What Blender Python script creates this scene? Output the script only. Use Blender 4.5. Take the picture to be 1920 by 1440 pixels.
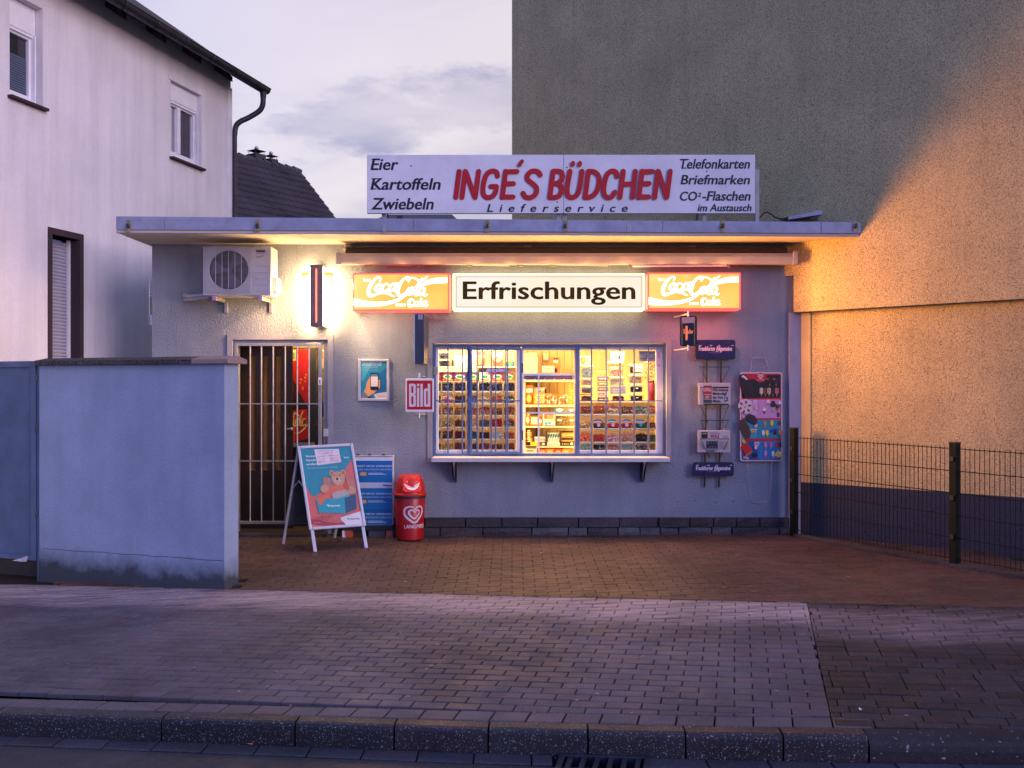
import bpy, math, random
from mathutils import Vector, Matrix, Euler
from mathutils import noise as mnoise
R = random.Random(7)
SC = bpy.context.scene
COL = SC.collection
for _o in list(SC.objects):
    bpy.data.objects.remove(_o)

# ------------------------------------------------------------------ camera, sky, sun, exposure
CZ = 1.63            # eye height above the forecourt at the shop wall
FP = 1800.0          # focal length in pixels of the 1920 px wide photograph
cam = bpy.data.cameras.new('camera')
cam.sensor_width = 36.0
cam.lens = 33.75
cam.shift_y = 9 / 1920
cam.clip_start = 0.05
cam.clip_end = 3000
camo = bpy.data.objects.new('camera', cam)
camo.location = (0, 0, CZ)
camo.rotation_euler = (math.radians(90), 0, 0)
COL.objects.link(camo)
SC.camera = camo
SC.view_settings.view_transform = 'Standard'
SC.view_settings.look = 'None'
SC.view_settings.exposure = 0.35
SC.view_settings.gamma = 1.0
SC.view_settings.use_curve_mapping = False

SUN_AZ = math.radians(127)      # direction the afterglow comes from: right and in front (from +X, -Y)
SUN_EL = math.radians(15)
world = bpy.data.worlds.new('World')
SC.world = world
world.use_nodes = True
wn = world.node_tree.nodes
wl = world.node_tree.links
wn.clear()


def N(t, **kw):
    n = wn.new(t)
    for k, v in kw.items():
        setattr(n, k, v)
    return n


def dot_node(vec_out, d):
    n = N('ShaderNodeVectorMath', operation='DOT_PRODUCT')
    wl.new(vec_out, n.inputs[0])
    n.inputs[1].default_value = d
    return n.outputs['Value']


def ramp_node(nodes, links, fac, stops, interp='EASE'):
    r = nodes.new('ShaderNodeValToRGB')
    cr = r.color_ramp
    cr.interpolation = interp
    while len(cr.elements) < len(stops):
        cr.elements.new(0.5)
    for e, (p, c) in zip(cr.elements, stops):
        e.position = p
        e.color = (c[0], c[1], c[2], 1) if not isinstance(c, float) else (c, c, c, 1)
    links.new(fac, r.inputs[0])
    return r.outputs[0]


def mixrgb(nodes, links, fac, a, b, mode='MIX'):
    m = nodes.new('ShaderNodeMix')
    m.data_type = 'RGBA'
    m.blend_type = mode
    for inp, v in ((m.inputs[0], fac), (m.inputs[6], a), (m.inputs[7], b)):
        if isinstance(v, (int, float)):
            inp.default_value = v
        elif isinstance(v, tuple):
            inp.default_value = (v[0], v[1], v[2], 1)
        else:
            links.new(v, inp)
    return m.outputs[2]


tc = N('ShaderNodeTexCoord')
D = tc.outputs['Generated']
nrm = N('ShaderNodeVectorMath', operation='NORMALIZE')
wl.new(D, nrm.inputs[0])
D = nrm.outputs[0]
# dusk gradient: pale lavender over the shop (+Y), deep blue behind the camera (-Y)
g1 = dot_node(D, (0.36, 0.78, 0.08))
mr = N('ShaderNodeMapRange')
mr.inputs['From Min'].default_value = -0.9
mr.inputs['From Max'].default_value = 0.9
wl.new(g1, mr.inputs['Value'])
base = ramp_node(wn, wl, mr.outputs[0], [(0.0, (0.07, 0.20, 0.82)), (0.40, (0.17, 0.28, 0.84)), (0.70, (0.42, 0.41, 0.66)), (1.0, (0.68, 0.585, 0.605))])
# clouds: low streaks, seen on a flat layer
sep = N('ShaderNodeSeparateXYZ')
wl.new(D, sep.inputs[0])
za = N('ShaderNodeMath', operation='ADD')
wl.new(sep.outputs['Z'], za.inputs[0])
za.inputs[1].default_value = 0.18
zm = N('ShaderNodeMath', operation='MAXIMUM')
wl.new(za.outputs[0], zm.inputs[0])
zm.inputs[1].default_value = 0.05
dv = N('ShaderNodeVectorMath', operation='DIVIDE')
cx = N('ShaderNodeCombineXYZ')
for i in range(3):
    wl.new(zm.outputs[0], cx.inputs[i])
wl.new(D, dv.inputs[0])
wl.new(cx.outputs[0], dv.inputs[1])
mp = N('ShaderNodeMapping')
wl.new(dv.outputs[0], mp.inputs['Vector'])
mp.inputs['Rotation'].default_value = (0, 0, math.radians(14))
mp.inputs['Scale'].default_value = (0.75, 1.25, 1)
mp.inputs['Location'].default_value = (4.3, 1.1, 0)
ns = N('ShaderNodeTexNoise')
ns.inputs['Scale'].default_value = 1.1
ns.inputs['Detail'].default_value = 7
ns.inputs['Roughness'].default_value = 0.52
ns.inputs['Distortion'].default_value = 0.5
wl.new(mp.outputs[0], ns.inputs['Vector'])
dark = ramp_node(wn, wl, ns.outputs[0], [(0.44, 0.0), (0.64, 1.0)])
ns2 = N('ShaderNodeTexNoise')
ns2.inputs['Scale'].default_value = 1.7
ns2.inputs['Detail'].default_value = 6
mp2 = N('ShaderNodeMapping')
mp2.inputs['Location'].default_value = (9.2, 3.7, 2)
wl.new(mp.outputs[0], mp2.inputs['Vector'])
wl.new(mp2.outputs[0], ns2.inputs['Vector'])
lite = ramp_node(wn, wl, ns2.outputs[0], [(0.42, 0.0), (0.70, 1.0)])
# one long blue-grey bank over the shop
cc_ = Vector((-0.085, 1.0, 0.292)).normalized()
ce_ = cc_.cross(Vector((0, 0, 1))).normalized()
cu_ = ce_.cross(cc_).normalized()
ce2 = (ce_ * 0.985 + cu_ * 0.17).normalized()
cu2 = (cu_ * 0.985 - ce_ * 0.17).normalized()
da = dot_node(D, tuple(ce2 / 0.21))
db = dot_node(D, tuple(cu2 / 0.042))
dfw = dot_node(D, tuple(cc_))


def mth(op, a, b=None):
    m_ = N('ShaderNodeMath', operation=op)
    for i_, v_ in enumerate((a, b)):
        if v_ is None:
            continue
        if isinstance(v_, (int, float)):
            m_.inputs[i_].default_value = v_
        else:
            wl.new(v_, m_.inputs[i_])
    return m_.outputs[0]


rad = mth('ADD', mth('MULTIPLY', da, da), mth('MULTIPLY', db, db))
nsb = N('ShaderNodeTexNoise')
nsb.inputs['Scale'].default_value = 11.0
nsb.inputs['Detail'].default_value = 7
nsb.inputs['Roughness'].default_value = 0.6
mpb = N('ShaderNodeMapping')
mpb.inputs['Scale'].default_value = (1, 1, 2.6)
wl.new(D, mpb.inputs['Vector'])
wl.new(mpb.outputs[0], nsb.inputs['Vector'])
rad = mth('ADD', rad, mth('MULTIPLY', mth('SUBTRACT', nsb.outputs[0], 0.5), 3.6))
blob = ramp_node(wn, wl, rad, [(0.0, 1.0), (1.15, 0.0)])
blob = mth('MULTIPLY', blob, mth('GREATER_THAN', dfw, 0.0))
dark = mth('MAXIMUM', mth('MULTIPLY', dark, 0.75), blob)
dk = mixrgb(wn, wl, 1.0, base, (0.44, 0.46, 0.68), 'MULTIPLY')
c1 = mixrgb(wn, wl, dark, base, dk)
lt = mixrgb(wn, wl, 1.0, base, (1.12, 1.10, 1.04), 'MULTIPLY')
lm = N('ShaderNodeMath', operation='MULTIPLY')
lm.inputs[1].default_value = 0.6
wl.new(lite, lm.inputs[0])
c2 = mixrgb(wn, wl, lm.outputs[0], c1, lt)
sky = N('ShaderNodeTexSky')
sky.sky_type = 'NISHITA'
sky.sun_disc = False
sky.sun_elevation = math.radians(3)
sky.sun_rotation = SUN_AZ
bg1 = N('ShaderNodeBackground')
wl.new(c2, bg1.inputs[0])
bg1.inputs[1].default_value = 0.92
bg2 = N('ShaderNodeBackground')
wl.new(sky.outputs[0], bg2.inputs[0])
bg2.inputs[1].default_value = 0.06
ad = N('ShaderNodeAddShader')
wl.new(bg1.outputs[0], ad.inputs[0])
wl.new(bg2.outputs[0], ad.inputs[1])
wo = N('ShaderNodeOutputWorld')
wl.new(ad.outputs[0], wo.inputs[0])

sun = bpy.data.lights.new('afterglow', 'SUN')
sun.energy = 1.55
sun.angle = math.radians(40)
sun.color = (1.0, 0.80, 0.95)
suno = bpy.data.objects.new('afterglow', sun)
_sd = Vector((math.sin(SUN_AZ) * math.cos(SUN_EL), math.cos(SUN_AZ) * math.cos(SUN_EL), math.sin(SUN_EL)))
suno.rotation_euler = _sd.to_track_quat('Z', 'Y').to_euler()
suno.location = (0, 0, 20)
COL.objects.link(suno)


# ------------------------------------------------------------------ helpers
def P(px, py, d):
    """The point at depth d whose direction was measured in the photograph."""
    return Vector(((px - 960) / FP * d, d, CZ + (729 - py) / FP * d))


def PX(px, d):
    return (px - 960) / FP * d


def PZ(py, d):
    return CZ + (729 - py) / FP * d


def wpos(o):
    v = Vector((0, 0, 0))
    while o is not None:
        v += o.location
        o = o.parent
    return v


def props(o, label=None, cat=None, group=None, kind=None):
    if label:
        o['label'] = label
    if cat:
        o['category'] = cat
    if group:
        o['group'] = group
    if kind:
        o['kind'] = kind
    return o


def thing(name, label, cat, loc=(0, 0, 0), group=None):
    o = bpy.data.objects.new(name, None)
    o.empty_display_size = 0.1
    o.location = loc
    COL.objects.link(o)
    return props(o, label, cat, group)


class MB:
    """Collects faces (world coordinates) and links them as one mesh object."""

    def __init__(self, frame=None):
        self.v, self.f, self.m, self.a = [], [], [], []
        self.frame = frame
        self.mats = []
        self.val = 0.0

    def T(self, p):
        p = Vector(p)
        if self.frame:
            o, ex, ey, ez = self.frame
            return o + ex * p.x + ey * p.y + ez * p.z
        return p

    def mi(self, mat):
        if mat is None:
            return 0
        if mat not in self.mats:
            self.mats.append(mat)
        return self.mats.index(mat)

    def add(self, verts, faces, mat=None):
        n = len(self.v)
        self.v += [self.T(p) for p in verts]
        self.a += [self.val] * len(verts)
        i = self.mi(mat)
        for f in faces:
            self.f.append([n + k for k in f])
            self.m.append(i)
        return self

    def box(self, x0, x1, y0, y1, z0, z1, mat=None):
        vs = [(x, y, z) for z in (z0, z1) for y in (y0, y1) for x in (x0, x1)]
        return self.add(vs, [(0, 2, 3, 1), (4, 5, 7, 6), (0, 1, 5, 4), (2, 6, 7, 3), (0, 4, 6, 2), (1, 3, 7, 5)], mat)

    def poly(self, pts, mat=None):
        return self.add(pts, [list(range(len(pts)))], mat)

    def prism(self, pts, z0, z1, mat=None):
        """Vertical prism over a plan polygon."""
        n = len(pts)
        a = sum(pts[i][0] * pts[(i + 1) % n][1] - pts[(i + 1) % n][0] * pts[i][1] for i in range(n))
        if a < 0:
            pts = pts[::-1]
        vs = [(p[0], p[1], z0) for p in pts] + [(p[0], p[1], z1) for p in pts]
        fs = [list(range(n))[::-1], list(range(n, 2 * n))] + [(i, (i + 1) % n, n + (i + 1) % n, n + i) for i in range(n)]
        return self.add(vs, fs, mat)

    def tube(self, pts, r, n=8, mat=None, cap=True, close=False):
        pts = [Vector(p) for p in pts]
        rs = r if isinstance(r, (list, tuple)) else [r] * len(pts)
        rings = []
        up = None
        m = len(pts)
        for i, p in enumerate(pts):
            if close:
                t = pts[(i + 1) % m] - pts[i - 1]
            else:
                t = pts[min(i + 1, m - 1)] - pts[max(i - 1, 0)]
            t.normalize()
            if up is None:
                up = Vector((0, 0, 1)) if abs(t.z) < 0.9 else Vector((0, 1, 0))
            s = t.cross(up)
            if s.length < 1e-5:
                s = t.orthogonal()
            s.normalize()
            up = s.cross(t).normalized()
            rings.append([p + (s * math.cos(k * 2 * math.pi / n) + up * math.sin(k * 2 * math.pi / n)) * rs[i] for k in range(n)])
        vs = [q for g in rings for q in g]
        fs = []
        for i in range(m if close else m - 1):
            j = (i + 1) % m
            for k in range(n):
                fs.append((i * n + k, i * n + (k + 1) % n, j * n + (k + 1) % n, j * n + k))
        if cap and not close:
            fs.append(list(range(n))[::-1])
            fs.append([(m - 1) * n + k for k in range(n)])
        return self.add(vs, fs, mat)

    def lathe(self, c, prof, n=24, mat=None):
        """prof: (radius, z) list about the vertical axis through c."""
        c = Vector(c)
        vs, fs = [], []
        for r, z in prof:
            for k in range(n):
                a = k * 2 * math.pi / n
                vs.append(c + Vector((r * math.cos(a), r * math.sin(a), z)))
        for i in range(len(prof) - 1):
            for k in range(n):
                fs.append((i * n + k, i * n + (k + 1) % n, (i + 1) * n + (k + 1) % n, (i + 1) * n + k))
        return self.add(vs, fs, mat)

    def build(self, name, mat=None, parent=None, label=None, kind=None, smooth=False, bevel=0, seg=2):
        me = bpy.data.meshes.new(name)
        base = wpos(parent) if parent else Vector((0, 0, 0))
        me.from_pydata([tuple(p - base) for p in self.v], [], self.f)
        ms = self.mats if self.mats else [mat]
        for m in ms:
            me.materials.append(m)
        if len(ms) > 1:
            me.polygons.foreach_set('material_index', self.m)
        if any(self.a):
            at = me.attributes.new('rnd', 'FLOAT', 'POINT')
            at.data.foreach_set('value', self.a)
        if smooth:
            me.polygons.foreach_set('use_smooth', [True] * len(self.f))
        me.update()
        o = bpy.data.objects.new(name, me)
        o.parent = parent
        COL.objects.link(o)
        if bevel:
            b = o.modifiers.new('edge', 'BEVEL')
            b.width = bevel
            b.segments = seg
            b.limit_method = 'ANGLE'
            b.harden_normals = False
        if smooth and not bevel:
            try:
                me.set_sharp_from_angle(angle=math.radians(40))
            except Exception:
                pass
        return props(o, label=label, kind=kind)


def link_copy(src, loc, parent, name=None, label=None):
    o = src.copy()
    o.location = loc
    o.parent = parent
    COL.objects.link(o)
    for k in ('label', 'category', 'group'):
        if k in o:
            del o[k]
    if label:
        o['label'] = label
    return o


# ------------------------------------------------------------------ materials
def lin(c):
    return tuple((x / 255 / 12.92) if x / 255 <= 0.04045 else ((x / 255 + 0.055) / 1.055) ** 2.4 for x in c)


class Mt:
    def __init__(self, name):
        self.m = bpy.data.materials.new(name)
        self.m.use_nodes = True
        self.n = self.m.node_tree.nodes
        self.l = self.m.node_tree.links
        self.b = self.n['Principled BSDF']

    def noise(self, scale, detail=3, rough=0.5, coord='Object', stretch=None, loc=(0, 0, 0), dist=0.0):
        t = self.n.new('ShaderNodeTexCoord')
        out = t.outputs[coord]
        mp = self.n.new('ShaderNodeMapping')
        mp.inputs['Location'].default_value = loc
        if stretch:
            mp.inputs['Scale'].default_value = stretch
        self.l.new(out, mp.inputs['Vector'])
        q = self.n.new('ShaderNodeTexNoise')
        q.inputs['Scale'].default_value = scale
        q.inputs['Detail'].default_value = detail
        q.inputs['Roughness'].default_value = rough
        q.inputs['Distortion'].default_value = dist
        self.l.new(mp.outputs[0], q.inputs['Vector'])
        return q.outputs[0]

    def ramp(self, fac, stops, interp='LINEAR'):
        return ramp_node(self.n, self.l, fac, stops, interp)

    def mix(self, fac, a, b, mode='MIX'):
        return mixrgb(self.n, self.l, fac, a, b, mode)

    def set(self, name, v):
        s = self.b.inputs[name]
        if isinstance(v, (int, float)):
            s.default_value = v
        elif isinstance(v, tuple):
            s.default_value = (v[0], v[1], v[2], 1)
        else:
            self.l.new(v, s)
        return self

    def bump(self, h, strength, dist):
        b = self.n.new('ShaderNodeBump')
        b.inputs['Strength'].default_value = strength
        b.inputs['Distance'].default_value = dist
        self.l.new(h, b.inputs['Height'])
        self.l.new(b.outputs[0], self.b.inputs['Normal'])
        return self


def paint(name, c, rough=0.5, metal=0.0, vary=0.10, scale=6.0, emis=None, es=0.0, bump=0.0, bscale=60, spec=0.5):
    k = Mt(name)
    if vary:
        n1 = k.noise(scale, 4, 0.6)
        lo = tuple(x * (1 - vary) for x in c)
        hi = tuple(min(1, x * (1 + vary)) for x in c)
        k.set('Base Color', k.ramp(n1, [(0.3, lo), (0.7, hi)]))
        n2 = k.noise(scale * 3, 3, 0.6)
        k.set('Roughness', k.ramp(n2, [(0.3, max(0.04, rough - 0.08)), (0.7, min(1.0, rough + 0.10))]))
    else:
        k.set('Base Color', c).set('Roughness', rough)
    k.set('Metallic', metal)
    k.set('Specular IOR Level', spec)
    if emis:
        k.set('Emission Color', emis).set('Emission Strength', es)
    if bump:
        k.bump(k.noise(bscale, 4, 0.6), bump, 0.003)
    return k.m


def plaster(name, c, grain=70, strength=0.6, dist=0.012, blotch=0.10, streak=0.0, speck=None, speck_at=0.60, base_dirt=None):
    """Rendered wall: coarse grain, cloudy tone, optional streaks, dark specks and a grimy foot."""
    k = Mt(name)
    col = k.ramp(k.noise(1.3, 5, 0.6), [(0.3, tuple(x * (1 - blotch) for x in c)), (0.7, tuple(x * (1 + blotch * 0.6) for x in c))])
    g = k.noise(grain, 3, 0.65)
    col = k.mix(0.35, col, k.ramp(g, [(0.3, 0.62), (0.7, 1.0)]), 'MULTIPLY')
    if streak:
        s = k.noise(2.0, 5, 0.6, stretch=(3.2, 3.2, 0.22), dist=0.3)
        col = k.mix(streak, col, k.ramp(s, [(0.35, (0.70, 0.71, 0.74)), (0.60, (1.0, 1.0, 1.0))]), 'MULTIPLY')
    if speck:
        s2 = k.noise(grain * 1.7, 2, 0.7, loc=(3, 5, 7))
        col = k.mix(k.ramp(s2, [(speck_at - 0.05, 0.0), (speck_at + 0.03, 1.0)]), col, speck)
    if base_dirt:
        t = k.n.new('ShaderNodeTexCoord')
        sp = k.n.new('ShaderNodeSeparateXYZ')
        k.l.new(t.outputs['Object'], sp.inputs[0])
        nz = k.noise(5.0, 6, 0.7)
        m1 = k.n.new('ShaderNodeMath')
        m1.operation = 'MULTIPLY_ADD'
        k.l.new(nz, m1.inputs[0])
        m1.inputs[1].default_value = -base_dirt[1]
        off_ = k.n.new('ShaderNodeMath')
        off_.operation = 'ADD'
        k.l.new(sp.outputs['Z'], off_.inputs[0])
        off_.inputs[1].default_value = 0.30
        k.l.new(off_.outputs[0], m1.inputs[2])
        f = k.ramp(m1.outputs[0], [(0.0, 0.92), (base_dirt[0], 0.55), (base_dirt[0] * 3.2, 0.0)])
        col = k.mix(f, col, (0.035, 0.042, 0.045))
    k.set('Base Color', col)
    k.set('Roughness', 0.92).set('Specular IOR Level', 0.2)
    k.bump(g, strength, dist)
    return k.m


def emit(name, c, s, edge=None):
    k = Mt(name)
    k.set('Base Color', (0.02, 0.02, 0.02)).set('Roughness', 0.35)
    if edge:
        k.set('Emission Color', k.ramp(k.noise(edge[1], 2, 0.5), [(0.3, edge[0]), (0.6, c)]))
    else:
        k.set('Emission Color', c)
    k.set('Emission Strength', s)
    return k.m


def glass(name, tint=(1, 1, 1), refl=0.08, rough=0.03):
    m = bpy.data.materials.new(name)
    m.use_nodes = True
    n, l = m.node_tree.nodes, m.node_tree.links
    n.clear()
    tr = n.new('ShaderNodeBsdfTransparent')
    tr.inputs[0].default_value = (*tint, 1)
    gl = n.new('ShaderNodeBsdfGlossy')
    gl.inputs['Roughness'].default_value = rough
    fr = n.new('ShaderNodeLayerWeight')
    fr.inputs[0].default_value = 0.25
    mm = n.new('ShaderNodeMath')
    mm.operation = 'MULTIPLY_ADD'
    l.new(fr.outputs['Fresnel'], mm.inputs[0])
    mm.inputs[1].default_value = 0.6
    mm.inputs[2].default_value = refl
    mx = n.new('ShaderNodeMixShader')
    l.new(mm.outputs[0], mx.inputs[0])
    l.new(tr.outputs[0], mx.inputs[1])
    l.new(gl.outputs[0], mx.inputs[2])
    o = n.new('ShaderNodeOutputMaterial')
    l.new(mx.outputs[0], o.inputs[0])
    return m


_flat = {}


def flat(r, g, b, rough=0.5):
    """Print ink given as the sRGB colour of the ink itself."""
    k = (r, g, b, rough)
    if k not in _flat:
        _flat[k] = paint('ink_%02x%02x%02x' % (r, g, b), lin((r, g, b)), rough, vary=0.06, scale=25)
    return _flat[k]


M = {}
M['kiosk'] = plaster('kiosk_render', (0.275, 0.305, 0.365), grain=48, strength=0.75, dist=0.016, blotch=0.18, streak=0.28)
M['trim'] = plaster('trim_render', (0.30, 0.31, 0.37), grain=80, strength=0.6, dist=0.008)
M['soffit'] = plaster('soffit_render', (0.62, 0.54, 0.46), grain=110, strength=0.35, dist=0.006)
M['house'] = plaster('house_render', (0.86, 0.82, 0.84), grain=75, strength=0.55, dist=0.010, blotch=0.09, streak=0.34)
M['garden'] = plaster('garden_wall_render', (0.29, 0.37, 0.52), grain=60, strength=0.45, dist=0.008, blotch=0.16, streak=0.25, base_dirt=(0.07, 0.30))
M['big'] = plaster('roughcast_ochre', (0.86, 0.66, 0.31), grain=80, strength=0.7, dist=0.012, blotch=0.16, streak=0.22, speck=(0.05, 0.035, 0.02), speck_at=0.575)
M['bigblue'] = plaster('roughcast_blue', (0.055, 0.062, 0.095), grain=58, strength=0.7, dist=0.012, speck=(0.02, 0.02, 0.03), speck_at=0.60)
M['bigtrim'] = paint('smooth_ochre_strip', (0.66, 0.48, 0.22), 0.7, bump=0.2)
M['fascia'] = paint('zinc_fascia', (0.30, 0.31, 0.42), 0.5, 0.25, vary=0.2, scale=5, bump=0.15, bscale=9)
M['steel_blue'] = paint('blue_lacquered_steel', (0.10, 0.16, 0.34), 0.38, 0.2, vary=0.15, scale=9)
M['steel'] = paint('galvanised_steel', (0.50, 0.48, 0.46), 0.38, 0.75, vary=0.18, scale=12)
M['steel_grey'] = paint('grey_lacquered_steel', (0.36, 0.36, 0.38), 0.45, 0.3, vary=0.12)
M['alu'] = paint('satin_aluminium', (0.55, 0.55, 0.60), 0.38, 0.35, vary=0.05)
M['white_pvc'] = paint('white_plastic_profile', (0.80, 0.79, 0.84), 0.4, vary=0.07)
M['cream_case'] = paint('cream_painted_casing', (0.42, 0.40, 0.43), 0.5, vary=0.10, bump=0.05)
M['dark'] = paint('black_plastic', (0.02, 0.02, 0.025), 0.5, vary=0.1)
M['brown_stone'] = plaster('brown_stone_surround', (0.060, 0.040, 0.045), grain=60, strength=0.4, dist=0.004)
M['gutter'] = paint('weathered_dark_zinc', (0.045, 0.042, 0.055), 0.5, 0.5, vary=0.35, scale=5)
M['eave'] = paint('dark_eave_board', (0.030, 0.022, 0.028), 0.8, vary=0.3, scale=6, bump=0.2)
M['glass'] = glass('window_glass', (0.96, 0.97, 0.97), 0.03)
M['glass_dark'] = paint('dim_window_glass', (0.010, 0.014, 0.022), 0.04, vary=0.0, spec=1.0)
M['glass_mirror'] = paint('sky_reflecting_glass', (0.45, 0.43, 0.47), 0.03, 0.9, vary=0.0)
M['fence'] = paint('dark_green_powder_coat', (0.003, 0.009, 0.006), 0.65, vary=0.2, spec=0.2)
M['gate'] = paint('blue_painted_gate', (0.055, 0.105, 0.20), 0.5, vary=0.22, scale=3, bump=0.12, bscale=14)
M['coping'] = plaster('mossy_concrete_coping', (0.10, 0.095, 0.11), grain=30, strength=0.8, dist=0.02, blotch=0.45, speck=(0.02, 0.03, 0.015), speck_at=0.55)
M['coping_end'] = plaster('pink_concrete_coping', (0.30, 0.22, 0.21), grain=50, strength=0.4, dist=0.006)


# ------------------------------------------------------------------ lettering and print
_tc = {}


def text2d(s, bold=0.0, shear=0.0, space=1.0):
    key = (s, bold, shear, space)
    if key not in _tc:
        c = bpy.data.curves.new('lettering', 'FONT')
        c.body = s
        c.size = 1.0
        c.offset = bold
        c.shear = shear
        c.space_character = space
        c.resolution_u = 3
        c.fill_mode = 'FRONT'
        o = bpy.data.objects.new('lettering', c)
        COL.objects.link(o)
        me = bpy.data.meshes.new_from_object(o)
        vs = [tuple(v.co) for v in me.vertices]
        fs = [tuple(p.vertices) for p in me.polygons]
        bpy.data.objects.remove(o)
        bpy.data.curves.remove(c)
        bpy.data.meshes.remove(me)
        _tc[key] = (vs, fs)
    return _tc[key]


def smooth_pts(pts, n=6):
    """Catmull-Rom through pts (tuples of any length)."""
    out = []
    m = len(pts)
    for i in range(m - 1):
        p0, p1, p2, p3 = pts[max(i - 1, 0)], pts[i], pts[i + 1], pts[min(i + 2, m - 1)]
        for k in range(n):
            t = k / n
            out.append(tuple(0.5 * (2 * b + (c - a) * t + (2 * a - 5 * b + 4 * c - d) * t * t + (3 * b - a - 3 * c + d) * t ** 3)
                             for a, b, c, d in zip(p0, p1, p2, p3)))
    out.append(tuple(pts[-1]))
    return out


class Print(MB):
    """Flat print laid on a plane, each new shape a hair above the one before."""

    def __init__(self, origin, ex, ey, lift=0.0015):
        ex, ey = Vector(ex), Vector(ey)
        ez = ex.cross(ey).normalized()
        super().__init__((Vector(origin), ex, ey, ez))
        self.z = lift
        self.step = 0.00012

    def lay(self):
        self.z += self.step
        return self.z

    def shape(self, pts, mat):
        z = self.lay()
        a = sum(pts[i][0] * pts[(i + 1) % len(pts)][1] - pts[(i + 1) % len(pts)][0] * pts[i][1] for i in range(len(pts)))
        if a < 0:
            pts = pts[::-1]
        return self.add([(p[0], p[1], z) for p in pts], [list(range(len(pts)))], mat)

    def rect(self, x0, y0, x1, y1, mat):
        return self.shape([(x0, y0), (x1, y0), (x1, y1), (x0, y1)], mat)

    def disc(self, x, y, rx, ry, mat, n=18, rot=0.0):
        pts = []
        for k in range(n):
            a = k * 2 * math.pi / n
            u, v = rx * math.cos(a), ry * math.sin(a)
            pts.append((x + u * math.cos(rot) - v * math.sin(rot), y + u * math.sin(rot) + v * math.cos(rot)))
        return self.shape(pts, mat)

    def stroke(self, pts, w, mat, smooth=True, sx=1.0, sy=1.0, ox=0.0, oy=0.0, slant=0.0, cap=True):
        """pts (x, y[, width factor]); a ribbon with round ends."""
        pts = [(p[0], p[1], p[2] if len(p) > 2 else 1.0) for p in pts]
        if smooth and len(pts) > 2:
            pts = smooth_pts(pts, 5)
        q = [(ox + (p[0] + slant * p[1]) * sx, oy + p[1] * sy, max(0.02, p[2]) * w / 2) for p in pts]
        z = self.lay()
        vs, fs = [], []
        m = len(q)
        for i in range(m):
            a, b = q[max(i - 1, 0)], q[min(i + 1, m - 1)]
            dx, dy = b[0] - a[0], b[1] - a[1]
            l = math.hypot(dx, dy) or 1
            nx, ny = -dy / l * q[i][2], dx / l * q[i][2]
            vs += [(q[i][0] + nx, q[i][1] + ny, z), (q[i][0] - nx, q[i][1] - ny, z)]
        for i in range(m - 1):
            fs.append((2 * i, 2 * i + 1, 2 * i + 3, 2 * i + 2))
        self.add(vs, fs, mat)
        if cap:
            for e in (q[0], q[-1]):
                self.disc(e[0], e[1], e[2], e[2], mat, 10)
        return self

    def text(self, s, x, y, h, mat, bold=0.0, shear=0.0, w=None, align='L', sx=1.0, space=1.0):
        """Cap height h with the baseline at y; w squeezes the line to that width."""
        vs, fs = text2d(s, min(bold, 0.012), shear, space)
        if not vs:
            return self
        xs = [v[0] for v in vs]
        x0, x1 = min(xs), max(xs)
        k = h / 0.73
        kx = k * sx
        if w:
            kx = w / (x1 - x0)
        W = (x1 - x0) * kx
        if align == 'C':
            x -= W / 2
        elif align == 'R':
            x -= W
        sh = max(0.0, bold - 0.008) * k * 0.9
        for dx in ((-sh, 0.0, sh) if sh > 0 else (0.0,)):
            z = self.lay()
            self.add([(x + dx + (v[0] - x0) * kx, y + v[1] * k, z) for v in vs], fs, mat)
        return self


def rr(x0, y0, x1, y1, r, n=5):
    """Rounded rectangle outline."""
    out = []
    for cx_, cy_, a0 in ((x1 - r, y0 + r, -90), (x1 - r, y1 - r, 0), (x0 + r, y1 - r, 90), (x0 + r, y0 + r, 180)):
        for k in range(n + 1):
            a = math.radians(a0 + 90 * k / n)
            out.append((cx_ + r * math.cos(a), cy_ + r * math.sin(a)))
    return out


def slab(fr, outline, z0, z1, mat):
    """Extruded outline in a frame; returns an MB."""
    b = MB(fr)
    n = len(outline)
    b.add([(p[0], p[1], z0) for p in outline] + [(p[0], p[1], z1) for p in outline],
          [list(range(n))[::-1], list(range(n, 2 * n))] + [(i, (i + 1) % n, n + (i + 1) % n, n + i) for i in range(n)], mat)
    return b


XA, YA, ZA = Vector((1, 0, 0)), Vector((0, 1, 0)), Vector((0, 0, 1))


def face_frame(origin):
    """Frame of a thing on the shop front: x right, y up, z towards the street."""
    return (Vector(origin), XA.copy(), ZA.copy(), -YA)


# ------------------------------------------------------------------ ground heights (metres, 0 = foot of the shop wall)
def zs(x, y):
    return CZ - (1.8936 - 0.045 * x - 0.02 * y)


def Yb(x):
    return 7.53 - 0.29 * (x - 1.75)


def G(x, y):
    xc = max(-9, min(9, x))
    yb = Yb(xc)
    if y <= yb:
        return zs(xc, max(y, 2))
    t = min(1, (y - yb) / max(0.5, 10.9 - yb))
    return zs(xc, yb) * (1 - t)


def hit(px, py):
    a = (px - 960) / FP
    lo, hi = 3.0, 12.5
    for _ in range(40):
        d = (lo + hi) / 2
        if CZ + (729 - py) / FP * d > G(a * d, d):
            lo = d
        else:
            hi = d
    return Vector((a * lo, lo, G(a * lo, lo)))


KB = [(-9, 6.98), (-5, 6.18), (-3.09, 5.79), (-1.97, 5.56), (-.12, 5.186), (.889, 5.0), (1.755, 4.86), (5, 4.40), (9, 3.85)]


def K(x):
    """Back edge of the kerb."""
    for (a, b), (c, d) in zip(KB, KB[1:]):
        if x <= c or (c, d) == KB[-1]:
            return b + (d - b) * (x - a) / (c - a)


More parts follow.
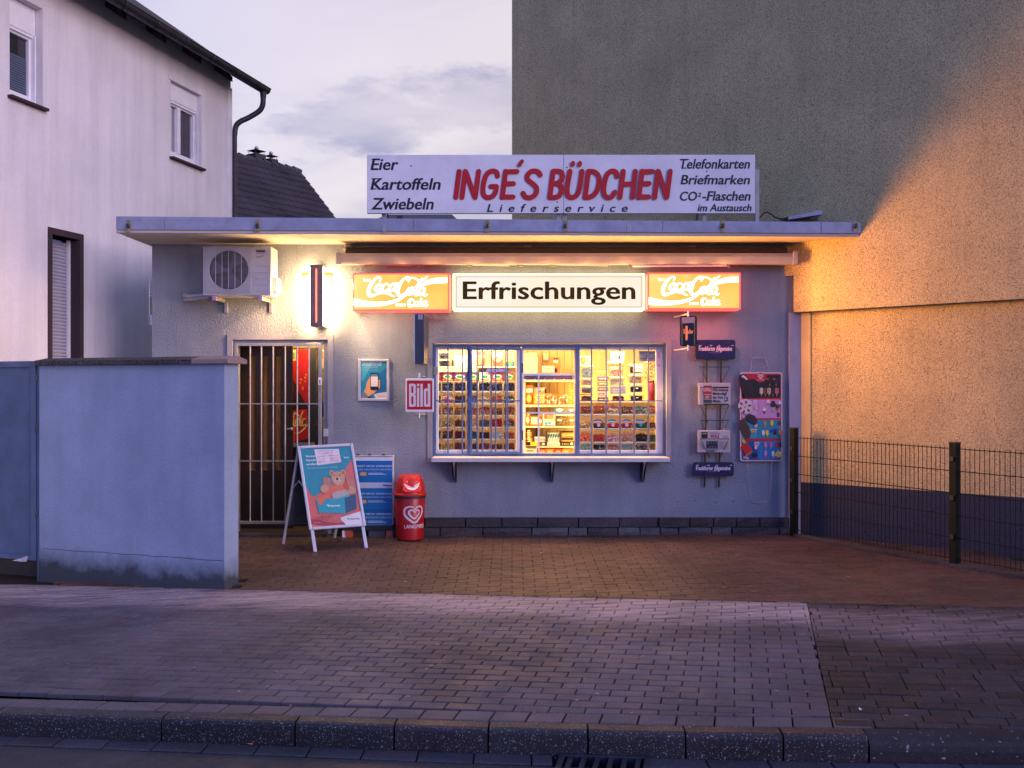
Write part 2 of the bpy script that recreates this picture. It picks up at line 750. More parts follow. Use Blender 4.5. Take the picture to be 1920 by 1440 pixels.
# ------------------------------------------------------------------ paving materials
def paver_mat(name, c, var=0.25, sparkle=0.69, pale_band=None, rough=0.62, grain=190, bump=0.5, moss=0.0):
    k = Mt(name)
    ge = k.n.new('ShaderNodeNewGeometry')
    pos = ge.outputs['Position']
    at = k.n.new('ShaderNodeAttribute')
    at.attribute_name = 'rnd'
    oi = k.n.new('ShaderNodeObjectInfo')
    a = k.n.new('ShaderNodeMath')
    a.operation = 'ADD'
    k.l.new(at.outputs['Fac'], a.inputs[0])
    k.l.new(oi.outputs['Random'], a.inputs[1])
    fr = k.n.new('ShaderNodeMath')
    fr.operation = 'FRACT'
    k.l.new(a.outputs[0], fr.inputs[0])
    lo = tuple(x * (1 - var) for x in c)
    hi = tuple(x * (1 + var) for x in c)
    warm = (c[0] * (1 + var), c[1] * 0.95, c[2] * 0.95)
    col = k.ramp(fr.outputs[0], [(0.0, lo), (0.35, c), (0.65, hi), (0.85, warm), (1.0, lo)])

    def wn_(scale, detail, rough_, stretch=None):
        mp_ = k.n.new('ShaderNodeMapping')
        k.l.new(pos, mp_.inputs['Vector'])
        if stretch:
            mp_.inputs['Scale'].default_value = stretch
        q = k.n.new('ShaderNodeTexNoise')
        q.inputs['Scale'].default_value = scale
        q.inputs['Detail'].default_value = detail
        q.inputs['Roughness'].default_value = rough_
        k.l.new(mp_.outputs[0], q.inputs['Vector'])
        return q.outputs[0]
    big_ = wn_(0.9, 6, 0.65)
    col = k.mix(0.75, col, k.ramp(big_, [(0.34, 0.38), (0.60, 1.0)]), 'MULTIPLY')
    g = wn_(grain, 2, 0.7)
    col = k.mix(0.55, col, k.ramp(g, [(0.35, 0.45), (0.55, 1.0), (0.72, 1.5)]), 'MULTIPLY')
    sp_ = wn_(grain * 0.8, 1, 0.5)
    col = k.mix(k.ramp(sp_, [(sparkle, 0.0), (sparkle + 0.05, 0.55)]), col, (0.42, 0.40, 0.42))
    if pale_band:  # paler streaky band along the forecourt border
        d0, d1, dc, amt = pale_band
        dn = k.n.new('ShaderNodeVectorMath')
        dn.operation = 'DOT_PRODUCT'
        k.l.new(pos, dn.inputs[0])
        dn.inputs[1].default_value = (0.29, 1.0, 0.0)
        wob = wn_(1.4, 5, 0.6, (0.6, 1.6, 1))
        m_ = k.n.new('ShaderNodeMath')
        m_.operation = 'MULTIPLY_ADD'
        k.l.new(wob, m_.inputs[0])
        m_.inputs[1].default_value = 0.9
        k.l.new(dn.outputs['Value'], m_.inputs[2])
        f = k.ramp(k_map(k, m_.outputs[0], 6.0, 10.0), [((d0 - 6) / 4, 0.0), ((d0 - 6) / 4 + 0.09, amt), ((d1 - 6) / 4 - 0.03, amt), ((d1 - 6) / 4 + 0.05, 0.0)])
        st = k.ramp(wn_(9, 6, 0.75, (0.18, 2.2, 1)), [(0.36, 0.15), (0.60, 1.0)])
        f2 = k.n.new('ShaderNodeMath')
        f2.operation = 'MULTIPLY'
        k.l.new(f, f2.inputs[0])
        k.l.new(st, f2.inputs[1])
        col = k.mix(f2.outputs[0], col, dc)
    k.set('Base Color', col)
    k.set('Roughness', k.ramp(wn_(4, 4, 0.6), [(0.3, rough - 0.12), (0.7, min(1, rough + 0.15))]))
    k.set('Specular IOR Level', 0.35)
    b = k.n.new('ShaderNodeBump')
    b.inputs['Strength'].default_value = bump
    b.inputs['Distance'].default_value = 0.002
    k.l.new(g, b.inputs['Height'])
    k.l.new(b.outputs[0], k.b.inputs['Normal'])
    return k.m


def k_map(k, v, a, b):
    m_ = k.n.new('ShaderNodeMapRange')
    m_.inputs['From Min'].default_value = a
    m_.inputs['From Max'].default_value = b
    k.l.new(v, m_.inputs['Value'])
    return m_.outputs[0]


PALE_BAND = (7.65, 8.5, (0.42, 0.33, 0.33), 0.95)  # start, end, colour and amount of the pale band
M['pave'] = paver_mat('grey_concrete_paver', (0.112, 0.100, 0.118), var=0.13, pale_band=PALE_BAND)
M['pave_dark'] = paver_mat('dark_weathered_paver', (0.030, 0.027, 0.032), var=0.35, pale_band=(7.35, 8.3, (0.26, 0.20, 0.20), 0.7))
M['pave_red'] = paver_mat('red_brown_paver', (0.095, 0.054, 0.040), var=0.16, rough=0.55)
M['kerb'] = paver_mat('speckled_granite_kerb', (0.028, 0.026, 0.031), var=0.15, sparkle=0.645, grain=150, bump=0.8, rough=0.5)
M['kerb_dark'] = paver_mat('blackened_kerb', (0.022, 0.021, 0.026), var=0.2, grain=60, rough=0.6)
M['gutter_slab'] = paver_mat('gutter_slab_concrete', (0.050, 0.055, 0.075), var=0.2, rough=0.5)
M['soil'] = plaster('joint_soil', (0.022, 0.019, 0.018), grain=40, strength=0.6, dist=0.01, blotch=0.3)
M['asphalt'] = paver_mat('asphalt', (0.040, 0.042, 0.056), var=0.05, grain=220, bump=0.9, rough=0.6)

# ------------------------------------------------------------------ ground sheet, road
xs = [-600, -120, -30, -14] + [-9 + i * 0.5 for i in range(37)] + [14, 30, 120, 600]
ys = [-600, -100, -20, -4, 1] + [2 + i * 0.35 for i in range(28)] + [14, 20, 60, 200, 900]


def ground_z(x, y):
    xc = max(-9, min(9, x))
    kf = K(xc) - 0.13
    if y < K(xc) + 0.36:
        return zs(xc, kf) - 0.12 - 0.12
    return G(xc, y) - 0.035


b = MB()
vs = [(x, y, ground_z(x, y)) for y in ys for x in xs]
nx_ = len(xs)
fs = [(j * nx_ + i, j * nx_ + i + 1, (j + 1) * nx_ + i + 1, (j + 1) * nx_ + i) for j in range(len(ys) - 1) for i in range(nx_ - 1)]
b.add(vs, fs)
b.build('ground', M['soil'], kind='structure', smooth=True)

KW = 0.115      # kerb width
KH = 0.125      # kerb height
GW = 0.15       # gutter slab depth


def road_z(x, y):
    xc = max(-9, min(9, x))
    kf = K(xc) - KW
    return zs(xc, kf) - KH + min(0.10, 0.02 * max(0.0, kf - y))


b = MB()
rx = [-600, -100, -20] + [-9 + i * 0.5 for i in range(37)] + [20, 100, 600]
rv, rf = [], []
offs = [GW + 0.012, 0.3, 0.6, 1.0, 2, 4, 7, 9]
for o_ in offs:
    for x in rx:
        xc = max(-9, min(9, x))
        y = K(xc) - KW - o_
        rv.append((x, y, road_z(x, y) - 0.004))
for j in range(len(offs) - 1):
    for i in range(len(rx) - 1):
        rf.append((j * len(rx) + i + 1, j * len(rx) + i, (j + 1) * len(rx) + i, (j + 1) * len(rx) + i + 1))
b.add(rv, rf)
b.build('road', M['asphalt'], kind='structure', smooth=True)


# ------------------------------------------------------------------ pavers
def clip(poly, a, bb, c):
    """Keep the side a*x + b*y >= c."""
    out = []
    n = len(poly)
    for i in range(n):
        p, q = poly[i], poly[(i + 1) % n]
        dp, dq = a * p[0] + bb * p[1] - c, a * q[0] + bb * q[1] - c
        if dp >= 0:
            out.append(p)
        if (dp >= 0) != (dq >= 0):
            t = dp / (dp - dq)
            out.append((p[0] + (q[0] - p[0]) * t, p[1] + (q[1] - p[1]) * t))
    return out


def area(poly):
    n = len(poly)
    return sum(poly[i][0] * poly[(i + 1) % n][1] - poly[(i + 1) % n][0] * poly[i][1] for i in range(n)) / 2


def inset(poly, d):
    """Move every edge of a convex ccw polygon inwards."""
    n = len(poly)
    res = poly
    for i in range(n):
        p, q = poly[i], poly[(i + 1) % n]
        l = math.hypot(q[0] - p[0], q[1] - p[1])
        if l < 1e-6:
            continue
        nx, ny = -(q[1] - p[1]) / l, (q[0] - p[0]) / l
        res = clip(res, nx, ny, nx * p[0] + ny * p[1] + d)
        if len(res) < 3:
            return []
    return res


def paver(mb, poly, zf, joint=0.006, cham=0.005, deep=0.03, dz=0.0, mat=None):
    if area(poly) < 0:
        poly = poly[::-1]
    o = inset(poly, joint / 2)
    if len(o) < 3 or area(o) < 0.0012:
        return False
    i_ = inset(o, cham)
    if len(i_) != len(o):
        i_ = [(p[0], p[1]) for p in o]
    n = len(o)
    vs = [(p[0], p[1], zf(*p) - deep) for p in o] + [(p[0], p[1], zf(*p) - cham * 0.8 + dz) for p in o] + [(p[0], p[1], zf(*p) + dz) for p in i_]
    fs = [list(range(2 * n, 3 * n))]
    for k in range(n):
        j = (k + 1) % n
        fs.append((k, j, n + j, n + k))
        fs.append((n + k, n + j, 2 * n + j, 2 * n + k))
    mb.add(vs, fs, mat)
    return True


AN = math.atan(0.235)
E1 = (math.cos(AN), -math.sin(AN))
E2 = (math.sin(AN), math.cos(AN))
OX, OY = 0.0, K(0.0) + 0.16          # lattice origin just behind the kerb-edge row


def uv(u, v):
    return (OX + u * E1[0] + v * E2[0], OY + u * E1[1] + v * E2[1])


def in_view(x, y, m=60):
    px = 960 + FP * x / y
    return -m < px < 1920 + m


# boundary between the pale walk and the dark one on the right
BX, BY, BS = 2.27, 7.38, 0.255
bn = (1.0, -BS)
bc = BX - BS * BY
pav = thing('pavement', None, None, (0, 0, 0))
pav['kind'] = 'structure'
fore = thing('forecourt', None, None, (0, 0, 0))
fore['kind'] = 'structure'

cands, rest, restd = [], MB(), MB()
for rj in range(0, 40):
    v = rj * 0.1
    for ci in range(-40, 40):
        u = ci * 0.2 + (0.1 if rj % 2 else 0.0)
        quad = [uv(u, v), uv(u + 0.2, v), uv(u + 0.2, v + 0.1), uv(u, v + 0.1)]
        cxp, cyp = uv(u + 0.1, v + 0.05)
        if cyp > Yb(cxp) + 0.2 or cyp < K(cxp) + 0.02 or cxp < -6.3 or cxp > 5.6:
            continue
        q = clip(quad, -0.29, -1.0, -(Yb(0) + 0.0))
        # behind the kerb-edge row
        a_, b_ = K(cxp - 0.5), K(cxp + 0.5)
        sl = b_ - a_
        q = clip(q, -sl, 1.0, K(cxp) - sl * cxp + 0.151) if q else q
        if len(q) < 3:
            continue
        for side in (0, 1):
            qq = clip(q, -bn[0], -bn[1], -bc) if side == 0 else clip(q, bn[0], bn[1], bc)
            if len(qq) < 3 or area(qq if area(qq) > 0 else qq[::-1]) < 0.0015:
                continue
            full = len(qq) == 4 and abs(abs(area(qq)) - 0.02) < 1e-4
            if side == 0:
                if full and in_view(cxp, cyp, 20):
                    cands.append((cyp, cxp, u, v))
                else:
                    rest.val = R.random()
                    paver(rest, qq, zs, dz=R.uniform(-0.0015, 0.0015))
            else:
                # the dark walk on the right is laid in its own bond: built below
                pass
cands.sort()
near, far_ = cands[:285], cands[285:]
proto = None
for cy_, cx_p, u, v in near:
    if proto is None:
        protos = []
        for kk in range(3):
            b = MB()
            jt = (0.006, 0.0075, 0.005)[kk]
            c0 = uv(0.1, 0.05)
            sh = [(uv(a1, a2)[0] - c0[0], uv(a1, a2)[1] - c0[1]) for a1, a2 in ((0, 0), (0.2, 0), (0.2, 0.1), (0, 0.1))]
            paver(b, sh, lambda x, y: 0.045 * x + 0.02 * y, joint=jt, cham=(0.005, 0.006, 0.0045)[kk])
            protos.append(b)
        proto = []
        for bb in protos:
            me_o = bb.build('paver', M['pave'], pav)
            proto.append(me_o)
        pool = {0: [proto[0]], 1: [proto[1]], 2: [proto[2]]}
        used = {0: False, 1: False, 2: False}
    kk = R.randrange(3)
    z_ = zs(cx_p, cy_) + R.uniform(-0.002, 0.002)
    if not used[kk]:
        o = proto[kk]
        used[kk] = True
    else:
        o = proto[kk].copy()
        COL.objects.link(o)
        o.parent = pav
    o.location = (cx_p, cy_, z_)
    o.rotation_euler = (R.uniform(-0.012, 0.012), R.uniform(-0.008, 0.008), R.uniform(-0.008, 0.008))
for cy_, cx_p, u, v in far_:
    rest.val = R.random()
    paver(rest, [uv(u, v), uv(u + 0.2, v), uv(u + 0.2, v + 0.1), uv(u, v + 0.1)], zs, dz=R.uniform(-0.0015, 0.0015))
rest.build('far_pavers', M['pave'], pav, kind='stuff')

# right-hand dark walk: same rows, shifted bond, tighter joints
for rj in range(0, 40):
    v = rj * 0.1 - 0.03
    off = R.choice((0.0, 0.05, 0.1))
    for ci in range(0, 34):
        u = ci * 0.2 + 0.9 + off
        cxp, cyp = uv(u + 0.1, v + 0.05)
        if cyp > Yb(cxp) + 0.2 or cyp < K(cxp) - 0.05 or cxp > 6.5:
            continue
        q = clip([uv(u, v), uv(u + 0.2, v), uv(u + 0.2, v + 0.1), uv(u, v + 0.1)], -0.29, -1.0, -Yb(0))
        sl = K(cxp + 0.5) - K(cxp - 0.5)
        q = clip(q, -sl, 1.0, K(cxp) - sl * cxp + 0.01) if q else q
        q = clip(q, bn[0], bn[1], bc) if q else q
        if len(q) >= 3:
            restd.val = R.random()
            paver(restd, q, zs, joint=R.uniform(0.004, 0.008), dz=R.uniform(-0.003, 0.002))
restd.build('dark_pavers', M['pave_dark'], pav, kind='stuff')

# kerb-edge row of squarish blocks
b = MB()
x = -6.4
n_e = 0
while x < 1.72:
    w = 0.2 * 0.98
    y0a, y0b = K(x), K(x + w)
    q = [(x, y0a + 0.005), (x + w, y0b + 0.005), (x + w + 0.035, K(x + w + 0.035) + 0.152), (x + 0.035, K(x + 0.035) + 0.152)]
    one = MB()
    paver(one, q, zs, dz=R.uniform(-0.002, 0.001))
    if in_view(x, y0a, 0) and n_e < 12 and False:
        pass
    b.val = R.random()
    paver(b, q, zs, dz=R.uniform(-0.002, 0.001), joint=0.009)
    x += w
b.build('edge_pavers', M['pave'], pav, kind='stuff')

# forecourt: red-brown pavers laid parallel to the shop
b = MB()
rj = 0
y = 6.3
while y < 10.86:
    off = 0.1 if rj % 2 else 0.0
    for ci in range(-24, 36):
        x = ci * 0.2 + off
        if x > 4.6 or x < -4.6:
            continue
        cyp, cxp = y + 0.05, x + 0.1
        if cyp < Yb(cxp) - 0.1:
            continue
        if x < -2.66 and y < 9.0:
            continue
        q = clip([(x, y), (x + 0.2, y), (x + 0.2, y + 0.1), (x, y + 0.1)], 0.29, 1.0, Yb(0) + 0.006)
        if len(q) >= 3 and area(q) > 0.0015:
            b.val = R.random()
            paver(b, q, G, joint=R.uniform(0.003, 0.0055), cham=0.003, dz=R.uniform(-0.002, 0.002))
    y += 0.1
    rj += 1
b.build('small_pavers', M['pave_red'], fore, kind='stuff')

# kerb stones, each a piece of its own
kerb = thing('kerb', None, None)
kerb['kind'] = 'structure'
kx = [-6.2, -5.1, -4.05, -3.05, -1.985, -1.19, -.63, -.12, .40, .89, 1.365, 1.77, 2.60, 3.60, 4.60, 5.6]
for a_, c_ in zip(kx, kx[1:]):
    b = MB()
    g_ = 0.010
    x0, x1 = a_ + g_ / 2, c_ - g_ / 2
    darkk = a_ > 1.7
    low = 0.0
    prof = [(0.0, -0.20), (0.0, -0.004), (-0.006, 0.0), (-KW + 0.028, 0.0), (-KW + 0.010, -0.007), (-KW + 0.002, -0.024), (-KW, -0.05), (-KW, -0.20)]
    if darkk:
        prof = [(0.0, -0.20), (0.0, -0.004), (-0.006, 0.0), (-KW + 0.05, -0.012), (-KW + 0.02, -0.03), (-KW + 0.004, -0.05), (-KW, -0.075), (-KW, -0.20)]
    n = len(prof)
    vs = []
    segs = 3
    for s_ in range(segs + 1):
        x = x0 + (x1 - x0) * s_ / segs
        jit = R.uniform(-0.002, 0.002)
        for dy, dz in prof:
            y = K(x) + dy
            vs.append((x + 0.05 * dy, y, zs(x, K(x)) + dz + (jit if dz > -0.1 else 0)))
    fs = []
    for s_ in range(segs):
        for k in range(n - 1):
            fs.append((s_ * n + k, s_ * n + k + 1, (s_ + 1) * n + k + 1, (s_ + 1) * n + k))
    fs.append(list(range(n))[::-1])
    fs.append([segs * n + k for k in range(n)])
    b.val = R.random()
    b.add(vs, fs)
    b.build('kerb_stone', M['kerb_dark'] if darkk else M['kerb'], kerb, label='blackened dropped kerb stone' if darkk else None)

# gutter slabs along the road edge
gut = thing('road_gutter', None, None)
gut['kind'] = 'structure'
x = -5.6
gx0, gx1 = PX(1035, 5.02), PX(1205, 4.98)
while x < 4.5:
    w = 0.30
    x1 = x + w
    if x < gx0 < x1:
        x1 = gx0
    if gx0 <= x < gx1:
        x = gx1
        continue
    def gz(xx, yy):
        return road_z(xx, yy)
    yf = lambda xx: K(xx) - KW
    b = MB()
    b.val = R.random()
    ok = paver(b, [(x, yf(x) - GW), (x1, yf(x1) - GW), (x1, yf(x1) - 0.004), (x, yf(x) - 0.004)], gz, joint=0.008, dz=R.uniform(-0.002, 0.002))
    if ok:
        b.build('gutter_slab', M['gutter_slab'], gut)
    x = x1

# iron gully grate in the gutter
gc = Vector(((gx0 + gx1) / 2, K((gx0 + gx1) / 2) - KW - GW / 2 - 0.12, 0))
gz0 = road_z(gc.x, gc.y)
M['iron'] = paint('cast_iron', (0.045, 0.05, 0.07), 0.45, 0.6, vary=0.3, bump=0.3, bscale=40)
gr = thing('gully_grate', 'cast iron gully grate in the road gutter below the kerb', 'drain', (gc.x, gc.y, gz0))
gw, gd = (gx1 - gx0) / 2, 0.19
sl = 0.045
b = MB((Vector((gc.x, gc.y, gz0)), Vector((1, -0.2, sl)).normalized(), Vector((0.2, 1, 0)).normalized(), ZA.copy()))
b.box(-gw, gw, -gd, -gd + 0.03, -0.05, 0.008)
b.box(-gw, gw, gd - 0.03, gd, -0.05, 0.008)
b.box(-gw, -gw + 0.03, -gd + 0.03, gd - 0.03, -0.05, 0.008)
b.box(gw - 0.03, gw, -gd + 0.03, gd - 0.03, -0.05, 0.008)
b.build('frame', M['iron'], gr, bevel=0.003)
for k in range(6):
    b2 = MB(b.frame)
    xx = -gw + 0.06 + k * (2 * gw - 0.12) / 5
    b2.box(xx - 0.012, xx + 0.012, -gd + 0.032, gd - 0.032, -0.04, 0.004)
    b2.build('bar', M['iron'], gr)
b = MB(b.frame)
b.box(-gw + 0.03, gw - 0.03, -gd + 0.03, gd - 0.03, -0.055, -0.05)
b.build('sump', M['dark'], gr)


# ------------------------------------------------------------------ kiosk building
D0 = 10.80


def W(px, py, d=D0):
    return PX(px, d), PZ(py, d)


def wall_holes(mb, x0, x1, z0, z1, holes, y, depth, mat, nu=None):
    """Wall in the plane Y=y (street side) with reveals depth deep; holes are (x0, x1, z0, z1)."""
    ux = sorted({x0, x1, *[h[0] for h in holes], *[h[1] for h in holes]})
    uz = sorted({z0, z1, *[h[2] for h in holes], *[h[3] for h in holes]})
    for i in range(len(ux) - 1):
        for j in range(len(uz) - 1):
            cx_, cz_ = (ux[i] + ux[i + 1]) / 2, (uz[j] + uz[j + 1]) / 2
            if any(h[0] < cx_ < h[1] and h[2] < cz_ < h[3] for h in holes):
                continue
            mb.add([(ux[i], y, uz[j]), (ux[i + 1], y, uz[j]), (ux[i + 1], y, uz[j + 1]), (ux[i], y, uz[j + 1])], [(0, 1, 2, 3)], mat)
            mb.add([(ux[i], y + depth, uz[j]), (ux[i + 1], y + depth, uz[j]), (ux[i + 1], y + depth, uz[j + 1]), (ux[i], y + depth, uz[j + 1])], [(3, 2, 1, 0)], mat)
    for a, c, e, g in holes:
        mb.add([(a, y, e), (a, y, g), (a, y + depth, g), (a, y + depth, e)], [(0, 1, 2, 3)], mat)
        mb.add([(c, y, g), (c, y, e), (c, y + depth, e), (c, y + depth, g)], [(0, 1, 2, 3)], mat)
        mb.add([(a, y, g), (c, y, g), (c, y + depth, g), (a, y + depth, g)], [(0, 1, 2, 3)], mat)
        mb.add([(c, y, e), (a, y, e), (a, y + depth, e), (c, y + depth, e)], [(0, 1, 2, 3)], mat)


kiosk = thing('kiosk_building', 'low flat-roofed pale kiosk building with barred sweet window and barred door', 'kiosk', (0, D0, 0))
XL, XR = PX(285, D0), PX(1489, D0)
ZT = 3.256
door = (PX(437, D0), PX(615, D0), -0.30, PZ(637, D0))
win = (PX(811, D0), PX(1249, D0), PZ(858, D0), PZ(643, D0))
b = MB()
wall_holes(b, XL, XR, -0.30, ZT + 0.02, [door, win], D0, 0.20, M['kiosk'])
b.add([(XL, D0, -0.3), (XL, 12.6, -0.3), (XL, 12.6, ZT), (XL, D0, ZT)], [(0, 1, 2, 3)][0:1], M['kiosk'])
b.build('wall', M['kiosk'], kiosk)
# plaster bands round the openings (12 mm proud)
def band(x0, x1, z0, z1, w, wt, nm, lo=True, y=D0, th=0.022):
    bb = MB()
    bb.box(x0 - w, x0, y - th, y + 0.0, z0, z1 + wt)
    bb.box(x1, x1 + w, y - th, y + 0.0, z0, z1 + wt)
    bb.box(x0, x1, y - th, y + 0.0, z1, z1 + wt)
    bb.build(nm, M['trim'], kiosk)
band(door[0], door[1], 0.0, door[3], 0.062, 0.058, 'door_surround')
band(win[0], win[1], win[2] - 0.05, win[3], 0.055, 0.055, 'window_surround')

# roof slab, soffit, fascia in lengths
FL = (PX(217, 9.96), 9.96)
FR_ = (PX(1615, 10.2), 10.2)


def fy(x):
    return FL[1] + (FR_[1] - FL[1]) * (x - FL[0]) / (FR_[0] - FL[0])


b = MB()
b.prism([(FL[0] + 0.012, fy(FL[0]) + 0.018), (FR_[0] - 0.005, fy(FR_[0]) + 0.018), (3.19, 10.80), (0.9, 12.9), (XL - 0.03, 12.9)], ZT, ZT + 0.12)
b.build('roof_slab', M['soffit'], kiosk)
M['roofing'] = plaster('roofing_felt', (0.05, 0.05, 0.055), grain=60, strength=0.4)
b = MB()
b.prism([(FL[0] + 0.02, fy(FL[0]) + 0.03), (FR_[0] - 0.01, fy(FR_[0]) + 0.03), (3.19, 10.79), (0.9, 12.88), (XL - 0.02, 12.88)], ZT + 0.123, ZT + 0.138)
b.build('roofing', M['roofing'], kiosk)
jx = [FL[0], PX(308, 9.97), PX(775, 10.05), PX(1242, 10.13), PX(1540, 10.18), FR_[0]]
zt_l, zt_r = PZ(405.5, 9.96), PZ(416.5, 10.2)
for a_, c_ in zip(jx, jx[1:]):
    x0, x1 = a_ + 0.002, c_ - 0.002
    b = MB()
    def zt_(x):
        return zt_l + (zt_r - zt_l) * (x - FL[0]) / (FR_[0] - FL[0])
    prof = [(0.0, 0.022), (-0.0, None), (0.06, None)]
    z0_ = ZT + 0.006
    vs = []
    for x in (x0, x1):
        t = zt_(x)
        y = fy(x)
        vs += [(x, y, z0_ + 0.020), (x, y, t), (x, y + 0.09, t + 0.006), (x, y + 0.09, t - 0.012), (x, y + 0.012, t - 0.012), (x, y + 0.012, z0_ + 0.020)]
    n = 6
    fs = [(k, (k + 1) % n, n + (k + 1) % n, n + k) for k in range(n)] + [tuple(range(n))[::-1], tuple(range(n, 2 * n))]
    b.add(vs, fs)
    b.build('fascia_panel', M['fascia'], kiosk, bevel=0.0025)
b = MB()     # drip edge under the fascia
x0, x1 = FL[0] - 0.0, FR_[0]
b.add([(x0, fy(x0) + 0.02, ZT - 0.008), (x1, fy(x1) + 0.02, ZT - 0.008), (x1, fy(x1) + 0.02, ZT + 0.024), (x0, fy(x0) + 0.02, ZT + 0.024),
       (x0, fy(x0) + 0.045, ZT - 0.008), (x1, fy(x1) + 0.045, ZT - 0.008), (x1, fy(x1) + 0.045, ZT - 0.001), (x0, fy(x0) + 0.045, ZT - 0.001)],
      [(0, 1, 2, 3), (0, 4, 5, 1), (4, 7, 6, 5)])
b.build('drip_edge', M['fascia'], kiosk)
# left return of the fascia
b = MB()
b.box(FL[0] - 0.0, FL[0] + 0.012, fy(FL[0]) + 0.092, 12.9, ZT - 0.002, zt_l)
b.build('fascia_panel', M['fascia'], kiosk)
# old lamp brackets on the fascia
M['brass'] = paint('tarnished_bracket', (0.33, 0.27, 0.17), 0.5, 0.5, vary=0.4, scale=30)
for px_, full in ((241, 1), (483, 1), (720, 0), (914, 1), (1060, 1), (1179, 0), (1355, 1), (1604, 1)):
    d_ = fy(PX(px_, 10.05))
    c = P(px_, 424, d_)
    bb = MB()
    w_ = 0.026 if full else 0.02
    bb.box(c.x - w_, c.x + w_, d_ - 0.006, d_ - 0.001, c.z - 0.062, c.z + 0.062 if full else c.z + 0.02)
    br = bb.build('fascia_bracket', M['brass'] if full else M['steel_grey'], kiosk, bevel=0.002)
    if full:
        bb = MB()
        bb.tube([(c.x, d_ - 0.006, c.z + 0.02), (c.x, d_ - 0.04, c.z + 0.015), (c.x + 0.003, d_ - 0.045, c.z - 0.02)], 0.009, 6)
        bb.tube([(c.x, d_ - 0.006, c.z - 0.01), (c.x, d_ - 0.022, c.z - 0.01)], 0.014, 8)
        bb.build('lamp_stub', M['dark'], br)

# stone plinth: two courses of rough stones
M['plinth'] = plaster('rough_plinth_stone', (0.075, 0.066, 0.068), grain=34, strength=1.0, dist=0.02, blotch=0.4)
M['plinth2'] = plaster('pale_plinth_stone', (0.12, 0.115, 0.12), grain=34, strength=1.0, dist=0.02, blotch=0.4)
for row, (z0, z1, th) in enumerate(((-0.01, 0.075, 0.075), (0.083, 0.185, 0.055))):
    x = PX(626, D0)
    while x < XR - 0.02:
        L = R.uniform(0.24, 0.46) if row else R.uniform(0.18, 0.55)
        x1 = min(XR - 0.005, x + L)
        if x1 - x > 0.05:
            b = MB()
            t = th + R.uniform(-0.014, 0.016)
            j1, j2, j3, j4 = [R.uniform(-0.011, 0.011) for _ in range(4)]
            y = D0 - t
            xm = (x + x1) / 2
            zl = G(x, 10.75)
            za_, zb_ = z0 + zl * 0, z1
            vs = [(x + 0.004, y + 0.012, za_), (xm, y + j1, za_), (x1 - 0.004, y + 0.012, za_),
                  (x + 0.004, y + 0.010 + j3, (za_ + zb_) / 2), (xm, y - 0.006 + j4, (za_ + zb_) / 2), (x1 - 0.004, y + 0.010, (za_ + zb_) / 2),
                  (x + 0.004, y + 0.014, zb_ + j2 * 0.5), (xm, y + j2, zb_ + j1 * 0.5), (x1 - 0.004, y + 0.014, zb_ + j3 * 0.5),
                  (x + 0.004, D0, zb_), (xm, D0, zb_), (x1 - 0.004, D0, zb_), (x + 0.004, D0, za_), (x1 - 0.004, D0, za_)]
            fs = [(0, 1, 4, 3), (1, 2, 5, 4), (3, 4, 7, 6), (4, 5, 8, 7), (6, 7, 10, 9), (7, 8, 11, 10), (0, 3, 6, 9, 12), (2, 13, 11, 8, 5)]
            b.add(vs, fs)
            b.build('plinth_stone', M['plinth2'] if (row == 0 and R.random() < 0.6) else M['plinth'], kiosk)
        x = x1 + 0.006
b = MB()
b.box(PX(626, D0), XR - 0.005, D0 - 0.022, D0 - 0.001, -0.03, 0.182)
b.build('plinth_mortar', M['soil'], kiosk)

# corner board on the right, and its pale side strip
b = MB()
b.box(PX(1480, D0 - 0.04), PX(1504, D0 - 0.04), D0 - 0.045, D0 - 0.003, -0.02, PZ(586, D0 - 0.04))
b.build('corner_board', paint('pale_corner_board', (0.36, 0.34, 0.42), 0.7, bump=0.2), kiosk)

# ---- window: blue steel frame and grille, plastic frames behind, panes, sill
GY = D0 + 0.02      # plane of the steel
wx0, wx1, wz0, wz1 = PX(812, GY), PX(1248, GY), PZ(856, GY), PZ(645, GY)


def bar_frame(name, x0, x1, z0, z1, y0, y1, w, parent, mat, ws=None, bev=0.002):
    ws = ws or (w, w, w, w)     # left, right, bottom, top
    bb = MB()
    bb.box(x0, x0 + ws[0], y0, y1, z0, z1)
    bb.box(x1 - ws[1], x1, y0, y1, z0, z1)
    bb.box(x0 + ws[0], x1 - ws[1], y0 + 0.001, y1, z0, z0 + ws[2])
    bb.box(x0 + ws[0], x1 - ws[1], y0 + 0.001, y1, z1 - ws[3], z1)
    return bb.build(name, mat, parent, bevel=bev)


wf = bar_frame('window_grille', wx0, wx1, wz0, wz1, GY, GY + 0.04, 0.032, kiosk, M['steel_blue'])
for px0, px1 in ((876, 884), (1079, 1087)):
    bb = MB()
    bb.box(PX(px0, GY), PX(px1, GY), GY + 0.003, GY + 0.038, wz0 + 0.032, wz1 - 0.032)
    bb.build('mullion', M['steel_blue'], wf, bevel=0.002)


def vbar(px, z0, z1, y, parent, mat=None, r=0.0085):
    bb = MB()
    x = PX(px, y)
    bb.tube([(x, y, z0), (x, y, z1)], r, 8)
    return bb.build('bar', mat or M['steel_blue'], parent, smooth=True)


for px in (840, 867, 894.5, 921, 948.5, 1109, 1136.5, 1162.5, 1189, 1215.5):
    vbar(px, wz0 + 0.03, wz1 - 0.03, GY + 0.02, wf)
for a_, c_ in ((815, 978), (1087, 1244)):
    bb = MB()
    bb.box(PX(a_, GY), PX(c_, GY), GY + 0.006, GY + 0.011, PZ(752.5, GY), PZ(750.5, GY))
    bb.build('crossbar', M['steel_blue'], wf)
for px in (1011,):
    pass
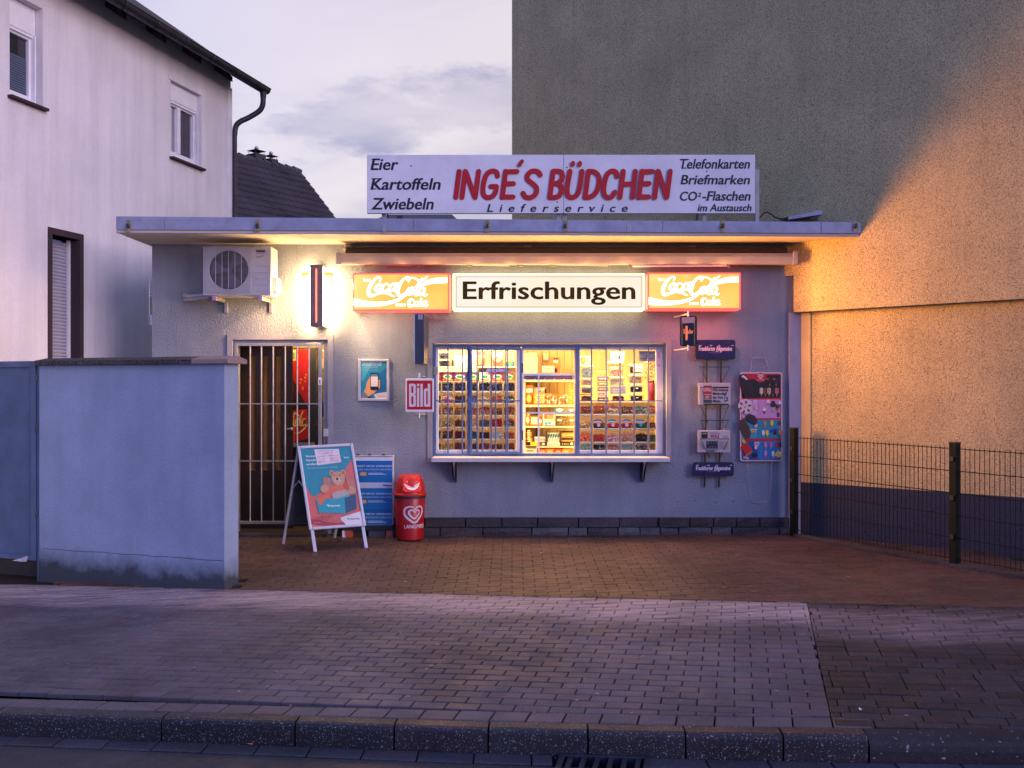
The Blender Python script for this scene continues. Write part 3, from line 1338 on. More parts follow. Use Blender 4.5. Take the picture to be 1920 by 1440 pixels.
# hinged grille leaf in front, with lock plate and hinges
SY = GY - 0.035
sl_ = bar_frame('grille_leaf', PX(881, SY), PX(978.5, SY), PZ(851.5, SY), PZ(652.5, SY), SY, SY + 0.028, 0.028, kiosk, M['steel_blue'], ws=(0.026, 0.024, 0.024, 0.024))
for px in (905, 929.5, 952):
    vbar(px, PZ(849, SY), PZ(655, SY), SY + 0.014, sl_)
lp = slab((Vector((PX(883, SY), SY - 0.004, PZ(754, SY))), XA, ZA, -YA), [(-0.03, -0.09), (0.0, -0.10), (0.035, -0.075), (0.045, 0.0), (0.035, 0.06), (0.012, 0.078), (-0.01, 0.08), (-0.03, 0.06)], 0, 0.012, M['steel_blue'])
lpo = lp.build('lock_plate', M['steel_blue'], sl_, bevel=0.002)
bb = MB()
bb.tube([(PX(886, SY), SY - 0.012, PZ(757, SY)), (PX(886, SY), SY - 0.05, PZ(757, SY))], 0.011, 10)
bb.box(PX(884, SY), PX(888, SY), SY - 0.022, SY - 0.017, PZ(764, SY), PZ(754, SY))
bb.build('keyhole', M['steel'], lpo)
for py in (690, 816):
    bb = MB()
    bb.tube([(PX(979.5, SY), SY + 0.01, PZ(py - 9, SY)), (PX(979.5, SY), SY + 0.01, PZ(py + 9, SY))], 0.008, 8)
    bb.build('hinge', M['dark'], sl_, smooth=True)
bb = MB()      # dark latch box at the left jamb
bb.box(PX(813, GY), PX(821, GY), GY - 0.012, GY + 0.0, PZ(703, GY), PZ(687, GY))
bb.build('latch_box', M['steel_grey'], wf, bevel=0.003)

# plastic frames and panes
FY = GY + 0.055
lf = bar_frame('window_frame', PX(813, FY), PX(976, FY), PZ(852, FY), PZ(650, FY), FY, FY + 0.05, 0.04, kiosk, M['white_pvc'], ws=(0.055, 0.045, 0.050, 0.035), bev=0.004)
mf = bar_frame('window_frame', PX(978.5, FY), PX(1081, FY), PZ(852, FY), PZ(650, FY), FY + 0.01, FY + 0.05, 0.022, kiosk, M['white_pvc'], ws=(0.020, 0.024, 0.016, 0.040), bev=0.003)
rf_ = bar_frame('window_frame', PX(1084, FY), PX(1246, FY), PZ(852, FY), PZ(650, FY), FY, FY + 0.05, 0.04, kiosk, M['white_pvc'], ws=(0.018, 0.095, 0.045, 0.035), bev=0.004)
for f_, a_, c_ in ((lf, 820, 971), (rf_, 1087, 1233)):
    bb = MB()
    y = FY + 0.025
    bb.add([(PX(a_, y), y, PZ(846, y)), (PX(c_, y), y, PZ(846, y)), (PX(c_, y), y, PZ(656, y)), (PX(a_, y), y, PZ(656, y))], [(0, 1, 2, 3)])
    bb.build('pane', M['glass'], f_)
# serving hatch: fixed light above, crossing rods below
bb = MB()
y = FY + 0.012
bb.box(PX(981, y), PX(1077, y), y, y + 0.03, PZ(712, y), PZ(700, y))
bb.build('transom', M['white_pvc'], mf, bevel=0.003)
bb = MB()
y2 = y + 0.02
bb.add([(PX(981, y2), y2, PZ(701, y2)), (PX(1077, y2), y2, PZ(701, y2)), (PX(1077, y2), y2, PZ(657, y2)), (PX(981, y2), y2, PZ(657, y2))], [(0, 1, 2, 3)])
bb.build('pane', M['glass'], mf)
bb = MB()
bb.box(PX(1008.5, y) , PX(1011.5, y), y - 0.008, y - 0.001, PZ(851, y), PZ(700, y))
bb.build('upright', M['white_pvc'], mf)
bb = MB()
bb.box(PX(980, y), PX(1078, y), y + 0.004, y + 0.012, PZ(775.5, y), PZ(772.5, y))
bb.build('rail', M['white_pvc'], mf)
# printed strip of repeating words along the transom
M['rub'] = paint('mauve_sticker_strip', (0.16, 0.07, 0.11), 0.5)
pr = Print((PX(983, y), y - 0.003, PZ(709.5, y)), XA, ZA, 0.0005)
pr.shape([(0, 0.0), (0.53, 0.0), (0.55, 0.014), (0.53, 0.03), (0, 0.03)], M['rub'])
for k in range(5):
    pr.text('Jugendschutz', 0.012 + k * 0.106, 0.010, 0.011, flat(200, 180, 190), w=0.092)
for k, c in enumerate(((40, 60, 120), (30, 40, 60), (60, 90, 160), (160, 40, 50), (40, 50, 130))):
    pr.rect(0.02 + k * 0.11, -0.012, 0.11 + k * 0.11, -0.002, flat(*c))
pr.build('sticker_strip', None, mf)

# sill shelf on three brackets
SD = 0.27
b = MB()
y0 = D0 - SD
xa, xb = PX(809, y0), PX(1256, y0)
b.box(xa, xb, y0, D0 + 0.01, PZ(866.5, y0), PZ(858.5, y0))
M['sill'] = paint('pale_sill_board', (0.60, 0.56, 0.56), 0.45, vary=0.12)
sill = b.build('sill_board', M['sill'], kiosk, bevel=0.004)
for px in (851, 1035, 1208):
    zt0 = PZ(866.5, y0) - 0.001
    x = PX(px, y0 + 0.06)
    bb = MB()
    for s_ in (-1, 1):
        bb.add([(x + s_ * 0.022, D0 - 0.002, zt0), (x + s_ * 0.022, y0 + 0.03, zt0), (x + s_ * 0.022, y0 + 0.03, zt0 - 0.02), (x + s_ * 0.022, D0 - 0.03, zt0 - 0.245), (x + s_ * 0.022, D0 - 0.002, zt0 - 0.245)],
               [(0, 1, 2, 3, 4)])
    bb.box(x - 0.026, x - 0.018, y0 + 0.03, D0 - 0.002, zt0 - 0.012, zt0)
    bb.box(x + 0.018, x + 0.026, y0 + 0.03, D0 - 0.002, zt0 - 0.012, zt0)
    br = bb.build('sill_bracket', M['gutter'], sill)
    bb = MB()
    bb.tube([(x, y0 + 0.035, zt0 - 0.01), (x, D0 - 0.035, zt0 - 0.20)], [0.014, 0.005], 6)
    bb.build('bracket_web', M['alu'], br)

# ---- door: steel frame, barred gate, brown door leaf and shop behind
DY = D0 + 0.03
dfr = MB()
dx0, dx1, dz1 = door[0], door[1], door[3]
dfr.box(dx0, dx0 + 0.05, DY, DY + 0.08, -0.02, dz1)
dfr.box(dx1 - 0.055, dx1, DY, DY + 0.08, -0.02, dz1)
dfr.box(dx0 + 0.05, dx1 - 0.055, DY, DY + 0.08, dz1 - 0.05, dz1)
dfr.build('door_frame', M['steel_grey'], kiosk, bevel=0.004)
b = MB()
gx0_, gx1_ = PX(441, DY), PX(604, DY)
gz0_, gz1_ = PZ(982, DY), PZ(643, DY)
gate_ = bar_frame('door_grille', gx0_, gx1_, gz0_, gz1_, DY - 0.035, DY - 0.002, 0.035, kiosk, M['steel'], ws=(0.035, 0.038, 0.034, 0.036), bev=0.003)
for px in (470, 491, 513, 535.5, 558, 580):
    x = PX(px, DY)
    bb = MB()
    bb.tube([(x, DY - 0.018, gz0_ + 0.03), (x, DY - 0.018, gz1_ - 0.03)], 0.0085, 8)
    bb.build('bar', M['steel'], gate_, smooth=True)
for py in (757, 864):
    bb = MB()
    bb.box(gx0_ + 0.03, gx1_ - 0.03, DY - 0.030, DY - 0.022, PZ(py + 1.2, DY), PZ(py - 1.2, DY))
    bb.build('crossbar', M['steel'], gate_)
bb = MB()
bb.box(PX(598, DY), PX(605, DY), DY - 0.05, DY - 0.036, PZ(722, DY), PZ(708, DY))
lk = bb.build('lock', M['white_pvc'], gate_, bevel=0.003)
bb = MB()
bb.tube([(PX(601.5, DY), DY - 0.056, PZ(713, DY)), (PX(601.5, DY), DY - 0.05, PZ(713, DY))], 0.006, 8)
bb.box(PX(600.8, DY), PX(602.2, DY), DY - 0.054, DY - 0.0505, PZ(719, DY), PZ(713, DY))
bb.build('keyhole', M['dark'], lk)
bb = MB()
bb.box(PX(608, DY), PX(617, DY), DY - 0.055, DY - 0.02, PZ(818, DY), PZ(804, DY))
bb.build('hinge_box', M['alu'], kiosk, bevel=0.004)
# brown door leaf standing open inwards on the left
M['door'] = paint('dark_brown_door', (0.030, 0.014, 0.010), 0.35, vary=0.3, scale=4)
M['blind'] = paint('amber_blind', (0.20, 0.09, 0.022), 0.6, vary=0.2)
LY = D0 + 0.30
b = MB()
lx0, lx1 = PX(443, LY), PX(548, LY)
lz1 = PZ(648, LY)
pans = [(PX(466, LY), PX(479, LY)), (PX(493, LY), PX(503, LY)), (PX(516, LY), PX(527, LY))]
pz0_, pz1_ = PZ(882, LY), PZ(667, LY)
wall_holes(b, lx0, lx1, 0.0, lz1, [(a, c, pz0_, pz1_) for a, c in pans], LY, 0.045, M['door'])
b.add([(lx1, LY, 0), (lx1, LY + 0.045, 0), (lx1, LY + 0.045, lz1), (lx1, LY, lz1)], [(0, 1, 2, 3)], M['door'])
leaf = b.build('door_leaf', M['door'], kiosk)
for a, c in pans:
    bb = MB()
    z = pz0_ + 0.01
    while z < pz1_ - 0.01:
        bb.add([(a, LY + 0.022, z), (c, LY + 0.022, z), (c, LY + 0.034, z + 0.02), (a, LY + 0.034, z + 0.02)], [(0, 1, 2, 3)])
        z += 0.021
    bb.build('louvre_panel', M['blind'], leaf, kind='stuff')
bb = MB()
bb.tube([(PX(541, LY), LY, PZ(804, LY)), (PX(541, LY), LY - 0.05, PZ(804, LY)), (PX(549, LY), LY - 0.055, PZ(804, LY))], 0.010, 8)
bb.lathe((PX(549, LY), LY - 0.055, PZ(804, LY)), [(0.001, -0.02), (0.016, -0.014), (0.021, 0), (0.016, 0.014), (0.001, 0.02)], 12)
bb.build('door_knob', M['steel'], leaf, smooth=True)
bb = MB()
bb.box(door[0], door[1], D0 - 0.12, D0 + 0.30, -0.35, 0.015)
bb.build('doorstep', M['plinth'], kiosk)

# ---- the room: back wall, floor, ceiling, partition
M['room'] = None
k = Mt('yellow_boarded_wall')
wv = k.n.new('ShaderNodeTexCoord')
sx = k.n.new('ShaderNodeSeparateXYZ')
k.l.new(wv.outputs['Object'], sx.inputs[0])
gr_ = k.noise(3.0, 4, 0.6, stretch=(8, 8, 0.5))
k.set('Base Color', k.ramp(gr_, [(0.3, (0.62, 0.40, 0.13)), (0.7, (0.74, 0.52, 0.20))])).set('Roughness', 0.6)
M['board'] = k.m
RY = 11.92
RX0, RX1 = XL + 0.1, 1.98
room = thing('shop_interior', None, None, (0, D0, 0))
room['kind'] = 'structure'
b = MB()
b.add([(RX0, RY, 0), (RX1, RY, 0), (RX1, RY, 2.75), (RX0, RY, 2.75)], [(3, 2, 1, 0)][0:1], M['board'])
b.build('back_wall', M['board'], room)
x = PX(975, RY)
while x < PX(1090, RY):       # boards of the back wall
    bb = MB()
    bb.box(x + 0.002, x + 0.088, RY - 0.012, RY - 0.002, 0.4, 2.74)
    bb.build('board', M['board'], room, bevel=0.003, seg=1)
    x += 0.092
M['ceil'] = paint('white_ceiling', (0.70, 0.62, 0.48), 0.8)
b = MB()
b.add([(RX0, D0 + 0.21, 2.45), (RX1, D0 + 0.21, 2.45), (RX1, RY, 2.45), (RX0, RY, 2.45)], [(0, 1, 2, 3)])
b.build('ceiling', M['ceil'], room)
M['floor'] = paint('brown_shop_floor', (0.06, 0.04, 0.03), 0.5)
b = MB()
b.add([(RX0, D0 + 0.0, 0.016), (RX1, D0 + 0.0, 0.016), (RX1, RY, 0.016), (RX0, RY, 0.016)], [(0, 1, 2, 3)])
b.build('floor', M['floor'], room)
b = MB()
b.box(RX1, RX1 + 0.03, D0 + 0.201, RY, 0, 2.5)
b.box(RX0 - 0.03, RX0, D0 + 0.201, RY, 0, 2.5)
b.box(PX(650, 11.2), PX(660, 11.2), D0 + 0.201, RY, 0, 2.44)
b.build('side_wall', M['ceil'], room)
# fluorescent tubes that light the window (seen at the top of the panes)
M['tube_lit'] = emit('lit_fluorescent_tube', (1.0, 0.80, 0.42), 8.0)
for px0, px1, yy in ((835, 960, 11.0), (985, 1075, 11.25), (1110, 1225, 11.0)):
    tl = thing('tube_light', {835: 'lit tube lamp on the ceiling behind the barred left window', 985: 'lit tube lamp on the ceiling above the serving hatch', 1110: 'lit tube lamp on the ceiling behind the right window'}[px0], 'tube light',
               ((PX(px0, yy) + PX(px1, yy)) / 2, yy, 2.42), group='tube lamps inside the shop')
    bb = MB()
    bb.box(PX(px0, yy) - 0.03, PX(px1, yy) + 0.03, yy - 0.03, yy + 0.03, 2.425, 2.449)
    bb.build('casing', M['ceil'], tl, bevel=0.004)
    bb = MB()
    bb.tube([(PX(px0, yy), yy, 2.405), (PX(px1, yy), yy, 2.405)], 0.014, 10)
    bb.build('tube', M['tube_lit'], tl, smooth=True)
ins = bpy.data.lights.new('shop_light', 'AREA')
ins.shape = 'RECTANGLE'
ins.size = 2.6
ins.size_y = 0.25
ins.energy = 8
ins.color = (1.0, 0.66, 0.28)
io = bpy.data.objects.new('shop_light', ins)
io.location = (PX(1030, 11.05), 11.03, 2.36)
io.rotation_euler = (math.radians(28), 0, 0)
COL.objects.link(io)
for nm_, a_, c_, w_e in (('window_light', 818, 972, 17), ('window_light', 1086, 1232, 14)):
    l_ = bpy.data.lights.new(nm_, 'AREA')       # strip lamps over the window, behind its head, shining inwards
    l_.shape = 'RECTANGLE'
    l_.size = PX(c_, 10.97) - PX(a_, 10.97)
    l_.size_y = 0.05
    l_.energy = w_e
    l_.color = (1.0, 0.73, 0.38)
    o_ = bpy.data.objects.new(nm_, l_)
    o_.location = ((PX(a_, 10.97) + PX(c_, 10.97)) / 2, 10.955, PZ(650, 10.97))
    o_.rotation_euler = (math.radians(20), 0, 0)
    COL.objects.link(o_)
for a_, c_, w_e, y_, z_c, z_s in ((822, 966, 20, 11.75, PZ(785, 11.1), 0.8), (1089, 1228, 16, 11.75, PZ(800, 11.1), 0.6)):
    l_ = bpy.data.lights.new('room_light', 'AREA')    # room light behind the racks
    l_.shape = 'RECTANGLE'
    l_.size = PX(c_, 11.2) - PX(a_, 11.2)
    l_.size_y = z_s
    l_.energy = w_e
    l_.color = (1.0, 0.69, 0.29)
    o_ = bpy.data.objects.new('room_light', l_)
    o_.location = ((PX(a_, 11.2) + PX(c_, 11.2)) / 2, 11.22, z_c)
    o_.rotation_euler = (math.radians(90), 0, 0)
    COL.objects.link(o_)
ins2 = bpy.data.lights.new('hatch_light', 'AREA')
ins2.shape = 'RECTANGLE'
ins2.size = 0.6
ins2.size_y = 0.3
ins2.energy = 5
ins2.color = (1.0, 0.62, 0.22)
io2 = bpy.data.objects.new('hatch_light', ins2)
io2.location = (PX(1030, 11.4), 11.45, 2.40)
io2.rotation_euler = (math.radians(15), 0, 0)
COL.objects.link(io2)
dl = bpy.data.lights.new('door_room_light', 'AREA')
dl.shape = 'RECTANGLE'
dl.size = 0.5
dl.size_y = 0.2
dl.energy = 13
dl.color = (1.0, 0.69, 0.29)
dlo = bpy.data.objects.new('door_room_light', dl)
dlo.location = (PX(572, 11.1), 11.12, 2.36)
dlo.rotation_euler = (math.radians(22), 0, 0)
COL.objects.link(dlo)

# ------------------------------------------------------------------ big building on the right
u_ = Vector((1.08, -1.0, 0)).normalized()       # along the wall, towards the street
n_ = Vector((-1.0, -1.08, 0)).normalized()      # out of the wall
A0 = Vector((3.2, 10.8, 0))                     # wall meets the kiosk here


def wl_d(px, off=0.0):
    """Depth at which the view line px meets the wall pushed out by off."""
    a = (px - 960) / FP
    o = A0 + n_ * off
    # (o + t u): x = a y
    t = (a * o.y - o.x) / (u_.x - a * u_.y)
    return (o + u_ * t), t


big = thing('apartment_block', 'tall windowless ochre roughcast house wall with dark blue foot beside the kiosk', 'building', tuple(A0))
pc, tc_ = wl_d(968)
bb_end = 9.0
HB = 11.0
frame_big = (A0.copy(), u_, ZA.copy(), n_)
b = MB(frame_big)
zblue = 0.586


def box_f(mb, u0, u1, z0, z1, w0, w1, mat=None):
    return mb.add([(u0, z0, w0), (u1, z0, w0), (u1, z1, w0), (u0, z1, w0), (u0, z0, w1), (u1, z0, w1), (u1, z1, w1), (u0, z1, w1)],
                  [(0, 3, 2, 1), (4, 5, 6, 7), (0, 1, 5, 4), (2, 3, 7, 6), (1, 2, 6, 5), (0, 4, 7, 3)], mat)


_, t_l = wl_d(1521)
_, t_s = wl_d(1503)
_, t_u = wl_d(1488, 0.09)
TH = 0.09
zl_ = PZ(585, wl_d(1490, TH)[0].y)
box_f(b, t_l, bb_end, zblue, zl_ + 0.02, -6, 0.0, M['big'])
box_f(b, t_l, bb_end, -0.6, zblue - 0.0005, -6, 0.004, M['bigblue'])
b.build('lower_wall', M['big'], big)
b = MB(frame_big)
box_f(b, t_u, bb_end, zl_, HB, -0.5, TH, M['big'])
b.build('upper_cladding', M['big'], big)
b = MB(frame_big)
box_f(b, tc_, t_u - 0.001, 2.9, HB, -6, TH - 0.0, M['big'])
b.build('rear_wall', M['big'], big)
b = MB(frame_big)
box_f(b, t_u, bb_end, zl_ - 0.008, zl_ - 0.001, 0.001, TH + 0.004, M['dark'])
b.build('drip_rail', M['gutter'], big)
b = MB(frame_big)
box_f(b, t_s, t_l - 0.003, zblue, zl_ - 0.01, -0.1, 0.012, M['bigtrim'])
box_f(b, t_s, t_l - 0.003, -0.4, zblue - 0.001, -0.1, 0.012, M['bigblue'])
b.build('edge_strip', M['bigtrim'], big)

# ------------------------------------------------------------------ white house on the left
HC = Vector((-4.19, 14.3, 0))
hu = Vector((-0.26, -1.0, 0)).normalized()      # along the wall towards the street
hn = Vector((1.0, -0.26, 0)).normalized()       # out of the wall, to the right
frame_h = (HC.copy(), hu, ZA.copy(), hn)
ck = math.hypot(1, 0.26)


def hw(px):
    """Distance along the house wall seen at pixel column px."""
    a = (px - 960) / FP
    Y = 7.908 / (0.26 - a)
    return (14.3 - Y) * ck, Y


house = thing('white_house', 'white rendered two-storey house with dark eaves and gutter left of the kiosk', 'house', tuple(HC))
EZ = 6.12
wins = []


def hwin(pa, pb, z0, z1):
    ua, ub = hw(pb)[0], hw(pa)[0]
    return (min(ua, ub), max(ua, ub), z0, z1)


w2 = hwin(320, 376, 4.74, 5.76)
w1 = hwin(18, 78, 4.72, 5.80)
w0 = hwin(96, 147, 0.75, 3.35)
b = MB(frame_h)


def wall_holes_f(mb, u0, u1, z0, z1, holes, depth, mat):
    ux = sorted({u0, u1, *[h[0] for h in holes], *[h[1] for h in holes]})
    uz = sorted({z0, z1, *[h[2] for h in holes], *[h[3] for h in holes]})
    for i in range(len(ux) - 1):
        for j in range(len(uz) - 1):
            cx_, cz_ = (ux[i] + ux[i + 1]) / 2, (uz[j] + uz[j + 1]) / 2
            if any(h[0] < cx_ < h[1] and h[2] < cz_ < h[3] for h in holes):
                continue
            mb.add([(ux[i], uz[j], 0), (ux[i + 1], uz[j], 0), (ux[i + 1], uz[j + 1], 0), (ux[i], uz[j + 1], 0)], [(3, 2, 1, 0)], mat)
    for a, c, e, g in holes:
        for q in ([(a, e, 0), (a, g, 0), (a, g, -depth), (a, e, -depth)], [(c, e, 0), (c, g, 0), (c, g, -depth), (c, e, -depth)],
                  [(a, g, 0), (c, g, 0), (c, g, -depth), (a, g, -depth)], [(a, e, 0), (c, e, 0), (c, e, -depth), (a, e, -depth)]):
            mb.add(q, [(0, 1, 2, 3)], mat)


wall_holes_f(b, 0.0, 9.0, -0.6, 6.33, [w2, w1, w0], 0.24, M['house'])
b.add([(0, -0.6, 0), (0, 6.33, 0), (0, 9.2, -4.5), (0, 6.33, -9), (0, -0.6, -9)], [(0, 1, 2, 3, 4)], M['house'])
b.build('wall', M['house'], house)
b = MB(frame_h)
box_f(b, -0.012, 0.10, -0.3, 6.1, -0.1, 0.018, M['white_pvc'])
b.build('corner_strip', paint('pale_corner_strip', (0.60, 0.58, 0.66), 0.7), house)


def house_window(h, kind, shutter, label=None):
    u0, u1, z0, z1 = h
    w_ = bpy.data.objects.new('window', None)
    w_.parent = house
    COL.objects.link(w_)
    if label:
        w_['label'] = label
    dep = -0.075 if kind == 'double' else -0.11
    f = MB(frame_h)
    fw = 0.055
    zt = z1 - shutter

    def fb(mb, a, c, e, g, w0_, w1_, m=None):
        return box_f(mb, a, c, e, g, w0_, w1_, m)
    # note: u grows towards the street
    fb(f, u0 + 0.01, u0 + 0.01 + fw, z0 + 0.03, zt, dep - 0.06, dep)
    fb(f, u1 - fw - 0.01, u1 - 0.01, z0 + 0.03, zt, dep - 0.06, dep)
    fb(f, u0 + 0.01 + fw, u1 - fw - 0.01, z0 + 0.03, z0 + 0.03 + fw * 1.4, dep - 0.06, dep - 0.001)
    fb(f, u0 + 0.01 + fw, u1 - fw - 0.01, zt - fw, zt, dep - 0.06, dep - 0.001)
    if kind == 'double':
        um = (u0 + u1) / 2 + 0.06
        fb(f, um - 0.035, um + 0.035, z0 + 0.03 + fw * 1.4, zt - fw, dep - 0.05, dep + 0.008)
    f.build('frame', M['white_pvc'], w_, bevel=0.005)
    g = MB(frame_h)
    g.add([(u0 + 0.02, z0 + 0.04, dep - 0.04), (u1 - 0.02, z0 + 0.04, dep - 0.04), (u1 - 0.02, zt - 0.01, dep - 0.04), (u0 + 0.02, zt - 0.01, dep - 0.04)], [(3, 2, 1, 0)])
    g.build('pane', M['glass_mirror'] if kind == 'double' else M['glass_dark'], w_)
    s = MB(frame_h)
    fb(s, u0 + 0.004, u1 - 0.004, zt + 0.002, z1 - 0.004, dep - 0.12, dep + 0.03)
    s.build('shutter_box', M['white_pvc'], w_, bevel=0.006)
    r_ = MB(frame_h)
    fb(r_, u0 + 0.012, u0 + 0.035, z0 + 0.03, zt, dep + 0.002, dep + 0.05)
    fb(r_, u1 - 0.035, u1 - 0.012, z0 + 0.03, zt, dep + 0.002, dep + 0.05)
    fb(r_, u0 + 0.036, u1 - 0.036, zt - 0.03, zt - 0.001, dep + 0.002, dep + 0.025)
    r_.build('shutter_rail', M['white_pvc'], w_)
    t = MB(frame_h)
    fb(t, u0 - 0.07, u0 - 0.002, z0, z1 + 0.06, -0.02, 0.014)
    fb(t, u0 - 0.002, u1 + 0.06, z1 + 0.003, z1 + 0.06, -0.02, 0.014)
    t.build('trim', M['house'], w_)
    si = MB(frame_h)
    fb(si, u0 - 0.05, u1 + 0.03, z0 - 0.035, z0 - 0.003, -0.2, 0.06)
    si.build('sill', M['brown_stone'], w_, bevel=0.003)
    if kind != 'double':
        # pleated blind in the lower half
        bl = MB(frame_h)
        z = z0 + 0.08
        while z < z0 + 0.50:
            box_f(bl, u0 + 0.07, u1 - 0.07, z, z + 0.018, dep - 0.038, dep - 0.03)
            z += 0.026
        bl.build('blind', paint('grey_blue_blind', (0.10, 0.13, 0.20), 0.7), w_)
    else:
        cu = MB(frame_h)
        for k in range(9):
            uu = u0 + 0.10 + k * 0.032
            box_f(cu, uu, uu + 0.02, z0 + 0.12, zt - 0.06, dep - 0.038, dep - 0.032)
        cu.build('curtain', paint('grey_curtain', (0.10, 0.09, 0.12), 0.8), w_)
        # branches mirrored in the outer pane are real twigs of a tree across the street: see bare_tree


house_window(w2, 'double', 0.24)
house_window(w1, 'single', 0.30)
# ground-floor window with brown stone surround and lowered shutter
w_ = bpy.data.objects.new('window', None)
w_.parent = house
COL.objects.link(w_)
w_['label'] = 'tall window with brown stone surround and lowered shutter'
f = MB(frame_h)
u0, u1, z0, z1 = w0
box_f(f, u0 - 0.07, u0, z0, z1 + 0.075, -0.24, 0.02)
box_f(f, u1, u1 + 0.055, z0, z1 + 0.075, -0.24, 0.02)
box_f(f, u0, u1, z1, z1 + 0.075, -0.24, 0.0195)
box_f(f, u0, u0 + 0.008, z0, z1 - 0.0, -0.22, 0.0)
f.build('surround', M['brown_stone'], w_, bevel=0.004)
M['slat'] = paint('pale_shutter_slat', (0.42, 0.40, 0.47), 0.55)
z = z0 + 0.05
k_ = 0
sm = None
while z < z1 - 0.06:
    if sm is None:
        s = MB(frame_h)
        s.add([(u0 + 0.012, z, -0.155), (u1 - 0.02, z, -0.155), (u1 - 0.02, z + 0.018, -0.144), (u0 + 0.012, z + 0.018, -0.144), (u0 + 0.012, z + 0.036, -0.150), (u1 - 0.02, z + 0.036, -0.150),
               (u1 - 0.02, z + 0.0365, -0.158), (u0 + 0.012, z + 0.0365, -0.158)], [(3, 2, 1, 0), (4, 5, 2, 3), (7, 6, 5, 4)])
        sm = s.build('slat', M['slat'], w_)
        sz = z
    else:
        o = sm.copy()
        COL.objects.link(o)
        o.parent = w_
        o.location = (0, 0, z - sz)
    z += 0.040
s = MB(frame_h)
box_f(s, u0 + 0.009, u0 + 0.03, z0, z1, -0.14, -0.10)
s.build('shutter_rail', M['white_pvc'], w_)

# roof edge: sloping soffit boards, fascia, half-round gutter in lengths, downpipe
b = MB(frame_h)
OV = 0.30
b.add([(-0.32, EZ, OV), (9.2, EZ, OV), (9.2, EZ + 0.22, 0.0), (-0.32, EZ + 0.22, 0.0),
       (-0.32, EZ + 0.09, OV + 0.02), (9.2, EZ + 0.09, OV + 0.02), (9.2, EZ + 3.6, -4.7), (-0.32, EZ + 3.6, -4.7), (-0.32, EZ + 3.5, -4.7), (9.2, EZ + 3.5, -4.7)],
      [(0, 1, 2, 3), (0, 4, 5, 1), (4, 7, 6, 5), (3, 2, 9, 8), (0, 3, 8, 7, 4), (1, 5, 6, 9, 2)])
rfo = b.build('roof', M['eave'], house)
for k in range(9):        # rafter tails under the eave
    s = MB(frame_h)
    uu = 0.35 + k * 0.8
    s.add([(uu, EZ - 0.05, OV - 0.06), (uu + 0.08, EZ - 0.05, OV - 0.06), (uu + 0.08, EZ + 0.12, 0.002), (uu, EZ + 0.12, 0.002),
           (uu, EZ + 0.03, OV - 0.06), (uu + 0.08, EZ + 0.03, OV - 0.06), (uu + 0.08, EZ + 0.20, 0.002), (uu, EZ + 0.20, 0.002)],
          [(0, 1, 2, 3), (0, 4, 5, 1), (0, 3, 7, 4), (1, 5, 6, 2)])
    s.build('rafter_tail', M['eave'], rfo)
gl = 9.0
k = 0
u = -0.37
gr0, go = 0.075, OV + 0.085
while u < gl:
    s = MB(frame_h)
    L = 0.62
    n = 9
    for rad, flip in ((gr0, 0), (gr0 - 0.006, 1)):
        vs = []
        for e in (u, u + L + 0.008):
            for i in range(n):
                a = math.pi + math.pi * i / (n - 1)
                vs.append((e, EZ + 0.045 + rad * math.sin(a), go + rad * math.cos(a)))
        fs = [(i, i + 1, n + i + 1, n + i) for i in range(n - 1)]
        s.add(vs, fs)
    s.tube([(u, EZ + 0.05, go + gr0), (u + L, EZ + 0.05, go + gr0)], 0.010, 6)
    if k == 0:
        vs = [(u, EZ + 0.045 + gr0 * math.sin(math.pi + math.pi * i / 8), go + gr0 * math.cos(math.pi + math.pi * i / 8)) for i in range(9)]
        s.add(vs, [list(range(9))])
    go_ = s.build('gutter', M['gutter'], rfo, smooth=True)
    s = MB(frame_h)      # strap
    pts = [(u + 0.3, EZ + 0.045 + (gr0 + 0.004) * math.sin(math.pi + math.pi * i / 8), go + (gr0 + 0.004) * math.cos(math.pi + math.pi * i / 8)) for i in range(9)]
    s.tube(pts, 0.006, 4)
    s.build('gutter_strap', M['gutter'], rfo)
    u += L
    k += 1
# downpipe with swan neck: positions in the house frame
s = MB(frame_h)
uo = -0.27
s = MB(frame_h)
top = [(uo, EZ - 0.02, go), (uo, EZ - 0.12, go), (uo + 0.0, EZ - 0.22, go - 0.01), (uo + 0.02, EZ - 0.31, go - 0.06), (uo + 0.10, EZ - 0.42, go - 0.19), (uo + 0.17, EZ - 0.49, 0.10), (uo + 0.21, EZ - 0.57, 0.05), (uo + 0.22, EZ - 0.70, 0.035)]
top = smooth_pts(top, 4)
s.tube(top, [0.052 - 0.012 * min(1, i / 4) for i in range(len(top))], 12)
s.build('downpipe_neck', M['gutter'], house, smooth=True)
s = MB(frame_h)
s.tube([(uo + 0.22, EZ - 0.68, 0.035), (uo + 0.22, 0.2, 0.035)], 0.036, 12)
s.build('downpipe', M['gutter'], house, smooth=True)
s = MB(frame_h)
s.tube([(uo + 0.22, EZ - 1.02, 0.035), (uo + 0.22, EZ - 1.09, 0.035)], 0.043, 12)
s.build('pipe_socket', M['gutter'], house, smooth=True)

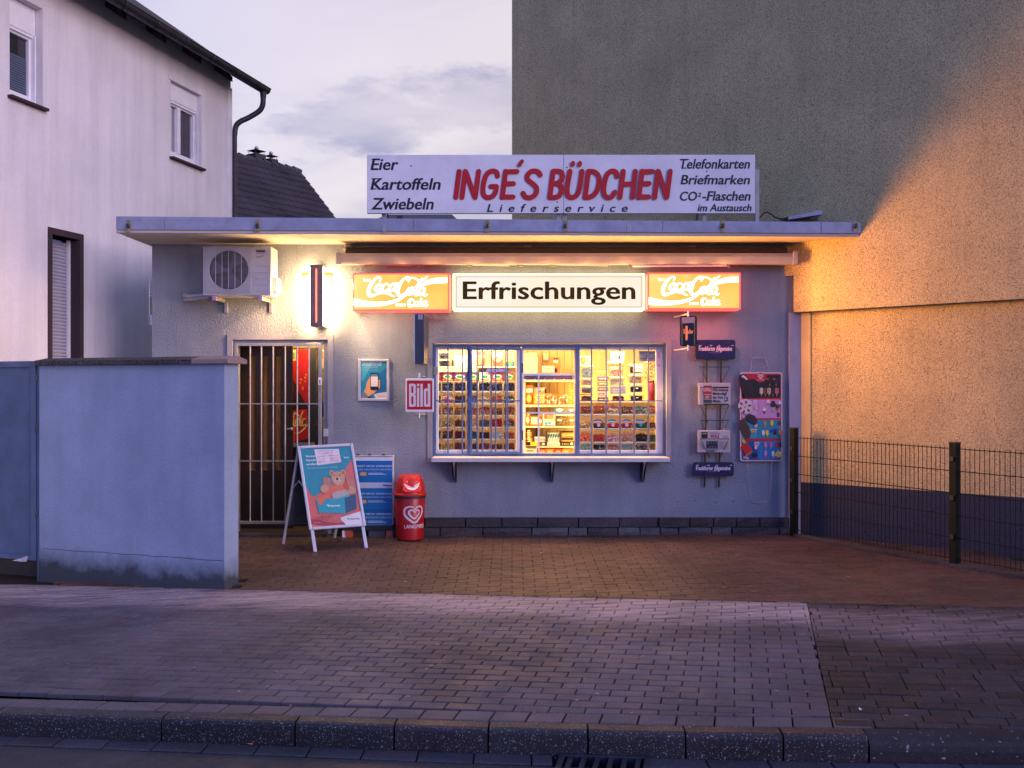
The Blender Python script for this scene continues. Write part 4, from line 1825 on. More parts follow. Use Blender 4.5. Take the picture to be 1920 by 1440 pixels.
# ------------------------------------------------------------------ dark-tiled house far behind
fr_ = Vector((1.63, 2.3, 0)).normalized()         # ridge direction
dn = Vector((0.816, -0.578, 0))                   # downslope in plan
RE = Vector((-7.56, 34.3, 9.38))                  # right end of the ridge
far = thing('far_house', 'distant house with dark tiled roof, two chimneys and a dormer behind the kiosk roof', 'house', (RE.x, RE.y, 0))
M['tile'] = plaster('dark_roof_tile', (0.045, 0.038, 0.048), grain=9, strength=0.5, dist=0.02, blotch=0.35, speck=(0.10, 0.09, 0.10), speck_at=0.74)
LR, LS = 6.5, 5.6       # ridge length, slope length in plan
tan_ = 1.04
rows = 24
tb = MB()
for r_i in range(rows):
    s0, s1 = LS * r_i / rows, LS * (r_i + 1) / rows + 0.03
    x = 0.0
    while x < LR:
        w = 0.29
        x1_ = min(LR, x + w)
        p00 = RE - fr_ * x + dn * s0 + Vector((0, 0, -tan_ * s0))
        p01 = RE - fr_ * (x1_ - 0.008) + dn * s0 + Vector((0, 0, -tan_ * s0))
        lift = Vector((0.578, 0.0, 0.816)) * 0.035
        p10 = RE - fr_ * x + dn * s1 + Vector((0, 0, -tan_ * s1)) + lift
        p11 = RE - fr_ * (x1_ - 0.008) + dn * s1 + Vector((0, 0, -tan_ * s1)) + lift
        pm0 = RE - fr_ * (x + w * 0.4) + dn * s0 + Vector((0, 0, -tan_ * s0)) + Vector((0, 0, 0.03))
        pm1 = RE - fr_ * (x + w * 0.4) + dn * s1 + Vector((0, 0, -tan_ * s1)) + lift + Vector((0, 0, 0.03))
        tb.add([p00, pm0, p01, p10, pm1, p11, p10 - lift * 1.6, p11 - lift * 1.6], [(0, 3, 4, 1), (1, 4, 5, 2), (3, 6, 7, 5, 4)])
        x += w
frf = tb.build('roof_tiles', M['tile'], far, kind='stuff')
b = MB()
e0, e1 = RE, RE - fr_ * LR
lo = dn * LS + Vector((0, 0, -tan_ * LS))
bk = dn * -LS + Vector((0, 0, -tan_ * LS))
off = Vector((0, 0, -0.06))
b.add([e0 + off, e1 + off, e1 + lo + off, e0 + lo + off, e0 + bk + off, e1 + bk + off], [(0, 1, 2, 3), (1, 0, 4, 5), (0, 3, 4), (1, 5, 2)])
b.build('roof', M['eave'], far)
b = MB()
w0_, w1_ = e0 - fr_ * 0.25, e1 + fr_ * 0.25
q = [w0_ + dn * (LS - 0.5), w1_ + dn * (LS - 0.5), w1_ - dn * (LS - 0.5), w0_ - dn * (LS - 0.5)]
b.prism([(p.x, p.y) for p in q], 0, RE.z - tan_ * (LS - 0.5) - 0.1)
b.build('wall', M['house'], far)
x = 0.0
while x < LR:       # ridge tiles
    s = MB()
    s.tube([RE - fr_ * x + Vector((0, 0, 0.0)), RE - fr_ * (x + 0.36) + Vector((0, 0, 0.035))], [0.10, 0.12], 8)
    s.build('ridge_tile', M['coping'], far, smooth=True)
    x += 0.34
# chimneys
for cpx, wpx, tpy, bpy_, cap, capz in ((490, 34, 290, 312, 34, 283.5), (517, 26, 299, 316, 27, 293)):
    # position along the ridge whose column is cpx
    a = (cpx - 960) / FP
    t = (a * RE.y - RE.x) / (-(fr_.x) + a * fr_.y)
    c = RE - fr_ * t + dn * -0.25
    ch = bpy.data.objects.new('chimney', None)
    ch.location = (c.x - RE.x, c.y - RE.y, 0)
    ch.parent = far
    COL.objects.link(ch)
    fr2 = (Vector((c.x, c.y, 0)), dn.normalized(), ZA.copy(), fr_.copy())
    zt = PZ(tpy, c.y)
    h_ = wpx / FP * c.y / 2 * 0.72
    s = MB((Vector((c.x, c.y, 0)), dn.copy(), fr_.copy(), ZA.copy()))
    s.box(-h_, h_, -h_, h_, RE.z - 1.2, zt)
    s.build('stack', M['eave'], ch)
    s = MB((Vector((c.x, c.y, 0)), dn.copy(), fr_.copy(), ZA.copy()))
    for a_, c_ in ((-1, -1), (1, -1), (1, 1), (-1, 1)):
        s.tube([(a_ * h_ * 0.8, c_ * h_ * 0.8, zt), (a_ * h_ * 0.8, c_ * h_ * 0.8, PZ(capz, c.y))], 0.012, 4)
    cc = cap / FP * c.y / 2 * 0.78
    zc = PZ(capz, c.y)
    s.add([(-cc, -cc, zc), (cc, -cc, zc), (cc, cc, zc), (-cc, cc, zc), (-cc * .2, -cc * .2, zc + 0.05), (cc * .2, -cc * .2, zc + 0.05), (cc * .2, cc * .2, zc + 0.05), (-cc * .2, cc * .2, zc + 0.05)],
          [(0, 3, 2, 1), (0, 1, 5, 4), (1, 2, 6, 5), (2, 3, 7, 6), (3, 0, 4, 7), (4, 5, 6, 7)])
    s.build('cap', M['dark'], ch)
    s = MB()
    s.lathe((c.x, c.y, zc + 0.05), [(0.0, 0.0), (0.05, 0.0), (0.075, 0.05), (0.06, 0.10), (0.0, 0.13)], 10)
    s.build('cowl', M['steel'], ch, smooth=True)
# dormer at the left with white fascia and window
s = MB()
d_ = 30.5
x0, x1 = PX(436, d_), PX(465, d_)
s.box(PX(380, d_), x1 - 0.12, d_, d_ + 2.5, 4.0, PZ(384, d_))
dorm = s.build('dormer', M['brown_stone'], far)
s = MB()
s.box(PX(380, d_), x1, d_ - 0.15, d_ + 2.5, PZ(386, d_), PZ(375, d_))
s.build('dormer_fascia', paint('cream_fascia_board', (0.62, 0.50, 0.44), 0.6), dorm)
s = MB()
wx_ = PX(457, d_)
s.box(PX(436, d_), wx_, d_ - 0.05, d_ - 0.002, PZ(420, d_), PZ(390, d_))
wo_ = s.build('window', M['white_pvc'], dorm)
s = MB()
s.box(PX(436, d_), wx_ - 0.08, d_ - 0.06, d_ - 0.051, PZ(420, d_), PZ(393, d_))
s.build('dormer_pane', M['glass_mirror'], dorm)
s = MB()
x0, x1 = PX(470, 31.0), PX(545, 31.0)
s.add([(x0, 31, PZ(401, 31)), (x1, 31, PZ(403, 31)), (x1 + 0.5, 31, PZ(409, 31)), (x0 + 0.3, 31, PZ(409, 31)), (x0, 32, PZ(400, 31)), (x1, 32, PZ(402, 31))], [(0, 3, 2, 1), (0, 1, 5, 4)])
s.build('balcony_awning', M['dark'], dorm)

# second distant roof seen under the roof sign
M['tile2'] = plaster('slate_grey_roof', (0.07, 0.07, 0.085), grain=12, strength=0.4, dist=0.01, blotch=0.2)
d_ = 40
fh2 = thing('distant_house', 'distant hipped grey roof peeping out under the big roof sign', 'house', (PX(780, d_), d_, 0))
s = MB()
zz0, zz1 = PZ(412, d_), PZ(398.5, d_)
xa_, xb_ = PX(700, d_), PX(858, d_)
s.add([(xa_, d_, zz0), (xb_, d_, zz0), (xb_, d_ + 4, zz0), (xa_, d_ + 4, zz0), (xa_ + 0.45, d_ + 1.8, zz1 + .25), (xb_ - 0.35, d_ + 1.8, zz1 + 0.25)],
      [(0, 1, 5, 4), (1, 2, 5), (2, 3, 4, 5), (3, 0, 4)])
s.build('roof', M['tile2'], fh2)
s = MB()
s.box(xa_ + 0.2, xb_ - 0.2, d_ + 0.2, d_ + 3.8, 0, zz0 - 0.01)
s.build('wall', M['house'], fh2)
s = MB()
s.box(PX(742, d_), PX(752, d_), d_ + 0.4, d_ + 1.0, zz0, PZ(401, d_))
s.build('dormer', M['dark'], fh2)

# ------------------------------------------------------------------ garden wall and gate at the street
GA = Vector((-2.64, 8.81, 0))
gu = Vector((-1.0, 0.35, 0)).normalized()
gn = Vector((-0.35, -1.0, 0)).normalized()
glen = (GA - Vector((-4.69, 9.53, 0))).length
gwl = thing('garden_wall', 'shoulder-high pale blue rendered wall with mossy coping between gate and kiosk door', 'wall', tuple(GA))
fg = (GA.copy(), gu, ZA.copy(), gn)
WT = 0.20
ztop = 1.86
b = MB(fg)
zf0 = G(-2.64, 8.81) - 0.08
nseg = 12
vs = []
# end face is skewed: its far edge lies at column 447
far_e = Vector((PX(447, 8.98), 8.98, 0)) - GA
e_u, e_w = far_e.dot(gu), far_e.dot(gn)
b.add([(0, zf0, 0), (glen, zf0, 0), (glen, ztop, 0), (0, ztop, 0), (e_u, zf0, e_w), (glen, zf0, -WT), (glen, ztop, -WT), (e_u, ztop, e_w)],
      [(0, 3, 2, 1), (4, 5, 6, 7), (0, 4, 7, 3), (1, 2, 6, 5)])
b.build('wall_body', M['garden'], gwl)
b = MB(fg)       # slightly proud foot below the crack line
zc_ = PZ(1052, 8.81)
b.add([(-0.0, zf0, 0.006), (glen, zf0, 0.006), (glen, zc_, 0.006), (-0.0, zc_, 0.006), (glen, zc_ + 0.001, 0.0), (0, zc_ + 0.001, 0.0)], [(0, 3, 2, 1), (3, 5, 4, 2)])
b.build('wall_foot', M['garden'], gwl)
b = MB(fg)
cr = [(0.0, 0.0)]
while cr[-1][0] < glen - 0.1:
    cr.append((cr[-1][0] + R.uniform(0.05, 0.14), R.uniform(-0.004, 0.004)))
for (a_, da_), (c_, dc_) in zip(cr, cr[1:]):
    b.add([(a_, zc_ + da_ - 0.002, 0.0068), (c_, zc_ + dc_ - 0.002, 0.0068), (c_, zc_ + dc_ + 0.0025, 0.0068), (a_, zc_ + da_ + 0.0025, 0.0068)], [(0, 3, 2, 1)])
b.build('crack_line', M['dark'], gwl)
# coping slabs with a chamfered top
u = 0.33
first = True
cs = [(-0.075, 0.33), (0.335, 0.93), (0.935, 1.53), (1.535, glen + 0.02)]
for i, (a_, c_) in enumerate(cs):
    b = MB(fg)
    w_o, w_i = 0.05, -WT - 0.05
    z0_, z1_ = ztop + 0.001, ztop + 0.045
    wm = (w_o + w_i) / 2
    jz = R.uniform(-0.003, 0.003)
    b.add([(a_, z0_, w_o), (c_, z0_, w_o), (c_, z0_, w_i), (a_, z0_, w_i), (a_, z1_ + jz, w_o), (c_, z1_ + jz, w_o), (c_, z1_ + jz, w_i), (a_, z1_ + jz, w_i), (a_, z1_ + 0.03, wm), (c_, z1_ + 0.03, wm)],
          [(0, 1, 2, 3), (0, 4, 5, 1), (4, 8, 9, 5), (8, 7, 6, 9), (3, 2, 6, 7), (0, 3, 7, 8, 4), (1, 5, 9, 6, 2)])
    b.build('coping_slab', M['coping'] if i else M['coping_end'], gwl, bevel=0.005, label=None if i else 'clean pinkish end slab of the coping')

gp = thing('garden_gate', 'blue painted sheet metal gate at the far left beside the wall', 'gate', (-4.9, 9.6, 0))
g0 = GA + gu * (glen + 0.05)
fgg = (g0.copy(), gu, ZA.copy(), gn)
b = MB(fgg)
zt = 1.63 + (729 - 677) / FP * 9.6
zb = PZ(1050, 9.6)
box_f(b, 0.0, 1.9, zb, zt, -0.05, -0.02)
b.build('panel', M['gate'], gp)
b = MB(fgg)
box_f(b, 0.002, 0.06, zb + 0.002, zt - 0.002, -0.019, 0.002)
box_f(b, 0.062, 1.9, zt - 0.06, zt - 0.003, -0.019, 0.001)
box_f(b, 0.062, 1.9, zb + 0.003, zb + 0.05, -0.019, 0.001)
b.build('frame', M['gate'], gp, bevel=0.003)
b = MB(fgg)
box_f(b, -0.045, -0.010, -0.35, zt + 0.01, -0.06, -0.01)
b.build('post', M['gate'], gp, bevel=0.003)
b = MB(fgg)
box_f(b, -0.04, 1.9, -0.5, zb - 0.002, -0.20, -0.14)
b.build('dark_gap_sheet', M['dark'], gp)  # added dark sheet that darkens the gap under the gate
b = MB(fgg)
for zz in (0.35, 1.2, 1.7):
    b.tube([(-0.005, zz, -0.005), (-0.005, zz + 0.07, -0.005)], 0.010, 6)
b.build('hinge', M['gutter'], gp)

# ------------------------------------------------------------------ wire mesh fence on the right
fA, fB = Vector((3.12, 10.62, 0)), Vector((3.99, 8.65, 0))
fd = (fB - fA).normalized()
plen = (fB - fA).length
fn = Vector((-fd.y, fd.x, 0))
if fn.y > 0:
    fn = -fn
fence = thing('mesh_fence', 'dark green welded wire mesh fence before the ochre wall', 'fence', tuple(fA))
ztp = 1.09


def fpost(i, p, ztop_):
    gz_ = G(p.x, p.y)
    s = MB((Vector((p.x, p.y, 0)), fd.copy(), fn.copy(), ZA.copy()))
    s.box(-0.04, 0.04, -0.03, 0.03, gz_ - 0.1, ztop_)
    o = s.build('post', M['fence'], fence, bevel=0.004)
    s = MB(s.frame)
    s.box(-0.043, 0.043, -0.033, 0.033, ztop_ + 0.0005, ztop_ + 0.012)
    s.build('post_cap', M['dark'], o, bevel=0.003)
    for zz in (0.25, 0.6, 0.95):
        s = MB((Vector((p.x, p.y, 0)), fd.copy(), fn.copy(), ZA.copy()))
        s.box(-0.02, 0.02, 0.031, 0.045, gz_ + zz, gz_ + zz + 0.04)
        s.build('clamp', M['dark'], o)


npan = 3
for i in range(npan + 1):
    fpost(i, fA + fd * plen * i, 1.19 if i == 0 else 1.13 + 0.01 * i)
wire = None
hw_ = None
for i in range(npan):
    p0 = fA + fd * (plen * i)
    za_, zb_ = G(p0.x, p0.y) + 0.05, ztp
    nw = 41
    for j in range(nw):
        t = 0.06 + (plen - 0.12) * j / (nw - 1)
        c = p0 + fd * t
        if not in_view(c.x, c.y, 200):
            continue
        zlow = G(c.x, c.y) + 0.05
        if wire is None:
            s = MB()
            s.tube([(c.x, c.y, 0.0), (c.x, c.y, 1.0)], 0.0032, 5)
            wire = s.build('wire', M['fence'], fence, smooth=True)
            wire.location = (0, 0, zlow)
            wire.scale = (1, 1, ztp + 0.02 - zlow)
            c0w = c.copy()
        else:
            o = wire.copy()
            COL.objects.link(o)
            o.parent = fence
            o.location = (c.x - c0w.x, c.y - c0w.y, zlow)
            o.scale = (1, 1, ztp + 0.02 - zlow)
    for j in range(6):
        zz = ztp - j * 0.2
        for s_ in (-1, 1):
            if j in (1, 2, 3, 4, 5) and s_ == 1 and False:
                continue
            s = MB()
            q0, q1 = p0 + fd * 0.04 + fn * 0.005 * s_, p0 + fd * (plen - 0.04) + fn * 0.005 * s_
            zz0_ = zz if j < 5 else G(q0.x, q0.y) + 0.07
            zz1_ = zz if j < 5 else G(q1.x, q1.y) + 0.07
            s.tube([(q0.x, q0.y, zz0_), (q1.x, q1.y, zz1_)], 0.0038, 5)
            s.build('rail_wire', M['fence'], fence, smooth=True)
# concrete edging under the fence
s = MB()
q0, q1 = fA + fd * 0.05, fA + fd * (plen * npan)
m_ = 12
vs, fs = [], []
for i in range(m_ + 1):
    p = q0 + (q1 - q0) * (i / m_)
    z = G(p.x, p.y)
    for off, dz in ((-0.05, -0.1), (-0.05, 0.03), (0.05, 0.03), (0.05, -0.1)):
        vs.append((p.x + fn.x * off, p.y + fn.y * off, z + dz))
for i in range(m_):
    for k in range(3):
        fs.append((i * 4 + k, i * 4 + k + 1, i * 4 + k + 5, i * 4 + k + 4))
s.add(vs, fs)
s.build('edging', M['plinth'], fence)


# ------------------------------------------------------------------ big roof sign
def sign_frame(px0, py1, px1, py0, d):
    """Lower left corner, width and height of a flat panel facing the street."""
    x0, x1 = PX(px0, d), PX(px1, d)
    z0, z1 = PZ(py1, d), PZ(py0, d)
    return Vector((x0, d, z0)), x1 - x0, z1 - z0


M['sign_white'] = paint('aged_white_sign_panel', (0.76, 0.74, 0.77), 0.45, vary=0.10, scale=2.5)
M['sign_red'] = paint('dark_red_lettering', (0.48, 0.004, 0.008), 0.5, vary=0.12, scale=14)
M['sign_black'] = paint('black_lettering', (0.012, 0.010, 0.016), 0.5, vary=0.0)

SD_ = 10.32
so, sw, sh = sign_frame(688, 400, 1416, 290, SD_)
rs = thing('roof_sign', 'long white shop name sign with red capitals on the kiosk roof', 'shop sign', tuple(so))
mid = PX(1056.5, SD_)
for a_, c_ in ((so.x, mid - 0.002), (mid + 0.002, so.x + sw)):
    s = MB()
    s.box(a_, c_, SD_ + 0.001, SD_ + 0.045, so.z, so.z + sh)
    s.build('sign_panel', M['sign_white'], rs, bevel=0.004)
for px in (720, 1047, 1058, 1320, 1419):
    s = MB()
    x = PX(px, SD_ + 0.07)
    s.box(x - 0.022, x + 0.022, SD_ + 0.048, SD_ + 0.10, 3.38, so.z + sh - (0.14 if px > 1400 else 0.05))
    s.build('support', M['steel_grey'], rs, bevel=0.003)
for px in (717, 1322):
    s = MB()
    x = PX(px, SD_ + 0.1)
    s.tube([(x, SD_ + 0.10, so.z + sh * 0.8), (x, SD_ + 0.75, 3.40)], 0.012, 6)
    s.build('brace', M['steel_grey'], rs)
pr = Print(so, XA, ZA, 0.0008)
px2m = SD_ / FP


def sp(px, py):
    return (px - 688) * px2m, (400 - py) * px2m


# slab-serif italics drawn as the built-in face, thickened and slanted, with small foot serifs
for t, x, y, w in (('Eier', 695, 318.5, 52), ('Kartoffeln', 695, 355.5, 131), ('Zwiebeln', 696, 392.5, 117)):
    q = sp(x, y)
    pr.text(t, q[0], q[1], 22.5 * px2m, M['sign_black'], bold=0.022, shear=0.20, w=w * px2m)
for t, x, y, h, w in (('Telefonkarten', 1275, 316, 19, 131), ('Briefmarken', 1276, 345.5, 18.5, 130), ('CO', 1275, 376, 17.5, 32), ('-Flaschen', 1317, 376, 18.5, 90), ('im Austausch', 1308, 396, 14, 101)):
    q = sp(x, y)
    pr.text(t, q[0], q[1], h * px2m, M['sign_black'], bold=0.018, shear=0.20, w=w * px2m)
q = sp(1308, 369)
pr.text('2', q[0], q[1], 8 * px2m, M['sign_black'], bold=0.02, shear=0.2, w=6.5 * px2m)
q = sp(913, 397)
pr.text('Lieferservice', q[0], q[1], 15 * px2m, M['sign_black'], bold=0.010, shear=0.22, w=264 * px2m, space=1.85)
# serifs on the slanted capitals
for x, y, w in ((697, 300, 12), (696, 318.5, 14), (697, 336, 10), (697, 355, 9), (712, 355, 6), (707, 336, 6), (1278, 300, 14), (1279, 316, 8), (1277, 345, 9), (1323, 376, 6)):
    q = sp(x, y)
    pr.rect(q[0], q[1], q[0] + w * px2m, q[1] + 1.6 * px2m, M['sign_black'])
LET = {
    'I': (0.22, [[(0.06, 0), (0.06, 1)]]),
    'N': (0.62, [[(0.03, 0), (0.03, 1)], [(0.05, 0.98), (0.42, 0.02)], [(0.44, 0), (0.44, 1)]]),
    'G': (0.60, [[(0.42, 0.82), (0.36, 0.98), (0.2, 1.0), (0.07, 0.85), (0.02, 0.5), (0.05, 0.15), (0.18, 0.0), (0.34, 0.04), (0.42, 0.2), (0.43, 0.42)], [(0.43, 0.42), (0.26, 0.42)]]),
    'E': (0.56, [[(0.05, 0), (0.05, 1)], [(0.05, 0.98), (0.40, 0.99)], [(0.05, 0.52), (0.34, 0.53)], [(0.05, 0.02), (0.38, 0.02)]]),
    'S': (0.54, [[(0.42, 0.86), (0.33, 0.99), (0.17, 1.0), (0.06, 0.86), (0.08, 0.68), (0.24, 0.52), (0.36, 0.36), (0.36, 0.14), (0.24, 0.0), (0.08, 0.02), (0.0, 0.16)]]),
    'B': (0.58, [[(0.05, 0), (0.05, 1)], [(0.05, 1.0), (0.28, 0.99), (0.38, 0.86), (0.36, 0.64), (0.22, 0.54), (0.10, 0.54)], [(0.18, 0.54), (0.36, 0.46), (0.42, 0.26), (0.36, 0.06), (0.22, 0.0), (0.05, 0.0)]]),
    'U': (0.62, [[(0.04, 1), (0.02, 0.35), (0.08, 0.08), (0.22, 0.0), (0.37, 0.08), (0.44, 0.35), (0.45, 1)]]),
    'D': (0.62, [[(0.05, 0), (0.05, 1)], [(0.05, 1.0), (0.26, 0.97), (0.42, 0.8), (0.46, 0.5), (0.40, 0.2), (0.25, 0.03), (0.05, 0.0)]]),
    'C': (0.58, [[(0.42, 0.80), (0.36, 0.97), (0.2, 1.0), (0.07, 0.85), (0.02, 0.5), (0.05, 0.15), (0.18, 0.0), (0.33, 0.03), (0.42, 0.2)]]),
    'H': (0.62, [[(0.03, 0), (0.03, 1)], [(0.03, 0.5), (0.44, 0.52)], [(0.46, 0), (0.44, 1)]]),
}


def big_word(word, px0, px1, py_base, hpx):
    tot = sum(LET[c][0] for c in word) - 0.16
    k = (px1 - px0) / tot
    x = px0
    for c in word:
        adv, strokes = LET[c]
        for st in strokes:
            q = sp(x, py_base)
            pr.stroke(st, 9.6 * px2m, M['sign_red'], sx=k * px2m, sy=hpx * px2m, ox=q[0] + 6 * px2m, oy=q[1] + 5.5 * px2m, slant=0.13 * hpx / k)
        x += adv * k


big_word('INGE', 845, 957, 376, 49)
big_word('S', 974, 999, 376, 49)
big_word('BUDCHEN', 1022, 1245, 376, 49)
q = sp(974, 310)
pr.stroke([(0, -0.002), (0.028, 0.042)], 7 * px2m, M['sign_red'], ox=q[0], oy=q[1])
for px in (1074, 1087):
    q = sp(px, 308)
    pr.disc(q[0], q[1], 4.3 * px2m, 6 * px2m, M['sign_red'], 12, -0.2)
pr.build('sign_lettering', None, rs)
for px, py in ((771, 311), (1063, 314), (1325, 321), (1045, 379), (1323, 395)):
    s = MB()
    q = P(px, py, SD_)
    s.tube([(q.x, SD_ - 0.001, q.z), (q.x, SD_ + 0.001, q.z)], 0.008, 8)
    s.build('screw', M['dark'], rs)

# skylight / loose metal flap and cable on the right end of the roof
s = MB()
f0, f1 = P(1478, 412, 10.5), P(1612, 391, 10.5)
fl = thing('roof_flap', 'raised grey metal roof flap at the right end of the kiosk roof', 'roof flap', tuple(f0))
d3 = Vector((0, 0.5, 0.02))
dz_ = Vector((0, 0, 0.06))
s.add([f0, f1, f1 + dz_, f0 + dz_ * 0.6, f0 + d3, f1 + d3, f1 + d3 + dz_, f0 + d3 + dz_], [(0, 1, 2, 3), (3, 2, 6, 7), (0, 4, 5, 1), (1, 5, 6, 2), (4, 7, 6, 5)])
s.build('flap', M['fascia'], fl, bevel=0.003)
s = MB()
g0_, g1_ = P(1520, 411, 10.53), P(1610, 411, 10.53)
s.add([g0_, g1_, f1 + Vector((-0.01, 0.03, -0.01)), f0 + (f1 - f0) * 0.3 + Vector((0, 0.03, -0.01))], [(0, 1, 2, 3)])
s.build('flap_side', M['dark'], fl)
s = MB()
s.tube(smooth_pts([tuple(P(x, y, 10.45)) for x, y in ((1422, 411), (1430, 402), (1437, 398), (1445, 401), (1455, 408), (1475, 412))], 4), 0.007, 6)
props(s.build('roof_cable', M['dark']), 'thin dark cable looping over the roof edge beside the sign', 'cable')

# ------------------------------------------------------------------ awning cassette under the soffit
AY = 10.58
aw = thing('awning', 'closed cream awning cassette under the soffit above the window signs', 'awning', (PX(1065, AY), AY, PZ(485, AY)))
M['aw'] = paint('cream_awning_metal', (0.42, 0.36, 0.33), 0.42, vary=0.10)
ax0, ax1 = PX(630, AY), PX(1496, AY)
s = MB()
prof = [(AY, PZ(492, AY)), (AY - 0.004, PZ(488, AY)), (AY - 0.004, PZ(481, AY)), (AY + 0.012, PZ(479.5, AY)), (AY + 0.012, PZ(477, AY)), (AY + 0.03, PZ(474, AY)), (AY + 0.10, PZ(474, AY)), (AY + 0.10, PZ(495, AY)), (AY + 0.01, PZ(495, AY))]
n = len(prof)
s.add([(x, p[0], p[1]) for x in (ax0, ax1) for p in prof], [(k, n + k, n + (k + 1) % n, (k + 1) % n) for k in range(n)] + [tuple(range(n))[::-1], tuple(range(n, 2 * n))])
s.build('front_bar', M['aw'], aw)
s = MB()
s.tube([(ax0 + 0.1, D0 - 0.12, PZ(474, AY) + 0.02), (ax1 - 0.1, D0 - 0.12, PZ(474, AY) + 0.02)], 0.055, 14)
s.build('fabric_roll', paint('dark_awning_fabric', (0.035, 0.022, 0.018), 0.85), aw, smooth=True)
s = MB()
s.box(ax0 + 0.05, ax1 - 0.05, AY + 0.10, D0 - 0.005, PZ(466, D0 - 0.1), PZ(464.5, D0 - 0.1))
s.build('cover', M['aw'], aw)
for px in (650, 990, 1300, 1490):
    s = MB()
    x = PX(px, D0 - 0.1)
    s.box(x - 0.02, x + 0.02, AY + 0.1, D0 - 0.002, PZ(474, AY), PZ(474, AY) + 0.05)
    s.box(x - 0.04, x + 0.04, D0 - 0.02, D0 - 0.001, PZ(474, AY) - 0.02, PZ(474, AY) + 0.12)
    s.build('bracket', M['aw'], aw, bevel=0.003)
for i, px in enumerate((635, 1492)):
    s = MB()
    x = PX(px, AY)
    s.box(x - 0.03, x + 0.02, AY - 0.008, AY + 0.12, PZ(496, AY), PZ(472, AY))
    s.build('end_cap', M['aw'], aw, bevel=0.004)
for a_, c_, yy in ((668, 770, 10.66), (780, 955, 10.66), (960, 1140, 10.64)):
    s = MB()
    s.tube([(PX(a_, yy), yy, PZ(493.5, yy)), (PX(c_, yy), yy + 0.02, PZ(497, yy))], 0.011, 8)
    s.build('folding_arm', M['aw'], aw, smooth=True)
for px in (690, 785, 880, 975, 1035):
    s = MB()
    x = PX(px, 10.65)
    s.box(x - 0.03, x + 0.03, 10.64, 10.68, PZ(499, 10.65), PZ(495.5, 10.65))
    s.build('joint', M['brass'], aw, bevel=0.002)
ut = thing('tube_fitting', 'unlit slim tube lamp fitting under the right part of the awning', 'lamp', (PX(1270, 10.62), 10.62, PZ(497, 10.62)))
s = MB()
s.box(PX(1181, 10.62), PX(1368, 10.62), 10.60, 10.64, PZ(496.5, 10.62), PZ(493, 10.62))
s.build('fitting', M['aw'], ut, bevel=0.003)
s = MB()
s.tube([(PX(1186, 10.62), 10.62, PZ(499.0, 10.62)), (PX(1363, 10.62), 10.62, PZ(498, 10.62))], 0.011, 8)
s.build('tube', M['white_pvc'], ut, smooth=True)
for px in (1180, 1366):
    s = MB()
    x = PX(px, 10.62)
    s.box(x - 0.012, x + 0.012, 10.60, 10.635, PZ(502, 10.62), PZ(494, 10.62))
    s.build('socket', M['brass'], ut)

# ------------------------------------------------------------------ illuminated signs
M['coke_face'] = None


def lit_face(name, stops, strength, px0, px1, py0, py1, d):
    """Backlit plastic: brighter over the tubes, dimmer towards the rim (light inside the box, baked by its own lamps)."""
    k = Mt(name)
    k.set('Base Color', (0.04, 0.02, 0.01)).set('Roughness', 0.4)
    n1 = k.noise(1.6, 1, 0.4, loc=(px0 * .01, 0, 0))
    k.set('Emission Color', k.ramp(n1, stops)).set('Emission Strength', strength)
    return k.m


def fill_spots(parent, pts, watts, colr, aim, size=150):
    """Unseen spots added to boost the light of a lit sign or window."""
    for q_ in pts:
        l_ = bpy.data.lights.new('fill_spot', 'SPOT')
        l_.spot_size = math.radians(size)
        l_.spot_blend = 1.0
        l_.shadow_soft_size = 0.14 if size <= 116 else 0.0
        l_.energy = watts / len(pts)
        l_.color = colr
        lo_ = bpy.data.objects.new('fill_spot', l_)
        lo_.location = Vector(q_) - (wpos(parent) if parent else Vector((0, 0, 0)))
        lo_.rotation_euler = Vector((-aim[0], -aim[1], -aim[2])).to_track_quat('Z', 'Y').to_euler()
        lo_.parent = parent
        COL.objects.link(lo_)


def sign_fill(t, o, w, h, d, watts, colr, n=3):  # added spots aimed at the ground, the soffit and the right wall
    zc = o.z + h / 2
    fill_spots(t, [(o.x + w * (i_ + 0.5) / n, d - 0.03, zc) for i_ in range(n)], watts * 0.28, colr, (0, -0.45, -0.9), 112)
    fill_spots(t, [(o.x + w * (i_ + 0.5) / n, d - 0.03, o.z + h) for i_ in range(n)], watts * 0.055, (1.0, 0.44, 0.12), (0, -0.45, 0.9), 150)
    fill_spots(t, [(o.x + w * (i_ + 0.6) / n, d - 0.04, zc + 0.1 * (i_ % 2)) for i_ in range(n)], watts * 1.5, (1.0, 0.38, 0.08), (0.94, -0.33, 0.06), 116)


